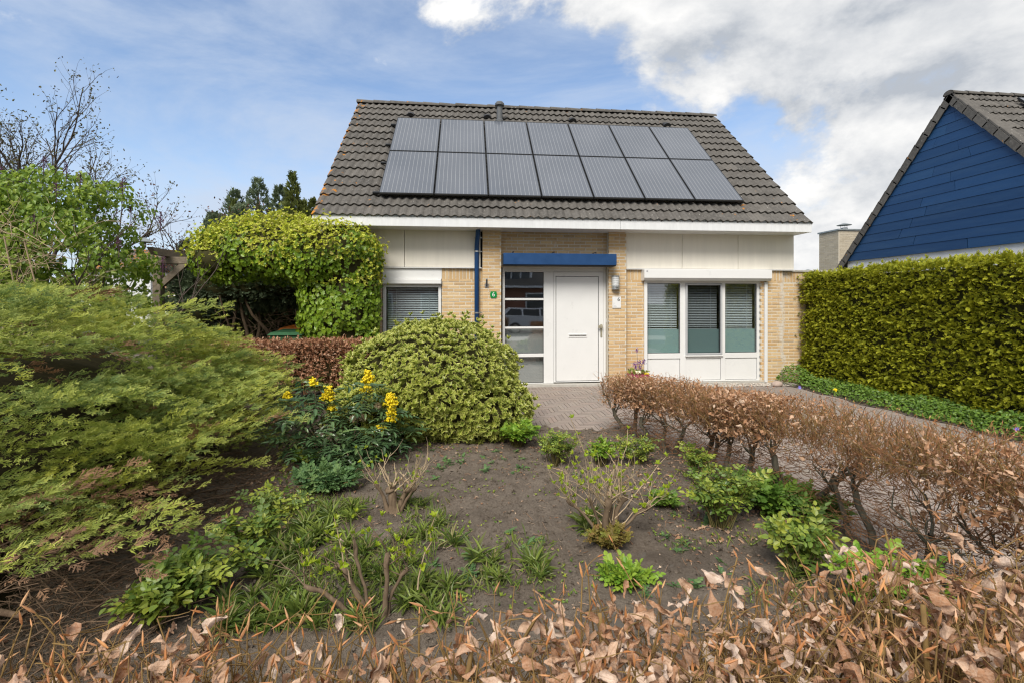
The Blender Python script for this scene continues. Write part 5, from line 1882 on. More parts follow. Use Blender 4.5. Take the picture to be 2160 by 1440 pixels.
# ------------------------------------------------------------------ pergola
pg = thing('pergola', 'weathered wooden pergola with notched beams beside the ivy', 'pergola', (-6, 9.8, 0))
mw, nt = _nt('weathered_oak')
nw = noise_node(nt, 9, 5, .65, (1, 1, 1)); nw2 = noise_node(nt, 60, 3, .6, (.25, 1, 1))
cw = mixc(nt, mapr(nt, nw, .3, .7), (.17, .135, .10), (.27, .225, .17)); cw = mixc(nt, mapr(nt, nw2, .4, .7, 0, .5), cw, (.10, .085, .06))
MAT_OAK = finish(mw, nt, cw, .85, .15, nw2, .006, .6)
YG = 9.8
x0, x1 = pX(321, YG), pX(338, YG)
bz0, bz1 = pZ(370, 557, YG), pZ(370, 542, YG)
g = Geo(); g.box(x0, x1, YG, YG + .15, 0, bz0, b=.008); g.build('post', MAT_OAK, pg)
g = Geo(); g.box(-2.95, -2.80, YG, YG + .15, 0, bz0, b=.008); g.build('post', MAT_OAK, pg)
xa = pX(291, YG)
g = Geo(); g.box(xa, -2.72, YG + .02, YG + .12, bz0 + .001, bz1, b=.008); g.build('beam', MAT_OAK, pg)
for (pa, pb) in ((324, 345), (407, 426)):
    a, b = pX(pa, 9.5), pX(pb, 9.5)
    w = .105
    v = [(a, 9.42, bz1 + .001), (a + w, 9.42, bz1 + .001), (a + w, 9.30, bz1 + .13), (a, 9.30, bz1 + .13), (a, 11.6, bz1 + .001), (a + w, 11.6, bz1 + .001), (a + w, 11.6, bz1 + .13), (a, 11.6, bz1 + .13)]
    g = Geo(); g.faces(v, [(0, 1, 2, 3), (4, 7, 6, 5), (0, 4, 5, 1), (1, 5, 6, 2), (2, 6, 7, 3), (3, 7, 4, 0)]); g.build('rafter', MAT_OAK, pg)
for k in range(3):
    a = -4.4 + .62 * k
    g = Geo(); g.box(a, a + .10, 9.35, 11.6, bz1 + .002, bz1 + .13, b=.008); g.build('rafter', MAT_OAK, pg)
a, b = atY(342, 600, YG + .07), atY(392, 556, YG + .07)
Lb = float(np.linalg.norm(b - a)); an_ = math.atan2(b[2] - a[2], b[0] - a[0])
g = Geo(); g.box(0, Lb + .05, -.04, .04, -.06, .06, b=.006, M=Matrix.Translation(a) @ Matrix.Rotation(-an_, 4, 'Y')); g.build('brace', MAT_OAK, pg)
sl_ = thing('solar_light', 'grey pyramid-capped garden light on top of the pergola post', 'lamp', (x0 + .07, YG - .05, bz1 + .13))
p = np.array([x0 + .08, 9.45, bz1 + .13])
g = Geo(); g.lathe([(.03, 0), (.03, .10)], p, 8); g.build('stem', MAT_STEEL, sl_)
g = Geo(); g.lathe([(.16, .10), (.16, .112), (.01, .19)], p, 4); g.build('cap', MAT_ZINC, sl_)
p = atY(431, 556, 9.3)
sp_ = thing('spotlight', 'small white security spotlight under the pergola beam in the ivy', 'lamp', p)
Ms = Matrix.Translation(p) @ Matrix.Rotation(.5, 4, 'X') @ Matrix.Rotation(.35, 4, 'Y')
g = Geo(); g.box(-.045, .035, -.05, .05, -.06, .06, M=Ms, b=.006); g.build('housing', MAT_WHITE, sp_)
g = Geo(); g.box(.036, .05, -.045, .045, -.055, .055, M=Ms); g.build('lens', MAT_BLACKPL, sp_)
g = Geo(); g.tubes(np.array([p, p + np.array([0, .3, .04]), [p[0], YG + .03, bz0 + .02]]), .01, 5); g.build('bracket', MAT_BLACKPL, sp_)

# ------------------------------------------------------------------ wheelie bins under the ivy
def bin_(px, Y, ztop, lidmat, label):
    x = pX(px, Y)
    b = thing('wheelie_bin', label, 'bin', (x, Y, 0), 'wheelie bins under the ivy')
    g = Geo(); w0, w1, d0, d1 = .24, .29, .27, .34
    zb_ = ztop - .07
    v = [(x - w0, Y - d0, .05), (x + w0, Y - d0, .05), (x + w0, Y + d0, .05), (x - w0, Y + d0, .05), (x - w1, Y - d1, zb_), (x + w1, Y - d1, zb_), (x + w1, Y + d1, zb_), (x - w1, Y + d1, zb_)]
    g.faces(v, [(3, 2, 1, 0), (4, 5, 6, 7), (0, 1, 5, 4), (1, 2, 6, 5), (2, 3, 7, 6), (3, 0, 4, 7)]); g.build('body', MAT_BINGREEN, b)
    v = [(x - .31, Y - .37, zb_ + .002), (x + .31, Y - .37, zb_ + .002), (x + .31, Y + .36, zb_ + .03), (x - .31, Y + .36, zb_ + .03), (x - .27, Y - .31, ztop - .02), (x + .27, Y - .31, ztop - .02), (x + .27, Y + .33, ztop + .01), (x - .27, Y + .33, ztop + .01)]
    g = Geo(); g.faces(v, [(3, 2, 1, 0), (4, 5, 6, 7), (0, 1, 5, 4), (1, 2, 6, 5), (2, 3, 7, 6), (3, 0, 4, 7)]); g.build('lid', lidmat, b)
    for s_ in (-1, 1):
        g = Geo(); g.lathe([(.1, -.03), (.1, .03)], (0, 0, 0), 14, M=Matrix.Translation((x + s_ * .25, Y + .30, .10)) @ Matrix.Rotation(math.pi / 2, 4, 'Y')); g.build('wheel', MAT_BLACKPL, b)
    g = Geo(); g.tubes(np.array([[x - .24, Y + .40, zb_ - .02], [x + .24, Y + .40, zb_ - .02]]), .016, 6); g.build('handle', MAT_BLACKPL, b)


MAT_BINGREEN = plain('bin_green', (.035, .115, .05), .45, .15, 8)
bin_(617, 9.15, 1.10, MAT_BINGREEN, 'green wheelie bin with green lid under the ivy arch')
bin_(634, 9.95, 1.14, plain('bin_orange', (.62, .17, .02), .45, .1, 8), 'wheelie bin with orange lid behind the green bin')

# ------------------------------------------------------------------ leafy beech hedge in front of the ivy
r = np.random.default_rng(8)
bh_ = thing('beech_hedge', 'low beech hedge full of reddish brown dry leaves in front of the ivy', 'hedge', (-2.6, 7.9, 0))
g = Geo(); n = 7500
x = r.uniform(-4.6, -.55, n); u = r.random(n)
y = 7.65 + .55 * r.random(n) ** 1.4; z = .34 + .68 * r.random(n) ** .75 + .03 * np.sin(x * 5)
front_ = r.random(n) < .55
y = np.where(front_, 7.62 + .1 * r.random(n), y); z = np.where(~front_, np.maximum(z, .86 + .16 * r.random(n)), z)
P = np.stack([x, y + .05 * vnoise(np.stack([x, z, 0 * x], -1), 3, 4), z], -1)
k = r.integers(0, 4, n)
for i in range(4):
    s = k == i
    d = nrm(np.stack([r.normal(0, .7, s.sum()), r.normal(-.45, .5, s.sum()), r.normal(.1, .6, s.sum())], -1))
    g.inst(DRYS[i], P[s], frames(d, rand_dirs(r, s.sum())), r.uniform(.045, .085, s.sum()), r.random(s.sum()))
g.build('foliage', MAT_DRYLEAF_RED, bh_, kind='stuff')
n = 900
p0 = np.stack([r.uniform(-4.6, -.55, n), r.uniform(7.7, 8.1, n), r.uniform(.15, .6, n)], -1)
d = nrm(np.stack([r.normal(0, .35, n), r.normal(-.2, .3, n), np.ones(n)], -1)); L = np.minimum(r.uniform(.25, .6, n), (1.07 - p0[:, 2]) / d[:, 2])
P = p0[:, None] + d[:, None] * np.linspace(0, 1, 4)[None, :, None] * L[:, None, None] + r.normal(0, .012, (n, 4, 3))
g = Geo(); g.tubes(P, np.linspace(.006, .002, 4)[None], 3, r.random(n)); g.build('twigs', MAT_TWIG_RED, bh_, kind='stuff')
for i in range(17):
    x = -4.55 + i * .245 + r.normal(0, .03)
    g = Geo(); g.tubes(np.array([[x, 7.9, 0], [x + r.normal(0, .03), 7.9, .2], [x + r.normal(0, .05), 7.88, .45], [x + r.normal(0, .08), 7.88, .75]]), np.array([.022, .018, .014, .008]), 6); g.build('trunk', MAT_DARKBARK, bh_)
g = Geo(); g.box(-4.55, -.6, 7.80, 8.05, .45, .90); g.build('inner_hull', MAT_CORE, bh_)

# ------------------------------------------------------------------ beech hedge along the drive
def hedge_x(y):
    return 2.52 - .60 * np.clip((y - 3.2) / 2.4, 0, 1) ** 1.2 + .03 * np.sin(y * 3)


def hedge_top(y):
    return .93 - .055 * (y - 2.0) + .02 * np.sin(y * 4.0)


r = np.random.default_rng(9)
dh = thing('beech_hedge', 'straggly bare-trunked beech hedge between the garden bed and the drive', 'hedge', (2.4, 3.6, 0))
yb = [5.55, 5.42, 5.2, 4.93, 4.78, 4.45, 4.28, 3.98, 3.85, 3.45, 3.30, 2.95, 2.72, 2.42, 2.2, 1.95, 1.7, 1.45]
allout = []; tips = []
for y in yb:
    x = float(hedge_x(y)) + r.normal(0, .03); top = float(hedge_top(y))
    zf_ = r.uniform(.30, .42)
    lean = r.normal(0, .06, 2)
    pts = np.array([[x, y, 0], [x + lean[0] * .4 + r.normal(0, .012), y + lean[1] * .4, zf_ * .4], [x + lean[0] + r.normal(0, .012), y + lean[1], zf_ * .75], [x + lean[0] * 1.2, y + lean[1] * 1.3, zf_]])
    r0 = r.uniform(.015, .026)
    g = Geo(); g.tubes(pts, np.array([1.25, 1.0, .92, .85]) * r0, 8); tr = g.build('trunk', MAT_TRUNK, dh, smooth=True)
    for b_ in range(r.integers(3, 5)):
        a = r.uniform(0, 6.28)
        d = np.array([.55 * math.cos(a), .75 * math.sin(a), r.uniform(.45, .9)])
        grow(r, pts[-1] - np.array([0, 0, r.uniform(0, .10)]), d, r.uniform(.17, .25), r0 * .45, 3, allout, tips, (3, 4), .72, .16, .2, 5, .66, .52, .3)
xo = lambda P_: np.abs(P_[..., 0] - hedge_x(P_[..., 1]))
keep = []
for o in allout:
    P_ = o[0].copy()
    topz = hedge_top(P_[:, 1]) + .03
    P_[:, 2] = np.where(P_[:, 2] > topz - .05, topz - .05 + .35 * (P_[:, 2] - topz + .05), P_[:, 2])
    dx_ = P_[:, 0] - hedge_x(P_[:, 1])
    P_[:, 0] = hedge_x(P_[:, 1]) + np.where(np.abs(dx_) > .24, np.sign(dx_) * (.24 + .3 * (np.abs(dx_) - .24)), dx_)
    keep.append((P_, o[1], o[2]))
big = [o for o in keep if o[2] >= 2]
g = branch_geo(big, 5, r); g.build('branches', MAT_TRUNK, dh, kind='stuff')
g = branch_geo([o for o in keep if o[2] < 2], 4, r); g.build('twigs', MAT_TWIG_RED, dh, kind='stuff')
# fine upright twigs of the head, horizontal filigree lower down
n = 7800
y = r.uniform(1.35, 5.74, n); dens = .5 + .5 * vnoise(np.stack([y * 0, y, y * 0], -1), 21, 1.8)
x = hedge_x(y) + r.uniform(-.25, .25, n); zt_ = hedge_top(y)
gap = .5 + .5 * vnoise(np.stack([x, y, 0 * x], -1), 22, 3.2)
sel = r.random(n) < .55 + .7 * gap
x, y, zt_ = x[sel], y[sel], zt_[sel]; n = len(x)
z0 = zt_ - r.uniform(.06, .34, n)
p0 = np.stack([x, y, z0], -1)
d = nrm(np.stack([r.normal(0, .5, n), r.normal(0, .5, n), np.abs(r.normal(.7, .4, n))], -1)); L = r.uniform(.06, .2, n)
P = p0[:, None] + d[:, None] * np.linspace(0, 1, 3)[None, :, None] * L[:, None, None] + r.normal(0, .009, (n, 3, 3))
over = np.maximum(P[:, :, 2] - (hedge_top(P[:, :, 1]) + .035), 0); P[:, :, 2] -= over * .8
half = n // 2
g = Geo(); g.tubes(P[:half], np.linspace(1, .5, 3)[None] * r.uniform(.0014, .0030, half)[:, None], 3, r.random(half)); g.build('fine_twigs', MAT_TWIG, dh, kind='stuff')
g = Geo(); g.tubes(P[half:], np.linspace(1, .5, 3)[None] * r.uniform(.0014, .0030, n - half)[:, None], 3, r.random(n - half))
tipP, tipD = P[:, -1], d
n = 2300
y = r.uniform(1.3, 5.7, n); p0 = np.stack([hedge_x(y) + r.normal(0, .05, n), y, r.uniform(.05, .52, n)], -1)
a = r.uniform(0, 6.28, n); d = np.stack([np.cos(a) * .8, np.sin(a), r.normal(.0, .25, n)], -1); L = r.uniform(.10, .34, n)
P = p0[:, None] + d[:, None] * np.linspace(0, 1, 6)[None, :, None] * L[:, None, None]
P = P + np.cumsum(r.normal(0, .011, (n, 6, 3)), 1)
P[:, :, 2] = np.maximum(P[:, :, 2], .02)
g.tubes(P, np.linspace(1, .45, 6)[None] * r.uniform(.0014, .0032, n)[:, None], 3, r.random(n))
g.build('fine_twigs', MAT_TWIG_RED, dh, kind='stuff')
# buds and clinging dry leaves
g = Geo(); s = r.random(len(tipP)) < .6
g.inst(BUDS, tipP[s], frames(tipD[s] + .3 * r.normal(size=(s.sum(), 3)), rand_dirs(r, s.sum())), r.uniform(.018, .028, s.sum()), r.random(s.sum()))
g.build('buds', MAT_BUD, dh, kind='stuff')
n = 15000
y = r.uniform(1.35, 5.75, n); x = hedge_x(y) + r.uniform(-.27, .27, n)
pp = np.stack([x, y, 0 * x], -1)
sel = r.random(n) < np.clip(.42 + 1.2 * vnoise(pp, 23, 2.4) + .25 * (y > 4.4), .06, 1)
x, y = x[sel], y[sel]; n = len(x)
z = hedge_top(y) - .36 * r.random(n) ** 1.2
g = Geo(); k = r.integers(0, 4, n)
for i in range(4):
    s = k == i
    g.inst(DRYS[i], np.stack([x, y, z], -1)[s], frames(rand_dirs(r, s.sum()) + np.array([0, -.2, -.2]), rand_dirs(r, s.sum())), r.uniform(.024, .060, s.sum()), r.random(s.sum()))
g.build('foliage', MAT_DRYLEAF, dh, kind='stuff')
gg = Geo(); t_ = DRY[2]; gg.raw(t_.v, t_.loops, t_.tot, 0.45); DL = [gg.mesh('dry_leaf', MAT_DRYLEAF)]
for (qx, qy, Y_) in ((1645, 985, 4.0), (1660, 1000, 3.9), (1632, 975, 4.05), (1720, 965, 3.5), (1945, 1075, 2.45), (1990, 1100, 2.3), (1900, 1075, 2.6), (2095, 1105, 2.1), (1890, 1130, 2.55)):
    p = atY(qx, qy, Y_)
    o = link('dry_leaf', DL[0], dh); o.location = p; o.rotation_euler = tuple(r.uniform(-1.5, 1.5, 3)); o.scale = (.07,) * 3
# small fresh green tufts of moss at the near trunk of the far end

# ================================================================== compound leaves
def combine(items):
    V, F, G_, off = [], [], [], 0
    for t, R, loc, s in items:
        V.append((t.v * s) @ np.array(R).T + np.array(loc)); G_.append(t.g)
        p = 0
        for k in t.tot:
            F.append(tuple(int(i) + off for i in t.loops[p:p + k])); p += k
        off += len(t.v)
    return Tpl(np.concatenate(V), F, np.concatenate(G_))


def rotz(a, droop=0.0):
    c, s = math.cos(a), math.sin(a); cd, sd_ = math.cos(droop), math.sin(droop)
    return np.array([[c, -s, 0], [s, c, 0], [0, 0, 1.0]]) @ np.array([[cd, 0, sd_], [0, 1, 0], [-sd_, 0, cd]])


def pinnate(leaf, pairs, ln, ang=1.05, arch=.25, seed=0):
    r_ = np.random.default_rng(seed)
    it = []
    for i in range(pairs):
        t = .28 + .62 * i / max(1, pairs - .4)
        z = -arch * t * t
        for s in (-1, 1):
            it.append((leaf, rotz(s * ang * r_.uniform(.85, 1.15), r_.uniform(-.15, .35)), (t, 0, z), ln * r_.uniform(.85, 1.1)))
    it.append((leaf, rotz(0, arch * 1.4), (.93, 0, -arch * .86), ln * 1.1))
    ax = Tpl([(0, .008, 0), (.5, .006, -arch * .25), (1, .003, -arch), (1, -.003, -arch), (.5, -.006, -arch * .25), (0, -.008, 0)], [(0, 1, 4, 5), (1, 2, 3, 4)])
    it.append((ax, np.eye(3), (0, 0, 0), 1.0))
    return combine(it)


OVAL = leaf_tpl(.62, .10, .12)
SPINY = Tpl([(0, 0, 0), (.3, 0, -.02), (.65, 0, -.05), (1, 0, -.10), (.18, .17, .05), (.34, .15, .03), (.46, .20, .06), (.60, .13, .02), (.74, .14, .03),
             (.18, -.17, .05), (.34, -.15, .03), (.46, -.20, .06), (.60, -.13, .02), (.74, -.14, .03)],
            [(0, 1, 5, 4), (1, 2, 7, 6, 5), (2, 3, 8, 7), (0, 9, 10, 1), (1, 10, 11, 12, 2), (2, 12, 13, 3)])
ROSE = [pinnate(OVAL, 2, .46, 1.1, .2, i) for i in range(3)]
MAHO = [pinnate(SPINY, 4, .36, 1.1, .35, 10 + i) for i in range(3)]
FERN = [pinnate(leaf_tpl(.7, .1, .1), 3, .40, .9, .2, 20 + i) for i in range(3)]


def soil_z(x, y):
    return float(bed_h(np.array(float(x)), np.array(float(y))))


# ------------------------------------------------------------------ evergreens and trees behind the ivy
def conifer(label, px, ytop, Y, rad, mat, n, rng_, leaders=((0, 1.0, 1.0),), name='conifer_tree', sz=.2, pw=.75):
    top = atY(px, ytop, Y); x0 = float(top[0]); zt0 = float(top[2])
    t = thing(name, label, 'tree', (x0, Y, 0))
    g = Geo(); gc = Geo()
    for (dx_, hf, rf_) in leaders:
        x, zt, rd = x0 + dx_ * rad, zt0 * hf, rad * rf_
        zb = .2
        m = int(n / len(leaders))
        h = rng_.random(m) ** .75; a = rng_.uniform(0, 6.28, m)
        tier = .75 + .25 * np.abs(np.sin(h * 26 + a * 1.5 + rng_.uniform(0, 6)))
        lob = 1 + .35 * vnoise(np.stack([np.cos(a) * 2 + x, np.sin(a) * 2, h * 9], -1), 31, 1.6)
        rr = rd * (1 - h) ** pw * lob * tier * (1 - .3 * rng_.random(m) ** 2) + .02
        P = np.stack([x + rr * np.cos(a), Y + rr * np.sin(a), zb + h * (zt - zb)], -1)
        D = np.stack([np.cos(a), np.sin(a), .7 + 1.3 * h], -1) + .45 * rng_.normal(size=(m, 3))
        k = rng_.integers(0, 4, m)
        R_ = frames(D, np.stack([np.cos(a), np.sin(a), .3 + 0 * a], -1) + .6 * rng_.normal(size=(m, 3)))
        for i in range(4):
            s = k == i
            g.inst(FANS[i], P[s], R_[s], sz * rng_.uniform(.6, 1.5, s.sum()) * (1 - .3 * h[s]), rng_.random(s.sum()))
        gt = Geo(); gt.tubes(np.array([[x, Y, 0], [x, Y, zt * .5], [x, Y, zt * .95]]), np.array([.09, .06, .012]), 7); gt.build('trunk', MAT_DARKBARK, t)
        gc.lathe([(rd * .55, zb), (rd * .45, zb + .35 * (zt - zb)), (rd * .22, zb + .7 * (zt - zb)), (.02, zb + .9 * (zt - zb))], (x, Y, 0), 12)
    g.build('crown', mat, t, kind='stuff')
    gc.build('inner_hull', MAT_CORE, t, kind='stuff')


r = np.random.default_rng(12)
conifer('broad blue-green conifer with several tops rising behind the ivy', 545, 382, 15.5, 1.25, MAT_BLUECON, 6500, r, ((0, 1, .75), (-.55, .93, .7), (.5, .96, .55), (-1.05, .80, .75), (.95, .82, .6)), pw=.6)
conifer('slim dark green pointed conifer between the blue conifer and the roof', 617, 370, 15.2, .75, MAT_DARKCON, 3000, r, ((0, 1, .9), (.45, .84, .6)), pw=.8)
conifer('small olive conifer tip just beside the roof edge', 660, 426, 16, .55, MAT_DARKCON, 1200, r)
conifer('low grey-green conifer leaning left of the blue conifer', 455, 462, 14.5, 1.1, MAT_BLUECON, 3800, r, ((0, 1, .8), (-.7, .82, .7), (.6, 1.08, .7)), pw=.55)
conifer('short narrow conifer spire in front of the plum twigs', 493, 425, 15.0, .3, MAT_DARKCON, 500, r)

# reddish plum with sparse leaves
pl = thing('plum_tree', 'sparse reddish-leaved plum tree left of the conifers', 'tree', (pX(455, 14), 14, 0))
out, tips = [], []
b0 = np.array([pX(470, 14), 14, 0])
for i in range(4):
    grow(r, b0 + r.normal(0, .1, 3) * [1, 1, 0], (r.normal(-.25, .3), r.normal(0, .2), 1), 2.3, .05, 3, out, tips, (3, 4), .5, .05, .1, 5, .62, .5, .35)
g = branch_geo(out, 4, r); g.build('branches', MAT_DARKBARK, pl, kind='stuff')
tp = np.array([t[0] for t in tips]); td = np.array([t[1] for t in tips])
g = Geo()
for j in range(5):
    g.inst(LEAF, tp + r.normal(0, .10, tp.shape), frames(rand_dirs(r, len(tp)) + .5 * td, rand_dirs(r, len(tp))), r.uniform(.05, .09, len(tp)), r.random(len(tp)))
g.build('leaves', MAT_PLUM, pl, kind='stuff')

# dark conifer shrub under the arch, with bare brown stems
cs = thing('conifer_shrub', 'blue-green conifer shrub with bare brown stems shaded under the ivy arch', 'shrub', (-4.4, 10.5, 0))
ells = [((-4.9, 10.4, 1.95), (.95, .6, .50)), ((-4.0, 10.5, 2.0), (.9, .6, .45)), ((-5.35, 10.3, 1.45), (.5, .5, .55)), ((-3.3, 10.6, 2.1), (.7, .5, .4))]
P, Nn = blob_points(r, ells, 3600, .15, 2.5, 7, depth=.2)
g = Geo(); k = r.integers(0, 4, len(P)); R_ = frames(Nn + np.array([0, -.2, .3]) + .4 * r.normal(size=P.shape), np.array([0, 0, 1.]) + .6 * r.normal(size=P.shape))
for i in range(4):
    s = k == i; g.inst(FANS[i], P[s], R_[s], r.uniform(.12, .22, s.sum()), r.random(s.sum()))
g.build('foliage', MAT_BLUECON, cs, kind='stuff')
g = Geo(); ell_core(g, ells, .8, 7); g.build('inner_hull', MAT_CORE, cs, smooth=True)
for i in range(11):
    x0 = -4.15 + r.normal(0, .35); a = np.array([x0, 10.3 + r.normal(0, .15), 0]); b = np.array([x0 + r.normal(-.1, .55), 10.2 + r.normal(0, .2), 1.75])
    t_ = np.linspace(0, 1, 6)[:, None]
    g = Geo(); g.tubes(a + (b - a) * t_ + r.normal(0, .03, (6, 3)), np.linspace(.055, .02, 6) * r.uniform(.6, 1.2), 6); g.build('stem', MAT_BROWNBARK, cs)
n = 260
p0 = np.stack([r.uniform(-5.3, -3.2, n), r.uniform(9.9, 10.5, n), r.uniform(.3, 1.5, n)], -1)
d = np.stack([r.normal(.2, .8, n), r.normal(-.2, .3, n), r.normal(-.1, .5, n)], -1)
t_ = np.linspace(0, 1, 5)
P = p0[:, None] + d[:, None] * t_[None, :, None] * .5 - np.array([0, 0, .25])[None, None] * (t_ ** 2)[None, :, None] + r.normal(0, .015, (n, 5, 3))
P[:, :, 2] = np.maximum(P[:, :, 2], .03)
g = Geo(); g.tubes(P, np.linspace(.008, .003, 5)[None], 3, r.random(n)); g.build('bare_twigs', MAT_BROWNBARK, cs, kind='stuff')
# added dark backdrop for the shade under the arch, shaped as an evergreen hedge
eh = thing('shade_backdrop', 'added dark backdrop of evergreen sprays for the shade behind the bare brown stems', 'hedge', (-4.5, 12, 0))
g = Geo(); n = 3600
P = np.stack([r.uniform(-6.3, -2.75, n), 11.75 - .15 * r.random(n), r.uniform(.05, 2.25, n)], -1)
k = r.integers(0, 4, n)
for i in range(4):
    s = k == i; g.inst(FANS[i], P[s], frames(np.array([0, -1, .2]) + .6 * r.normal(size=(s.sum(), 3)), rand_dirs(r, s.sum())), r.uniform(.12, .2, s.sum()), r.random(s.sum()))
g.build('foliage', MAT_DARKCON, eh, kind='stuff')
g = Geo(); g.box(-6.25, -2.75, 11.8, 12.4, 0, 2.15); g.build('inner_hull', MAT_CORE, eh)

# ------------------------------------------------------------------ lilac, tan-stemmed shrub, bare tree
r = np.random.default_rng(14)
li = thing('lilac', 'leafy green lilac with dark purple flower buds behind the juniper', 'shrub', (-5.8, 7.7, 0))
ells = [((-6.15, 7.7, 2.40), (1.25, .8, 1.12)), ((-5.20, 7.7, 2.05), (.75, .6, .80)), ((-7.1, 7.8, 2.5), (1.0, .8, 1.1)), ((-4.85, 7.6, 1.6), (.45, .5, .6))]
out, tips = [], []
for i in range(12):
    e = ells[i % 3]
    grow(r, (e[0][0] + r.normal(0, .25), 7.7 + r.normal(0, .2), 0), (r.normal(0, .22), r.normal(0, .2), 1), 1.6, .028, 3, out, tips, (2, 3), .5, .12, .12, 5, .6, .55, .4)
g = branch_geo(out, 4, r); g.build('branches', MAT_DARKBARK, li, kind='stuff')
P, Nn = blob_points(r, ells, 27000, .30, 1.9, 9, depth=.6)
s = (vnoise(P, 33, 2.6) > -.28) & ~((P[:, 0] > -4.95 - .25 * (P[:, 2] > 2.4)) & (P[:, 2] < 2.9))
P, Nn = P[s], Nn[s]
g = Geo(); scatter(g, LEAF4W, P, Nn + np.array([0, -.2, .5]), r, .08, .6, .5); g.build('leaves', MAT_LILAC, li, kind='stuff')
P, Nn = blob_points(r, ells, 200, .28, 1.9, 9)
s = (Nn[:, 2] > .1) & (Nn[:, 1] < .2); P = P[s][:26]
for p in P:
    g = Geo(); m = 60; h = r.random(m); a = r.uniform(0, 6.28, m); rr = .035 * (1 - h) + .006
    q = p + np.stack([rr * np.cos(a) + h * r.normal(0, .02), rr * np.sin(a), h * .17], -1)
    g.inst(LEAF, q, frames(rand_dirs(r, m) + np.array([0, 0, .5]), rand_dirs(r, m)), .026, r.random(m)); g.tubes(np.array([p - [0, 0, .12], p, p + [0, 0, .16]]), .006, 4); g.build('flower_bud', MAT_LILACFL, li, kind='stuff')

ts = thing('tan_shrub', 'tangle of bare pale tan twigs arching in front of the lilac', 'shrub', (-5.6, 6.9, 0))
n = 75
g = Geo()
st = np.stack([r.uniform(-6.6, -5.3, n), r.uniform(6.4, 7.0, n), r.uniform(1.4, 2.5, n)], -1)
dr = np.stack([r.normal(.0, .55, n), r.normal(-.1, .3, n), r.uniform(.1, .8, n)], -1); L = r.uniform(.5, 1.3, n)
t_ = np.linspace(0, 1, 7)
P = st[:, None] + dr[:, None] * t_[None, :, None] * L[:, None, None] - np.array([0, 0, .25])[None, None] * (t_ ** 2)[None, :, None] * L[:, None, None] + np.cumsum(r.normal(0, .028, (n, 7, 3)), 1)
g.tubes(P, np.linspace(.0045, .002, 7)[None], 4, r.random(n))
sb_i = r.integers(0, n, 240); sb_k = r.integers(1, 6, 240); q0 = P[sb_i, sb_k]
dd = nrm(P[sb_i, np.minimum(sb_k + 1, 6)] - P[sb_i, sb_k - 1] + .4 * rand_dirs(r, 240))
P2 = q0[:, None] + dd[:, None] * np.linspace(0, 1, 5)[None, :, None] * r.uniform(.15, .4, 240)[:, None, None] + r.normal(0, .01, (240, 5, 3))
g.tubes(P2, np.linspace(.003, .0014, 5)[None], 3, r.random(240)); g.build('twigs', MAT_TAN, ts, kind='stuff')
for i in range(10):
    a = np.array([-5.7 + r.normal(0, .3), 6.8, 0]); b = st[i]
    g = Geo(); g.tubes(np.array([a, a * .6 + b * .4 + r.normal(0, .05, 3), b]), np.array([.016, .012, .008]), 5); g.build('stem', MAT_TAN, ts)

bt = thing('bare_tree', 'bare dark-branched tree with small opening buds above the lilac', 'tree', (pX(40, 11), 11, 0))
out, tips = [], []
b0 = np.array([pX(20, 11), 11.2, 0])
for (dx_, L, z0) in ((-.10, 2.5, 1.2), (.18, 2.45, 1.0), (.05, 2.6, 1.4), (.42, 2.3, 1.1), (-.4, 2.4, 1.1), (.62, 2.0, .9)):
    q0 = b0 + np.array([dx_ * .6, 0, z0])
    grow(r, q0, (dx_, r.normal(0, .15), 1), L, .055, 4, out, tips, (3, 4), .42, .07, .10, 5, .63, .52, .3)
g = branch_geo(out, 4, r); g.build('branches', MAT_DARKBARK, bt, kind='stuff')
g = Geo(); g.tubes(np.array([b0, b0 + [.02, 0, .6], b0 + [0, 0, 1.2], b0 + [.03, 0, 1.8]]), np.array([.16, .13, .12, .09]), 9); g.build('trunk', MAT_DARKBARK, bt)
tp = np.array([t[0] for t in tips]); g = Geo()
for j in range(3):
    q = tp + r.normal(0, .05, tp.shape) * j
    g.inst(LEAF, q, frames(rand_dirs(r, len(tp)), rand_dirs(r, len(tp))), r.uniform(.04, .075, len(tp)), r.random(len(tp)))
g.build('opening_buds', MAT_TREEBUD, bt, kind='stuff')

# ------------------------------------------------------------------ far houses
def far_house(label, px0, px1, Y, zr, ze, wallm, roofm, depth=7):
    x0, x1 = pX(px0, Y), pX(px1, Y)
    t = thing('house', label, 'house', ((x0 + x1) / 2, Y + depth / 2, 0))
    g = Geo(); g.box(x0, x1, Y, Y + depth, 0, ze); g.build('wall', wallm, t)
    g = Geo(); ym = Y + depth / 2
    v = [(x0 - .2, Y - .35, ze - .1), (x1 + .2, Y - .35, ze - .1), (x1 + .2, ym, zr), (x0 - .2, ym, zr), (x0 - .2, Y + depth + .35, ze - .1), (x1 + .2, Y + depth + .35, ze - .1)]
    g.faces(v, [(0, 1, 2, 3), (3, 2, 5, 4), (0, 3, 4), (1, 5, 2), (0, 4, 5, 1)]); rf = g.build('roof', roofm, t)
    g = Geo(); g.box(x0 - .2, x1 + .2, ym - .12, ym + .12, zr - .05, zr + .06); g.build('ridge', roofm, rf)
    for k in range(3):
        xa_ = x0 + (x1 - x0) * (.15 + .3 * k)
        g = Geo(); g.box(xa_, xa_ + 1.1, Y - .03, Y - .002, .9, 2.1); wn = g.build('window', MAT_WHITE, t)
        g = Geo(); g.box(xa_ + .08, xa_ + 1.02, Y - .04, Y - .031, .98, 2.02); g.build('pane', plain('far_glass', (.05, .06, .07), .1), wn)


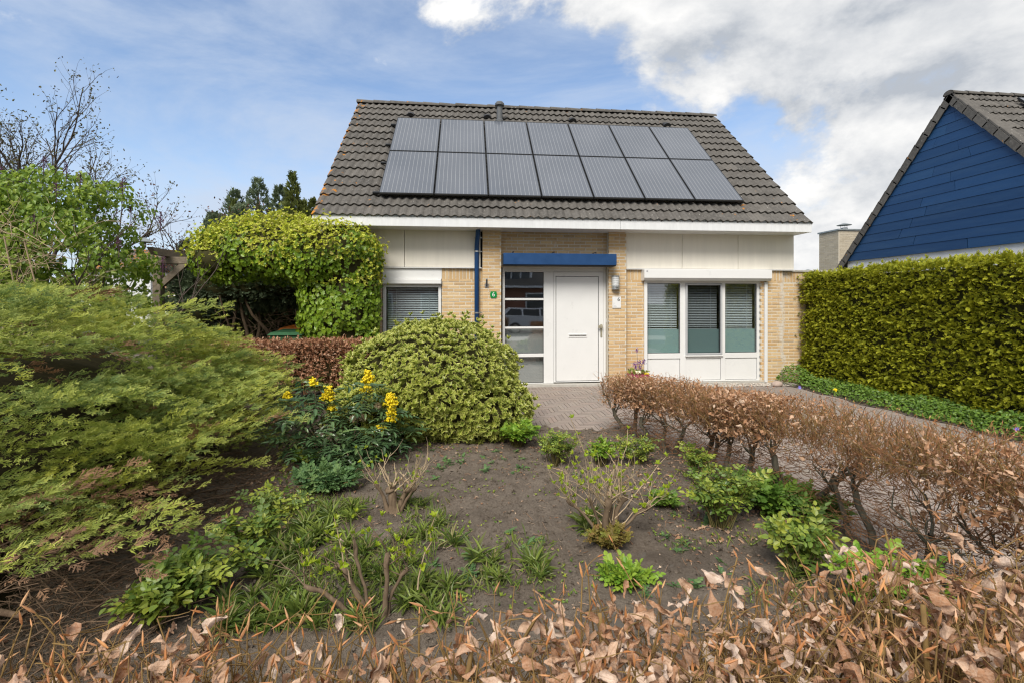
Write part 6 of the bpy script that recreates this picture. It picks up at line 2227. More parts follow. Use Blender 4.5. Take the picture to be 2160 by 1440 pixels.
mr, nt = _nt('lichened_clay_roof')
nn_ = noise_node(nt, 3.5, 5, .7); n2_ = noise_node(nt, 12, 3, .6, (1, 1, 3))
c_ = mixc(nt, mapr(nt, nn_, .35, .65), (.20, .10, .065), (.30, .20, .13)); c_ = mixc(nt, mapr(nt, n2_, .55, .7, 0, .7), c_, (.42, .22, .06))
MAT_CLAYROOF = finish(mr, nt, c_, .9, .1, n2_, .05, .6)
far_house('far house with brown lichened roof seen under the pergola beam', 336, 415, 30, 4.75, 1.9, MAT_BRICK_GREY, MAT_CLAYROOF, 8)
far_house('far white-walled house half hidden by the lilac', 180, 318, 34, 5.6, 3.9, MAT_FASCIA, MAT_TILE, 9)

# ------------------------------------------------------------------ mahonia with yellow flowers
r = np.random.default_rng(15)
mc = atG(722, 955)
ma = thing('mahonia', 'glossy dark green mahonia with bright yellow flower clusters', 'shrub', (mc[0], mc[1] - .35, 0))
YM = float(mc[1]) - .35
spots = [(662, 815, 0), (693, 845, 0), (778, 812, 0), (825, 868, 0), (608, 842, 0), (640, 890, .1), (735, 860, .15), (850, 905, .1), (700, 915, -.2), (760, 905, -.2), (620, 925, -.1), (800, 935, -.25), (670, 950, -.2), (735, 955, -.3), (590, 900, .1), (865, 880, .3)]
gl = Geo()
for i, (qx, qy, dy) in enumerate(spots):
    p = atY(qx, qy + 6, YM + dy)
    base = np.array([mc[0] + .35 * (p[0] - mc[0]), YM + .1, 0])
    g = Geo(); t_ = np.linspace(0, 1, 5)[:, None]
    g.tubes(base + (p - base) * t_ + np.array([0, 0, 0.06]) * np.sin(3.1 * t_), np.linspace(.011, .006, 5), 5); g.build('stem', MAT_BROWNBARK, ma)
    for lay, (nl, el, dz) in enumerate(((5, .35, 0.0), (6, .0, -.06), (6, -.35, -.13))):
        a = r.uniform(0, 6.28) + np.arange(nl) * 6.283 / nl + r.normal(0, .2, nl)
        D = np.stack([np.cos(a), np.sin(a), np.full(nl, el) + r.normal(0, .12, nl)], -1)
        o_ = np.repeat((p + (base - p) * (-dz / max(.2, p[2])))[None], nl, 0)
        gl.inst(MAHO[(i + lay) % 3], o_, frames(D, np.array([0, 0, 1.]) + .15 * r.normal(size=(nl, 3))), r.uniform(.17, .26, nl), np.clip(r.normal(.4, .25, nl), 0, 1))
gl.build('foliage', MAT_MAHONIA, ma, kind='stuff')
flor = Tpl([(math.sin(a) * math.cos(b), math.sin(a) * math.sin(b), math.cos(a)) for a in (.4, 1.3, 2.3) for b in np.arange(5) * 1.2566], [(i, (i + 1) % 5, 5 + (i + 1) % 5, 5 + i) for i in range(5)] + [(5 + i, 5 + (i + 1) % 5, 10 + (i + 1) % 5, 10 + i) for i in range(5)] + [(0, 4, 3, 2, 1), (10, 11, 12, 13, 14)])
for (qx, q0, q1, w, k) in ((662, 795, 810, 18, 1.2), (693, 812, 842, 30, 1.0), (778, 778, 806, 28, 1.0), (781, 815, 824, 12, 1.2), (825, 826, 852, 31, 1.0), (826, 854, 884, 26, .95), (608, 824, 836, 17, 1.2), (703, 850, 862, 22, 1.2), (800, 896, 903, 26, 1.3), (772, 812, 822, 22, 1.2)):
    c0, c1 = atY(qx, q1, YM), atY(qx, q0, YM)
    sc_ = (c1[2] - c0[2]); wr = w / 1000 * YM / 2
    g = Geo(); m = int(150 * sc_ / .12 * (w / 30)) + 40
    h = r.random(m); a = r.uniform(0, 6.28, m); rr = wr * np.sqrt(r.random(m)) * (1 - .35 * np.abs(h - .45) ** 1.5)
    cl = r.integers(0, 5, m); ca_ = cl * 1.257
    tp_ = 1.1 - .6 * h
    P = c0 + np.stack([(rr * np.cos(a) * .7 + wr * .42 * np.cos(ca_)) * tp_, (rr * np.sin(a) * .7 + wr * .42 * np.sin(ca_)) * tp_ - .03, h * sc_ * (.75 + .25 * np.cos(ca_ * 2.3)) + r.normal(0, .006, m)], -1)
    g.inst(flor, P, frames(rand_dirs(r, m), rand_dirs(r, m)), r.uniform(.008, .014, m), r.random(m)); g.build('flower_cluster', MAT_YELLOW, ma)
for (qx, qy) in ((797, 855), (766, 880), (744, 882)):
    p = atY(qx, qy, YM - .02); m = 90
    d = rand_dirs(r, m); g = Geo(); g.tubes(np.stack([np.repeat(p[None], m, 0), p + d * .022, p + nrm(d + .5 * rand_dirs(r, m)) * .038], 1), .0012, 3, r.random(m)); g.build('dry_seed_head', MAT_TAN, ma)

# ------------------------------------------------------------------ pruned shrubs
def pruned(label, bx, by, trunks, nst, hmax, r, shoots, mat=MAT_TAN, lvl=1, spread=.55, up=.18, sub_len=.6):
    """trunks: (dx, dy, height, radius) of each old limb; cut twigs grow from their knobbly heads"""
    b = atG(bx, by)
    t = thing('pruned_shrub', label, 'shrub', (b[0], b[1], 0))
    for (dx_, dy_, h, rad) in trunks:
        p0 = np.array([b[0] + dx_ * .2, b[1] + dy_ * .2, soil_z(b[0], b[1]) - .02])
        head = np.array([b[0] + dx_, b[1] + dy_, h])
        tt_ = np.linspace(0, 1, 9)[:, None]
        P = p0 + (head - p0) * tt_ + np.cumsum(r.normal(0, .006, (9, 3)), 0) + np.array([0, 0, .04]) * np.sin(tt_ * 3.14)
        g = Geo(); g.tubes(P, np.array([1.6, 1.2, .95, .9, .85, .9, 1.05, 1.25, .8]) * rad * r.uniform(.9, 1.1, 9), 8, cap=True); tk = g.build('trunk', MAT_BROWNBARK, t)
        out, tips = [], []
        for k in range(nst):
            a = r.uniform(0, 6.28); sp = r.uniform(.25, 1.25)
            q0 = P[r.integers(5, 9)] + r.normal(0, rad * .3, 3)
            d = nrm(np.array([math.cos(a) * sp + dx_, math.sin(a) * sp + dy_, r.uniform(.35, 1.1)]))
            grow(r, q0, d, hmax * r.uniform(.45, 1.0), rad * r.uniform(.16, .30), lvl, out, tips, (1, 3), spread, up, .16, 5, sub_len, .7, .3)
        g = branch_geo(out, 5, r); g.build('twigs', mat, tk, kind='stuff')
        ends = np.array([q[0] for q in tips] + [o[0][2] for o in out]); s = r.random(len(ends)) < shoots
        ends = ends[s]
        if len(ends):
            g = Geo(); rosettes(g, LEAF, ends, np.array([0, 0, 1.]) + .5 * r.normal(size=ends.shape), r, 5, .032, .6); g.build('fresh_shoots', MAT_FRESH, tk, kind='stuff')
    return t


r = np.random.default_rng(16)
pruned('hard-pruned stump with short upright tan twigs beside the ferny plant', 830, 1082, [(-.02, 0, .20, .036), (.13, .02, .22, .024), (-.15, .05, .22, .014), (.20, -.03, .20, .012)], 7, .27, r, .10)
pb = pruned('widely branched pruned shrub with many tan twigs and fresh green shoots', 1278, 1140, [(-.04, 0, .27, .024), (.13, .02, .26, .020), (-.22, .06, .26, .011), (.30, -.02, .22, .011), (.05, .10, .32, .012), (-.12, -.05, .30, .010)], 9, .31, r, .30, lvl=1, spread=.6, up=.10, sub_len=.7)
pc = pruned('crooked low pruned shrub with spreading brown branches among green tufts', 800, 1310, [(-.24, .08, .25, .015), (.02, .05, .34, .014), (-.36, .0, .20, .012), (-.14, .12, .36, .009), (.10, .02, .22, .010)], 5, .22, r, .35, mat=MAT_BROWNBARK, lvl=1, spread=.8)
# long young shoots of the middle shrub
sh_ = [(1290, 1100, 1205, 880), (1290, 1100, 1325, 905), (1300, 1090, 1405, 960), (1270, 1100, 1180, 1045), (1300, 1110, 1410, 1030), (1275, 1090, 1160, 990), (740, 1230, 705, 1090), (880, 1240, 915, 1090)]
for (x0, y0, x1, y1) in sh_:
    Y_ = float(atG(1278, 1140)[1]) if x0 > 1000 else float(atG(800, 1310)[1])
    a, b = atY(x0, y0, Y_), atY(x1, y1, Y_ + r.uniform(-.1, .15))
    tt_ = np.linspace(0, 1, 7)[:, None]
    P = a + (b - a) * tt_ + r.normal(0, .006, (7, 3))
    par = pb if x0 > 1000 else pc
    g = Geo(); g.tubes(P, np.linspace(.005, .0022, 7), 4, .5); s_ = g.build('long_shoot', MAT_TAN, par)
    g = Geo(); q = P[2:] + r.normal(0, .004, P[2:].shape); rosettes(g, LEAF_WIDE, q, np.array([0, 0, 1.]) + .6 * r.normal(size=q.shape), r, 4, .036, .8); g.build('fresh_leaves', MAT_FRESH, s_)

# ------------------------------------------------------------------ roses and herbs
def rose(label, px, py, w, h, nst, r, lsz=.075, mat=MAT_ROSE, name='rose_bush', cat='rose', tpls=ROSE, per=9, tint=(0, 1), group=None):
    b = atG(px, py)
    t = thing(name, label, cat, (b[0], b[1], 0), group)
    gs, gl = Geo(), Geo()
    for i in range(nst):
        a = r.uniform(0, 6.28); rad_ = w / 2 * math.sqrt(r.random())
        tip = np.array([b[0] + rad_ * math.cos(a), b[1] + rad_ * math.sin(a) * .7, h * r.uniform(.55, 1.0)])
        base = np.array([b[0] + .25 * rad_ * math.cos(a), b[1] + .2 * rad_ * math.sin(a), soil_z(b[0], b[1])])
        tt_ = np.linspace(0, 1, 6)[:, None]
        P = base + (tip - base) * tt_ + np.array([0, 0, h * .18]) * np.sin(tt_ * 3.14) + r.normal(0, .008, (6, 3))
        gs.tubes(P, np.linspace(.0045, .002, 6), 4, r.random())
        k = r.uniform(1.2, 5, per); i0 = k.astype(int).clip(0, 4); f = (k - i0)[:, None]
        q = P[i0] * (1 - f) + P[i0 + 1] * f
        D = rand_dirs(r, per); D[:, 2] = np.abs(D[:, 2]) * .6 + .05
        up_ = np.array([0, -.15, 1.]) + .35 * r.normal(size=(per, 3))
        kk = r.integers(0, len(tpls), per); R_ = frames(D, up_)
        base_t = r.uniform(*tint)
        for j in range(len(tpls)):
            s = kk == j
            gl.inst(tpls[j], q[s], R_[s], lsz * r.uniform(.7, 1.25, s.sum()), np.clip(base_t + r.normal(0, .2, s.sum()), 0, 1))
    gs.build('stems', MAT_ROSESTEM, t, kind='stuff'); gl.build('leaves', mat, t, kind='stuff')
    return t


r = np.random.default_rng(17)
rose('low rose bush with rounded green leaflets under the juniper skirt near the front hedge', 345, 1330, .46, .26, 15, r, .085)
rose('spreading rose bush with light green leaflets beside the first low rose', 425, 1265, .62, .27, 24, r, .085)
rose('small rose bush with fresh leaflets where the juniper skirt ends', 525, 1170, .45, .28, 16, r, .08)
rose('thin rose bush between the juniper and the ferny plant', 580, 1105, .42, .26, 13, r, .07)
rose('yellowing rose shoot on bare soil near the ferny plant', 632, 1105, .26, .20, 7, r, .06, tint=(.7, 1))
rose('dense rose bush between the big pruned shrub and the drive hedge', 1520, 1120, .52, .44, 34, r, .075)
rose('upright rose bush in front of the drive hedge trunks', 1690, 1215, .46, .36, 20, r, .085)
rose('tall rose shoots behind the dense rose bush', 1478, 1030, .34, .40, 12, r, .07, tint=(.5, 1))
rose('rose shoots with blue-green leaflets by the drive hedge', 1590, 1070, .36, .30, 12, r, .08, tint=(.0, .3))
herb = dict(name='herb_plant', cat='plant')
rose('dense blue-green ferny plant at the foot of the mahonia', 692, 1045, .58, .20, 60, r, .075, MAT_FERNY, tpls=FERN, per=12, **herb)
rose('bright green leafy clump at the edge of the paved court', 1092, 945, .52, .27, 36, r, .075, MAT_BRIGHTLEAF, tpls=FERN, per=10, **herb)
rose('twiggy green shrublet next to the bright green clump', 1172, 985, .50, .36, 26, r, .06, MAT_ROSE, per=10, **herb)
rose('bright green shrublet behind the twigs of the big pruned shrub', 1265, 985, .40, .26, 20, r, .065, MAT_BRIGHTLEAF, per=9, **herb)
rose('small green shrublet at the end trunks of the drive hedge', 1345, 985, .42, .28, 20, r, .065, MAT_ROSE, per=9, tint=(.5, 1), **herb)
rose('dark green leafy clump under the drive hedge', 1625, 1085, .60, .26, 44, r, .085, MAT_COVER, tpls=FERN, per=10, **herb)
rose('dark green leafy clump between two near trunks of the drive hedge', 1730, 1110, .40, .22, 24, r, .08, MAT_COVER, tpls=FERN, per=10, **herb)
rose('pale green scalloped plant below the big pruned shrub', 1318, 1232, .26, .08, 24, r, .07, MAT_BRIGHTLEAF, tpls=FERN, per=7, **herb)
rose('bronze mossy clump at the base of the big pruned shrub', 1285, 1160, .30, .12, 40, r, .045, MAT_MOSSY, tpls=FERN, per=9, **herb)
rose('green geranium behind the corner of the two dry hedges', 1880, 1330, .50, .34, 34, r, .085, MAT_BRIGHTLEAF, tpls=FERN, per=9, **herb)
rose('yellow-green herb below the mahonia leaves', 655, 985, .30, .16, 18, r, .06, MAT_BRIGHTLEAF, per=8, **herb)
rose('small green herb in front of the blue-leaved rose', 1405, 1075, .22, .10, 16, r, .07, MAT_COVER, tpls=FERN, per=7, **herb)
rose('small green leaves under the beech hedge by the juniper', 545, 820, .50, .25, 14, r, .07, MAT_ROSE, per=8, **herb)

# tufts of lance leaves: three meshes, copied
TUFT = []
for i in range(4):
    g = Geo(); P = np.zeros((5, 3)); P[:, :2] = r.normal(0, .02, (5, 2)); P[:, 2] = np.array([0, .01, .02, .03, .0])
    rosettes(g, LEAF_NARROW, P, np.array([0, 0, 1.]) + .25 * r.normal(size=P.shape), r, 6, .105, 1.0)
    rosettes(g, LEAF_NARROW, P[:2], np.array([0, 0, 1.]) + .2 * r.normal(size=(2, 3)), r, 6, .13, .5)
    TUFT.append(g.mesh('tuft', MAT_TUFT))
tl = ['among the crooked branches of the low pruned shrub', 'on open soil before the front hedge', 'between the low roses and the crooked pruned shrub', 'between the ferny plant and the hard-pruned stump', 'just right of the hard-pruned stump', 'at the foot of the big pruned shrub', 'under the upright rose by the drive hedge']
zones = [((560, 950), (1120, 1330), 60), ((1000, 1145), (1175, 1240), 10), ((470, 560), (1255, 1345), 8), ((650, 760), (1075, 1160), 10), ((850, 940), (1070, 1120), 5), ((1225, 1260), (1090, 1130), 3), ((1650, 1700), (1190, 1240), 4)]
for zi, ((xa_, xb_), (ya_, yb_), n) in enumerate(zones):
    for i in range(n):
        p = atG(r.uniform(xa_, xb_), r.uniform(ya_, yb_))
        o = link('leafy_tuft', TUFT[r.integers(0, 4)])
        s_ = r.uniform(.5, 1.2)
        o.location = (p[0], p[1], soil_z(p[0], p[1]) - .004); o.rotation_euler = (r.normal() * .15, r.normal() * .15, r.uniform(0, 6.28)); o.scale = (s_, s_, s_)
        tag(o, 'low tuft of narrow green leaves ' + tl[zi], 'plant', 'leafy tufts ' + tl[zi])
WEED = []
for i in range(3):
    g = Geo(); P = np.zeros((4, 3)); P[:, :2] = r.normal(0, .018, (4, 2)); P[:, 2] = .012
    gi = Geo(); a = np.arange(9) * .7 + r.normal(0, .2, 9)
    D = np.stack([np.cos(a), np.sin(a), .45 + .2 * r.normal(size=9)], -1)
    gi.inst(FERN[i], np.zeros((9, 3)) + r.normal(0, .012, (9, 3)) * [1, 1, 0], frames(D, np.array([0, 0, 1.]) + .2 * r.normal(size=(9, 3))), r.uniform(.04, .07, 9), r.random(9))
    WEED.append(gi.mesh('weed', MAT_FERNY))
sl2 = ['behind the hard-pruned stump', 'on bare soil before the round variegated bush', 'scattered over the open middle of the bed', 'on bare soil near the dense rose']
for zi, ((xa_, xb_), (ya_, yb_), n) in enumerate([((905, 1000), (955, 1045), 12), ((1010, 1110), (945, 1005), 9), ((640, 1500), (1000, 1260), 26), ((1380, 1560), (1130, 1260), 8)]):
    for i in range(n):
        p = atG(r.uniform(xa_, xb_), r.uniform(ya_, yb_))
        o = link('seedling', WEED[r.integers(0, 3)]); s_ = r.uniform(.35, 1.1)
        o.location = (p[0], p[1], soil_z(p[0], p[1])); o.rotation_euler = (0, 0, r.uniform(0, 6.28)); o.scale = (s_, s_, s_)
        tag(o, 'small divided-leaf green seedling ' + sl2[zi], 'plant', 'seedlings ' + sl2[zi])

# fine grass, straw and creeping weeds
r = np.random.default_rng(27)
g = Geo(); gs2 = Geo()
for (xa_, xb_), (ya_, yb_), n, k in [((560, 960), (1060, 1340), 2300, 0), ((960, 1160), (1150, 1260), 260, 0), ((1380, 1720), (1150, 1290), 420, 0), ((600, 760), (1060, 1180), 320, 0), ((580, 1000), (940, 1330), 1300, 1), ((1000, 1600), (960, 1290), 650, 1), ((590, 700), (900, 1080), 400, 1)]:
    pp = np.array([atG(r.uniform(xa_, xb_), r.uniform(ya_, yb_)) for _ in range(n)])
    pp = pp[vnoise(pp * [1, 1, 0], 61, 3.0) > -.15]; n = len(pp)
    pp[:, 2] = bed_h(pp[:, 0], pp[:, 1])
    if k == 0:
        D = nrm(np.stack([r.normal(0, .6, n), r.normal(0, .6, n), np.ones(n)], -1))
        g.inst(LEAF_NARROW, pp, frames(D, rand_dirs(r, n)), r.uniform(.03, .10, n) * np.array(1), np.clip(r.random(n) ** .8, 0, 1))
    else:
        rosettes(gs2, LEAF4W, pp + [0, 0, .006], np.array([0, 0, 1.]) + .25 * r.normal(size=(n, 3)), r, 4, .018, 1.15)
tag(g.build('sparse_grass', MAT_TUFT, kind='stuff'), 'thin green and straw-coloured grass blades among the tufts', 'grass')
tag(gs2.build('creeping_weeds', MAT_ROSE, kind='stuff'), 'tiny creeping weeds sprinkled over the soil', 'weeds')

# ------------------------------------------------------------------ leaf litter
r = np.random.default_rng(18)
g = Geo()
zones = [((-2.0, -1.2), (3.6, 5.6), 900, 1), ((-2.3, -1.15), (1.5, 3.6), 1100, 0), ((-2.2, 2.3), (1.4, 6.2), 1700, 0), ((-2.0, -.9), (3.5, 6.5), 900, 1), ((1.35, 2.45), (1.6, 5.6), 1500, 1), ((-1.8, -.4), (5.0, 7.8), 700, 1), ((-1.3, 1.2), (4.9, 5.6), 350, 1), ((.9, 2.4), (1.5, 2.3), 700, 1)]
for (xa_, xb_), (ya_, yb_), n, k in zones:
    x = r.uniform(xa_, xb_, n); y = r.uniform(ya_, yb_, n)
    ok = bed_inside(x, y); x, y = x[ok], y[ok]; n = len(x)
    P = np.stack([x, y, bed_h(x, y) + .005], -1)
    kk = r.integers(0, 4, n); sz = (.012 + .035 * r.random(n) ** 2) if k == 0 else r.uniform(.015, .055, n)
    nn = np.array([0, 0, 1.]) + .35 * r.normal(size=(n, 3)); D = np.stack([r.normal(size=n), r.normal(size=n), .15 * r.normal(size=n)], -1)
    for i in range(4):
        s = kk == i; g.inst(DRYS[i], P[s], frames(D[s], nn[s]), sz[s], r.random(s.sum()))
n = 700; x = r.uniform(-2, 2.3, n); y = r.uniform(1.4, 6, n); ok = bed_inside(x, y); x, y = x[ok], y[ok]; n = len(x)
a = r.uniform(0, 6.28, n); L = r.uniform(.02, .12, n)
P = np.stack([np.stack([x + t * L * np.cos(a), y + t * L * np.sin(a), bed_h(x, y) + .006 + .004 * t], -1) for t in (0, .5, 1)], 1) + r.normal(0, .003, (n, 3, 3))
g.tubes(P, r.uniform(.0008, .0022, n)[:, None] * np.ones((1, 3)), 3, r.random(n))
tag(g.build('leaf_litter', MAT_LITTER, kind='stuff'), 'fallen dry leaves and twig bits scattered over the soil', 'leaf litter')

# ------------------------------------------------------------------ flower pot by the window
r = np.random.default_rng(19)
p = atY(1347, 800, 8.55)
fp = thing('flower_pot', 'magenta flower pot with tall purple spikes against the brick wall', 'flower pot', (p[0], 8.55, .02))
mg = plain('magenta_glaze', (.42, .006, .17), .25, .1, 6)
x0, z1 = float(p[0]), pZ(1347, 787, 8.55)
g = Geo(); g.lathe([(.13, .02), (.15, .06), (.19, z1 - .05), (.205, z1 - .045), (.205, z1), (.185, z1), (.18, z1 - .03)], (x0, 8.55, 0), 22); g.build('pot', mg, fp, smooth=False)
g = Geo(); m = 90; a = r.uniform(0, 6.28, m); rr = .19 * np.sqrt(r.random(m)); P = np.stack([x0 + rr * np.cos(a), 8.55 + rr * np.sin(a), z1 + .06 * r.random(m)], -1)
scatter(g, LEAF, P, np.array([0, 0, 1.]) + .6 * r.normal(size=P.shape), r, .07, .5, .1); g.build('leaves', MAT_ROSE, fp, kind='stuff')
pm = leafmat('purple_petal', [(.16, .03, .30), (.24, .06, .42), (.10, .02, .18)])
for (qx, qy) in ((1343, 736), (1338, 766), (1346, 764), (1350, 763), (1356, 762), (1359, 760), (1341, 773), (1350, 773)):
    c = atY(qx, qy, 8.55)
    g = Geo(); g.tubes(np.array([[x0 + .4 * (c[0] - x0), 8.55, z1], (np.array([x0, 8.55, z1]) + c) / 2, c]), .003, 4); stk = g.build('stalk', MAT_BROWNBARK, fp)
    g = Geo(); m = 26; P = c + np.stack([r.normal(0, .014, m), r.normal(0, .014, m), r.uniform(-.045, .03, m)], -1)
    g.inst(LEAF_WIDE, P, frames(rand_dirs(r, m), rand_dirs(r, m)), .022, r.random(m)); g.build('flower_spike', pm, stk)
for (qx, qy, mt, k) in ((1345, 785, plain('cream_petal', (.8, .76, .6), .5), 9), (1362, 789, MAT_YELLOW, 6)):
    c = atY(qx, qy, 8.4)
    g = Geo(); rosettes(g, LEAF_ROUND, np.array([c, c + [.03, 0, .005], c + [-.025, .01, .0]]), np.array([[0, -.7, .7]] * 3), r, k, .035, 1.2); g.build('blossom', mt, fp)

# ------------------------------------------------------------------ dry beech hedge in the foreground
r = np.random.default_rng(20)
fh = thing('beech_hedge', 'clipped dry beech hedge with curled tan leaves and orange buds along the street', 'hedge', (0, .75, 0))


def fh_top(x):
    return .965 + .035 * np.clip((x + .1) / .4, 0, 1) + .05 * np.clip((x - .45) / .5, 0, 1) + .012 * np.sin(x * 9) + .012 * np.sin(x * 23 + 1)


n = 1700
x = r.uniform(-1.25, 1.5, n); y = r.uniform(.58, .99, n)
zt = fh_top(x) - r.uniform(0, .09, n)
p0 = np.stack([x + r.normal(0, .06, n), y + r.normal(0, .05, n), zt - r.uniform(.20, .36, n)], -1)
p1 = np.stack([x + r.normal(0, .07, n), y + r.normal(0, .06, n), zt], -1)
tt_ = np.linspace(0, 1, 6)
zig = np.cumsum(r.normal(0, .010, (n, 6, 3)), 1)
P = p0[:, None] + (p1 - p0)[:, None] * tt_[None, :, None] + zig
g = Geo(); g.tubes(P, np.linspace(1, .55, 6)[None] * (r.uniform(.0012, .0030, n) * np.where(r.random(n) < .08, 1.9, 1))[:, None], 4, r.random(n))
m = 4600; i = r.integers(0, n, m); k = r.integers(1, 6, m); q = P[i, k]
dd = nrm(np.stack([r.normal(0, .9, m), r.normal(0, .7, m), r.uniform(.0, 1.1, m)], -1)); L = r.uniform(.025, .085, m)
P2 = q[:, None] + dd[:, None] * np.linspace(0, 1, 4)[None, :, None] * L[:, None, None] + r.normal(0, .002, (m, 4, 3))
lim = fh_top(P2[:, :, 0]) + .022
P2[:, :, 2] = np.minimum(P2[:, :, 2], lim)
g.tubes(P2, np.linspace(.0015, .0008, 4)[None], 3, r.random(m))
g.build('twigs', MAT_TWIG, fh, kind='stuff')
for j in range(26):
    xx = -1.2 + j * .105 + r.normal(0, .03); yy = r.uniform(.62, .95); tz = float(fh_top(xx)) - r.uniform(.02, .12)
    b = np.array([xx + r.normal(0, .04), .78, 0]); e = np.array([xx, yy, tz]); u = np.linspace(0, 1, 7)[:, None]
    g = Geo(); g.tubes(b + (e - b) * u + r.normal(0, .008, (7, 3)), np.linspace(.011, .0045, 7), 6, r.random(), cap=True); g.build('trunk', MAT_TWIG, fh)


def fh_visible(p):
    d = p[0] * SN + p[1] * CS
    sx = (p[0] * CS - p[1] * SN) / d; sy = (CAM_H - p[2]) / d
    return abs(sx) < 1.1 and sy < .83


# buds: at the twig ends
BUDME = []
for t0 in (.05, .3, .55, .8, .95):
    gg = Geo(); gg.raw(BUD.v, BUD.loops, BUD.tot, t0, BUD.g); BUDME.append(gg.mesh('bud', MAT_BUD))
kb = r.random(m) < .40; ka = r.random(n) < .6
ends = np.concatenate([P[ka, -1], P2[kb, -1]]); dirs = np.concatenate([nrm(P[ka, -1] - P[ka, -2]), nrm(P2[kb, -1] - P2[kb, -2])])
rest = Geo(); cnt = 0
order = np.argsort(-(ends[:, 2] - fh_top(ends[:, 0])) - .25 * (ends[:, 1] - .6))
for k in order:
    p, d = ends[k], nrm(dirs[k] + .45 * r.normal(size=3) + np.array([0, 0, .05]))
    R_ = frames(d[None], rand_dirs(r, 1))[0]; s_ = r.uniform(.017, .034)
    if cnt < 280 and fh_visible(p):
        o = link('bud', BUDME[r.integers(0, 5)], fh); cnt += 1
        o.matrix_basis = Matrix((*[tuple(R_[q] * s_) + (float(p[q]),) for q in range(3)], (0, 0, 0, 1)))
    else:
        rest.inst(BUDS, [p], R_[None], s_, r.random())
rest.build('small_buds', MAT_BUD, fh, kind='stuff')
# curled dry leaves
LEAFME = []
for j in range(len(DRY)):
    for t0 in (.15, .45, .72, .95):
        gg = Geo(); t_ = DRY[j]; gg.raw(t_.v, t_.loops, t_.tot, t0, t_.g); LEAFME.append(gg.mesh('dry_leaf', MAT_FRONTLEAF, smooth=True))
nl = 4300
x = r.uniform(-1.2, 1.45, nl); cl = vnoise(np.stack([x, 0 * x, 0 * x], -1), 41, 3)
sel = r.random(nl) < np.clip(.62 + .55 * cl + .35 * (x > .05), .2, 1)
x = x[sel]; nl = len(x)
y = r.uniform(.60, 1.0, nl); z = fh_top(x) - .012 - .24 * r.random(nl) ** 1.15
rest = Geo(); cnt = 0
for j in np.argsort(-z):
    p = np.array([x[j], y[j], z[j]])
    d = nrm(np.array([r.normal(0, .8), r.normal(0, .7), r.normal(.05, .6)])); R_ = frames(d[None], rand_dirs(r, 1) + np.array([[0, -.35, .5]]))[0]
    s_ = r.uniform(.026, .056)
    if cnt < 290 and fh_visible(p):
        o = link('dry_leaf', LEAFME[r.integers(0, len(LEAFME))], fh); cnt += 1
        o.matrix_basis = Matrix((*[tuple(R_[q] * s_) + (float(p[q]),) for q in range(3)], (0, 0, 0, 1)))
    else:
        rest.inst(DRYM[r.integers(0, 5)], [p], R_[None], s_, r.random())
n2 = 1500                                              # filler leaves lower down, tinted darker to put shaded depth inside the hedge
x2 = r.uniform(-1.2, 1.45, n2); p2 = np.stack([x2, r.uniform(.66, 1.02, n2), fh_top(x2) - r.uniform(.14, .42, n2)], -1)
k2 = r.integers(0, 5, n2); R2 = frames(rand_dirs(r, n2), rand_dirs(r, n2)); s2 = r.uniform(.03, .06, n2); t2 = r.uniform(0, .45, n2)
for j in range(5):
    q2 = k2 == j
    rest.inst(DRYM[j], p2[q2], R2[q2], s2[q2], t2[q2])
rest.build('inner_leaves', MAT_FRONTLEAF, fh, kind='stuff', smooth=True)

# ------------------------------------------------------------------ across the street (seen in the window reflections)
op = thing('opposite_house', 'dark red brick house with dormer reflected in the window panes', 'house', (2, -20, 0))
MAT_REDBRICK = brick_mat('red_brick', [(.20, .085, .06), (.25, .11, .075), (.17, .075, .055)])
g = Geo(); g.box(-9, 12, -25, -18, -.1, 3.0); g.build('wall', MAT_REDBRICK, op)
g = Geo(); v = [(-9.3, -17.6, 2.9), (12.3, -17.6, 2.9), (12.3, -21.5, 7.2), (-9.3, -21.5, 7.2), (-9.3, -25.4, 2.9), (12.3, -25.4, 2.9)]
g.faces(v, [(0, 3, 2, 1), (3, 4, 5, 2), (0, 4, 3), (1, 2, 5), (0, 1, 5, 4)]); orf = g.build('roof', MAT_TILE, op)
g = Geo(); g.box(-9.3, 12.3, -17.7, -17.55, 2.78, 2.95); g.build('fascia', MAT_FASCIA, op)
g = Geo(); g.box(2.6, 5.0, -20.5, -18.2, 3.05, 4.75); dm = g.build('dormer', MAT_FASCIA, op)
for k in range(3):
    g = Geo(); g.box(2.8 + k * .7, 3.38 + k * .7, -18.19, -18.16, 3.3, 4.5); g.build('pane', plain('far_glass', (.05, .06, .07), .1), dm)
for k in range(5):
    xa_ = -7.5 + k * 4
    g = Geo(); g.box(xa_, xa_ + 2.0, -17.99, -17.95, .5, 2.4); wn = g.build('window', MAT_WHITE, op)
    g = Geo(); g.box(xa_ + .1, xa_ + 1.9, -17.95, -17.94, .6, 2.3); g.build('pane', plain('far_glass', (.05, .06, .07), .1), wn)

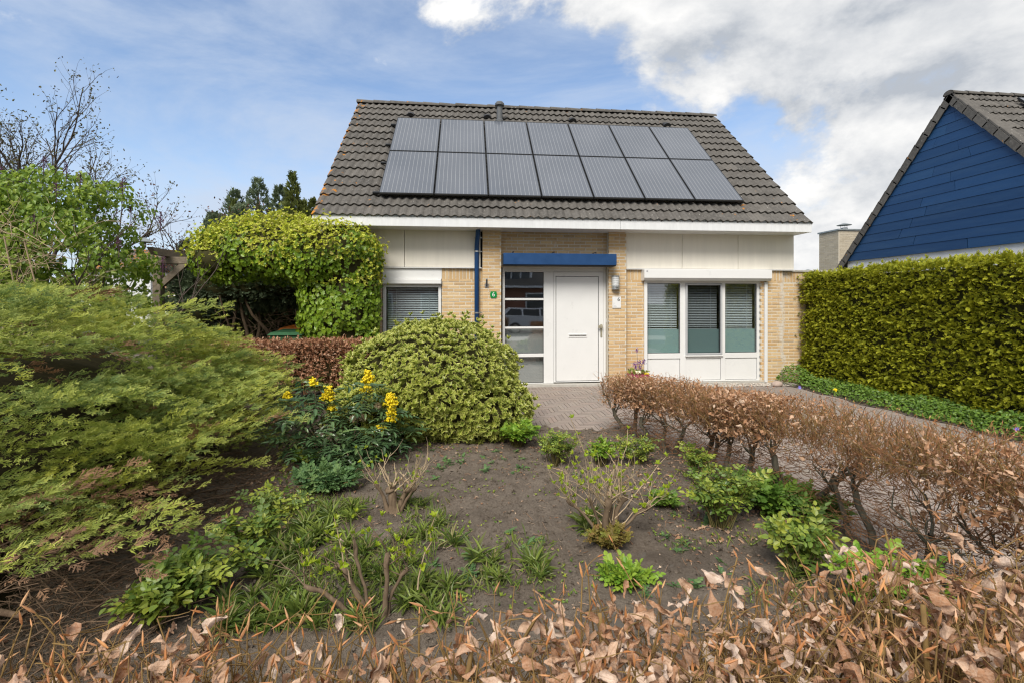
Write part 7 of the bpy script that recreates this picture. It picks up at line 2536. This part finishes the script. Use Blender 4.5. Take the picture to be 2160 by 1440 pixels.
car = thing('parked_car', 'white estate car parked across the street, reflected in the door pane', 'car', (4.0, -8.2, -.1))
MAT_CAR = plain('white_car_paint', (.62, .64, .66), .2, .03, 3, .5, coat=.6)
MAT_CARGLASS = plain('car_glass', (.03, .035, .04), .08, .05)
lower = [(-2.3, .28), (2.25, .28), (2.36, .55), (2.30, .82), (1.25, .98), (-2.25, 1.02), (-2.34, .6)]
upper = [(-2.18, 1.02), (1.15, .98), (.35, 1.42), (-1.65, 1.46)]
g = Geo()


def extrude(pr, w0, w1, zc):
    n = len(pr)
    v = [(4.0 + x, -8.2 - (w0 if z <= zc else w1), z - .1) for x, z in pr] + [(4.0 + x, -8.2 + (w0 if z <= zc else w1), z - .1) for x, z in pr]
    return v, [tuple(range(n)), tuple(range(2 * n - 1, n - 1, -1))] + [(i, n + i, n + (i + 1) % n, (i + 1) % n) for i in range(n)]


g.faces(*extrude(lower, .90, .86, .7)); g.faces(*extrude(upper, .84, .62, 1.1)); g.build('body', MAT_CAR, car)
for s_ in (-1, 1):
    for (a, b) in ((-1.95, -1.05), (-.95, -.05), (.05, .75)):
        v = [(4 + a, -8.2 + s_ * .845, .94), (4 + b, -8.2 + s_ * .845, .93), (4 + (b if b < .5 else .35), -8.2 + s_ * .66, 1.27), (4 + (a if a > -1.9 else -1.62), -8.2 + s_ * .66, 1.29)]
        g = Geo(); g.faces(v, [(0, 1, 2, 3)]); g.build('side_window', MAT_CARGLASS, car)
    for x in (-1.4, 1.45):
        Mw = Matrix.Translation((4 + x, -8.2 + s_ * .80, .23)) @ Matrix.Rotation(math.pi / 2, 4, 'X')
        g = Geo(); g.lathe([(.33, -.1), (.33, .1)], (0, 0, 0), 20, M=Mw); wh = g.build('wheel', MAT_BLACKPL, car)
        g = Geo(); g.lathe([(.22, -.115), (.22, .115)], (0, 0, 0), 16, M=Mw); g.build('rim', MAT_STEEL, wh)
    g = Geo(); g.box(4 - 2.36, 4 - 2.2, -8.2 + s_ * .80 - .07, -8.2 + s_ * .80 + .07, .50, 1.22, b=.02); g.build('tail_light', plain('red_lens', (.5, .01, .01), .2), car)
    g = Geo(); g.box(4 + 2.2, 4 + 2.33, -8.2 + s_ * .62 - .18, -8.2 + s_ * .62 + .18, .52, .68, b=.02); g.build('headlight', MAT_OPAL, car)
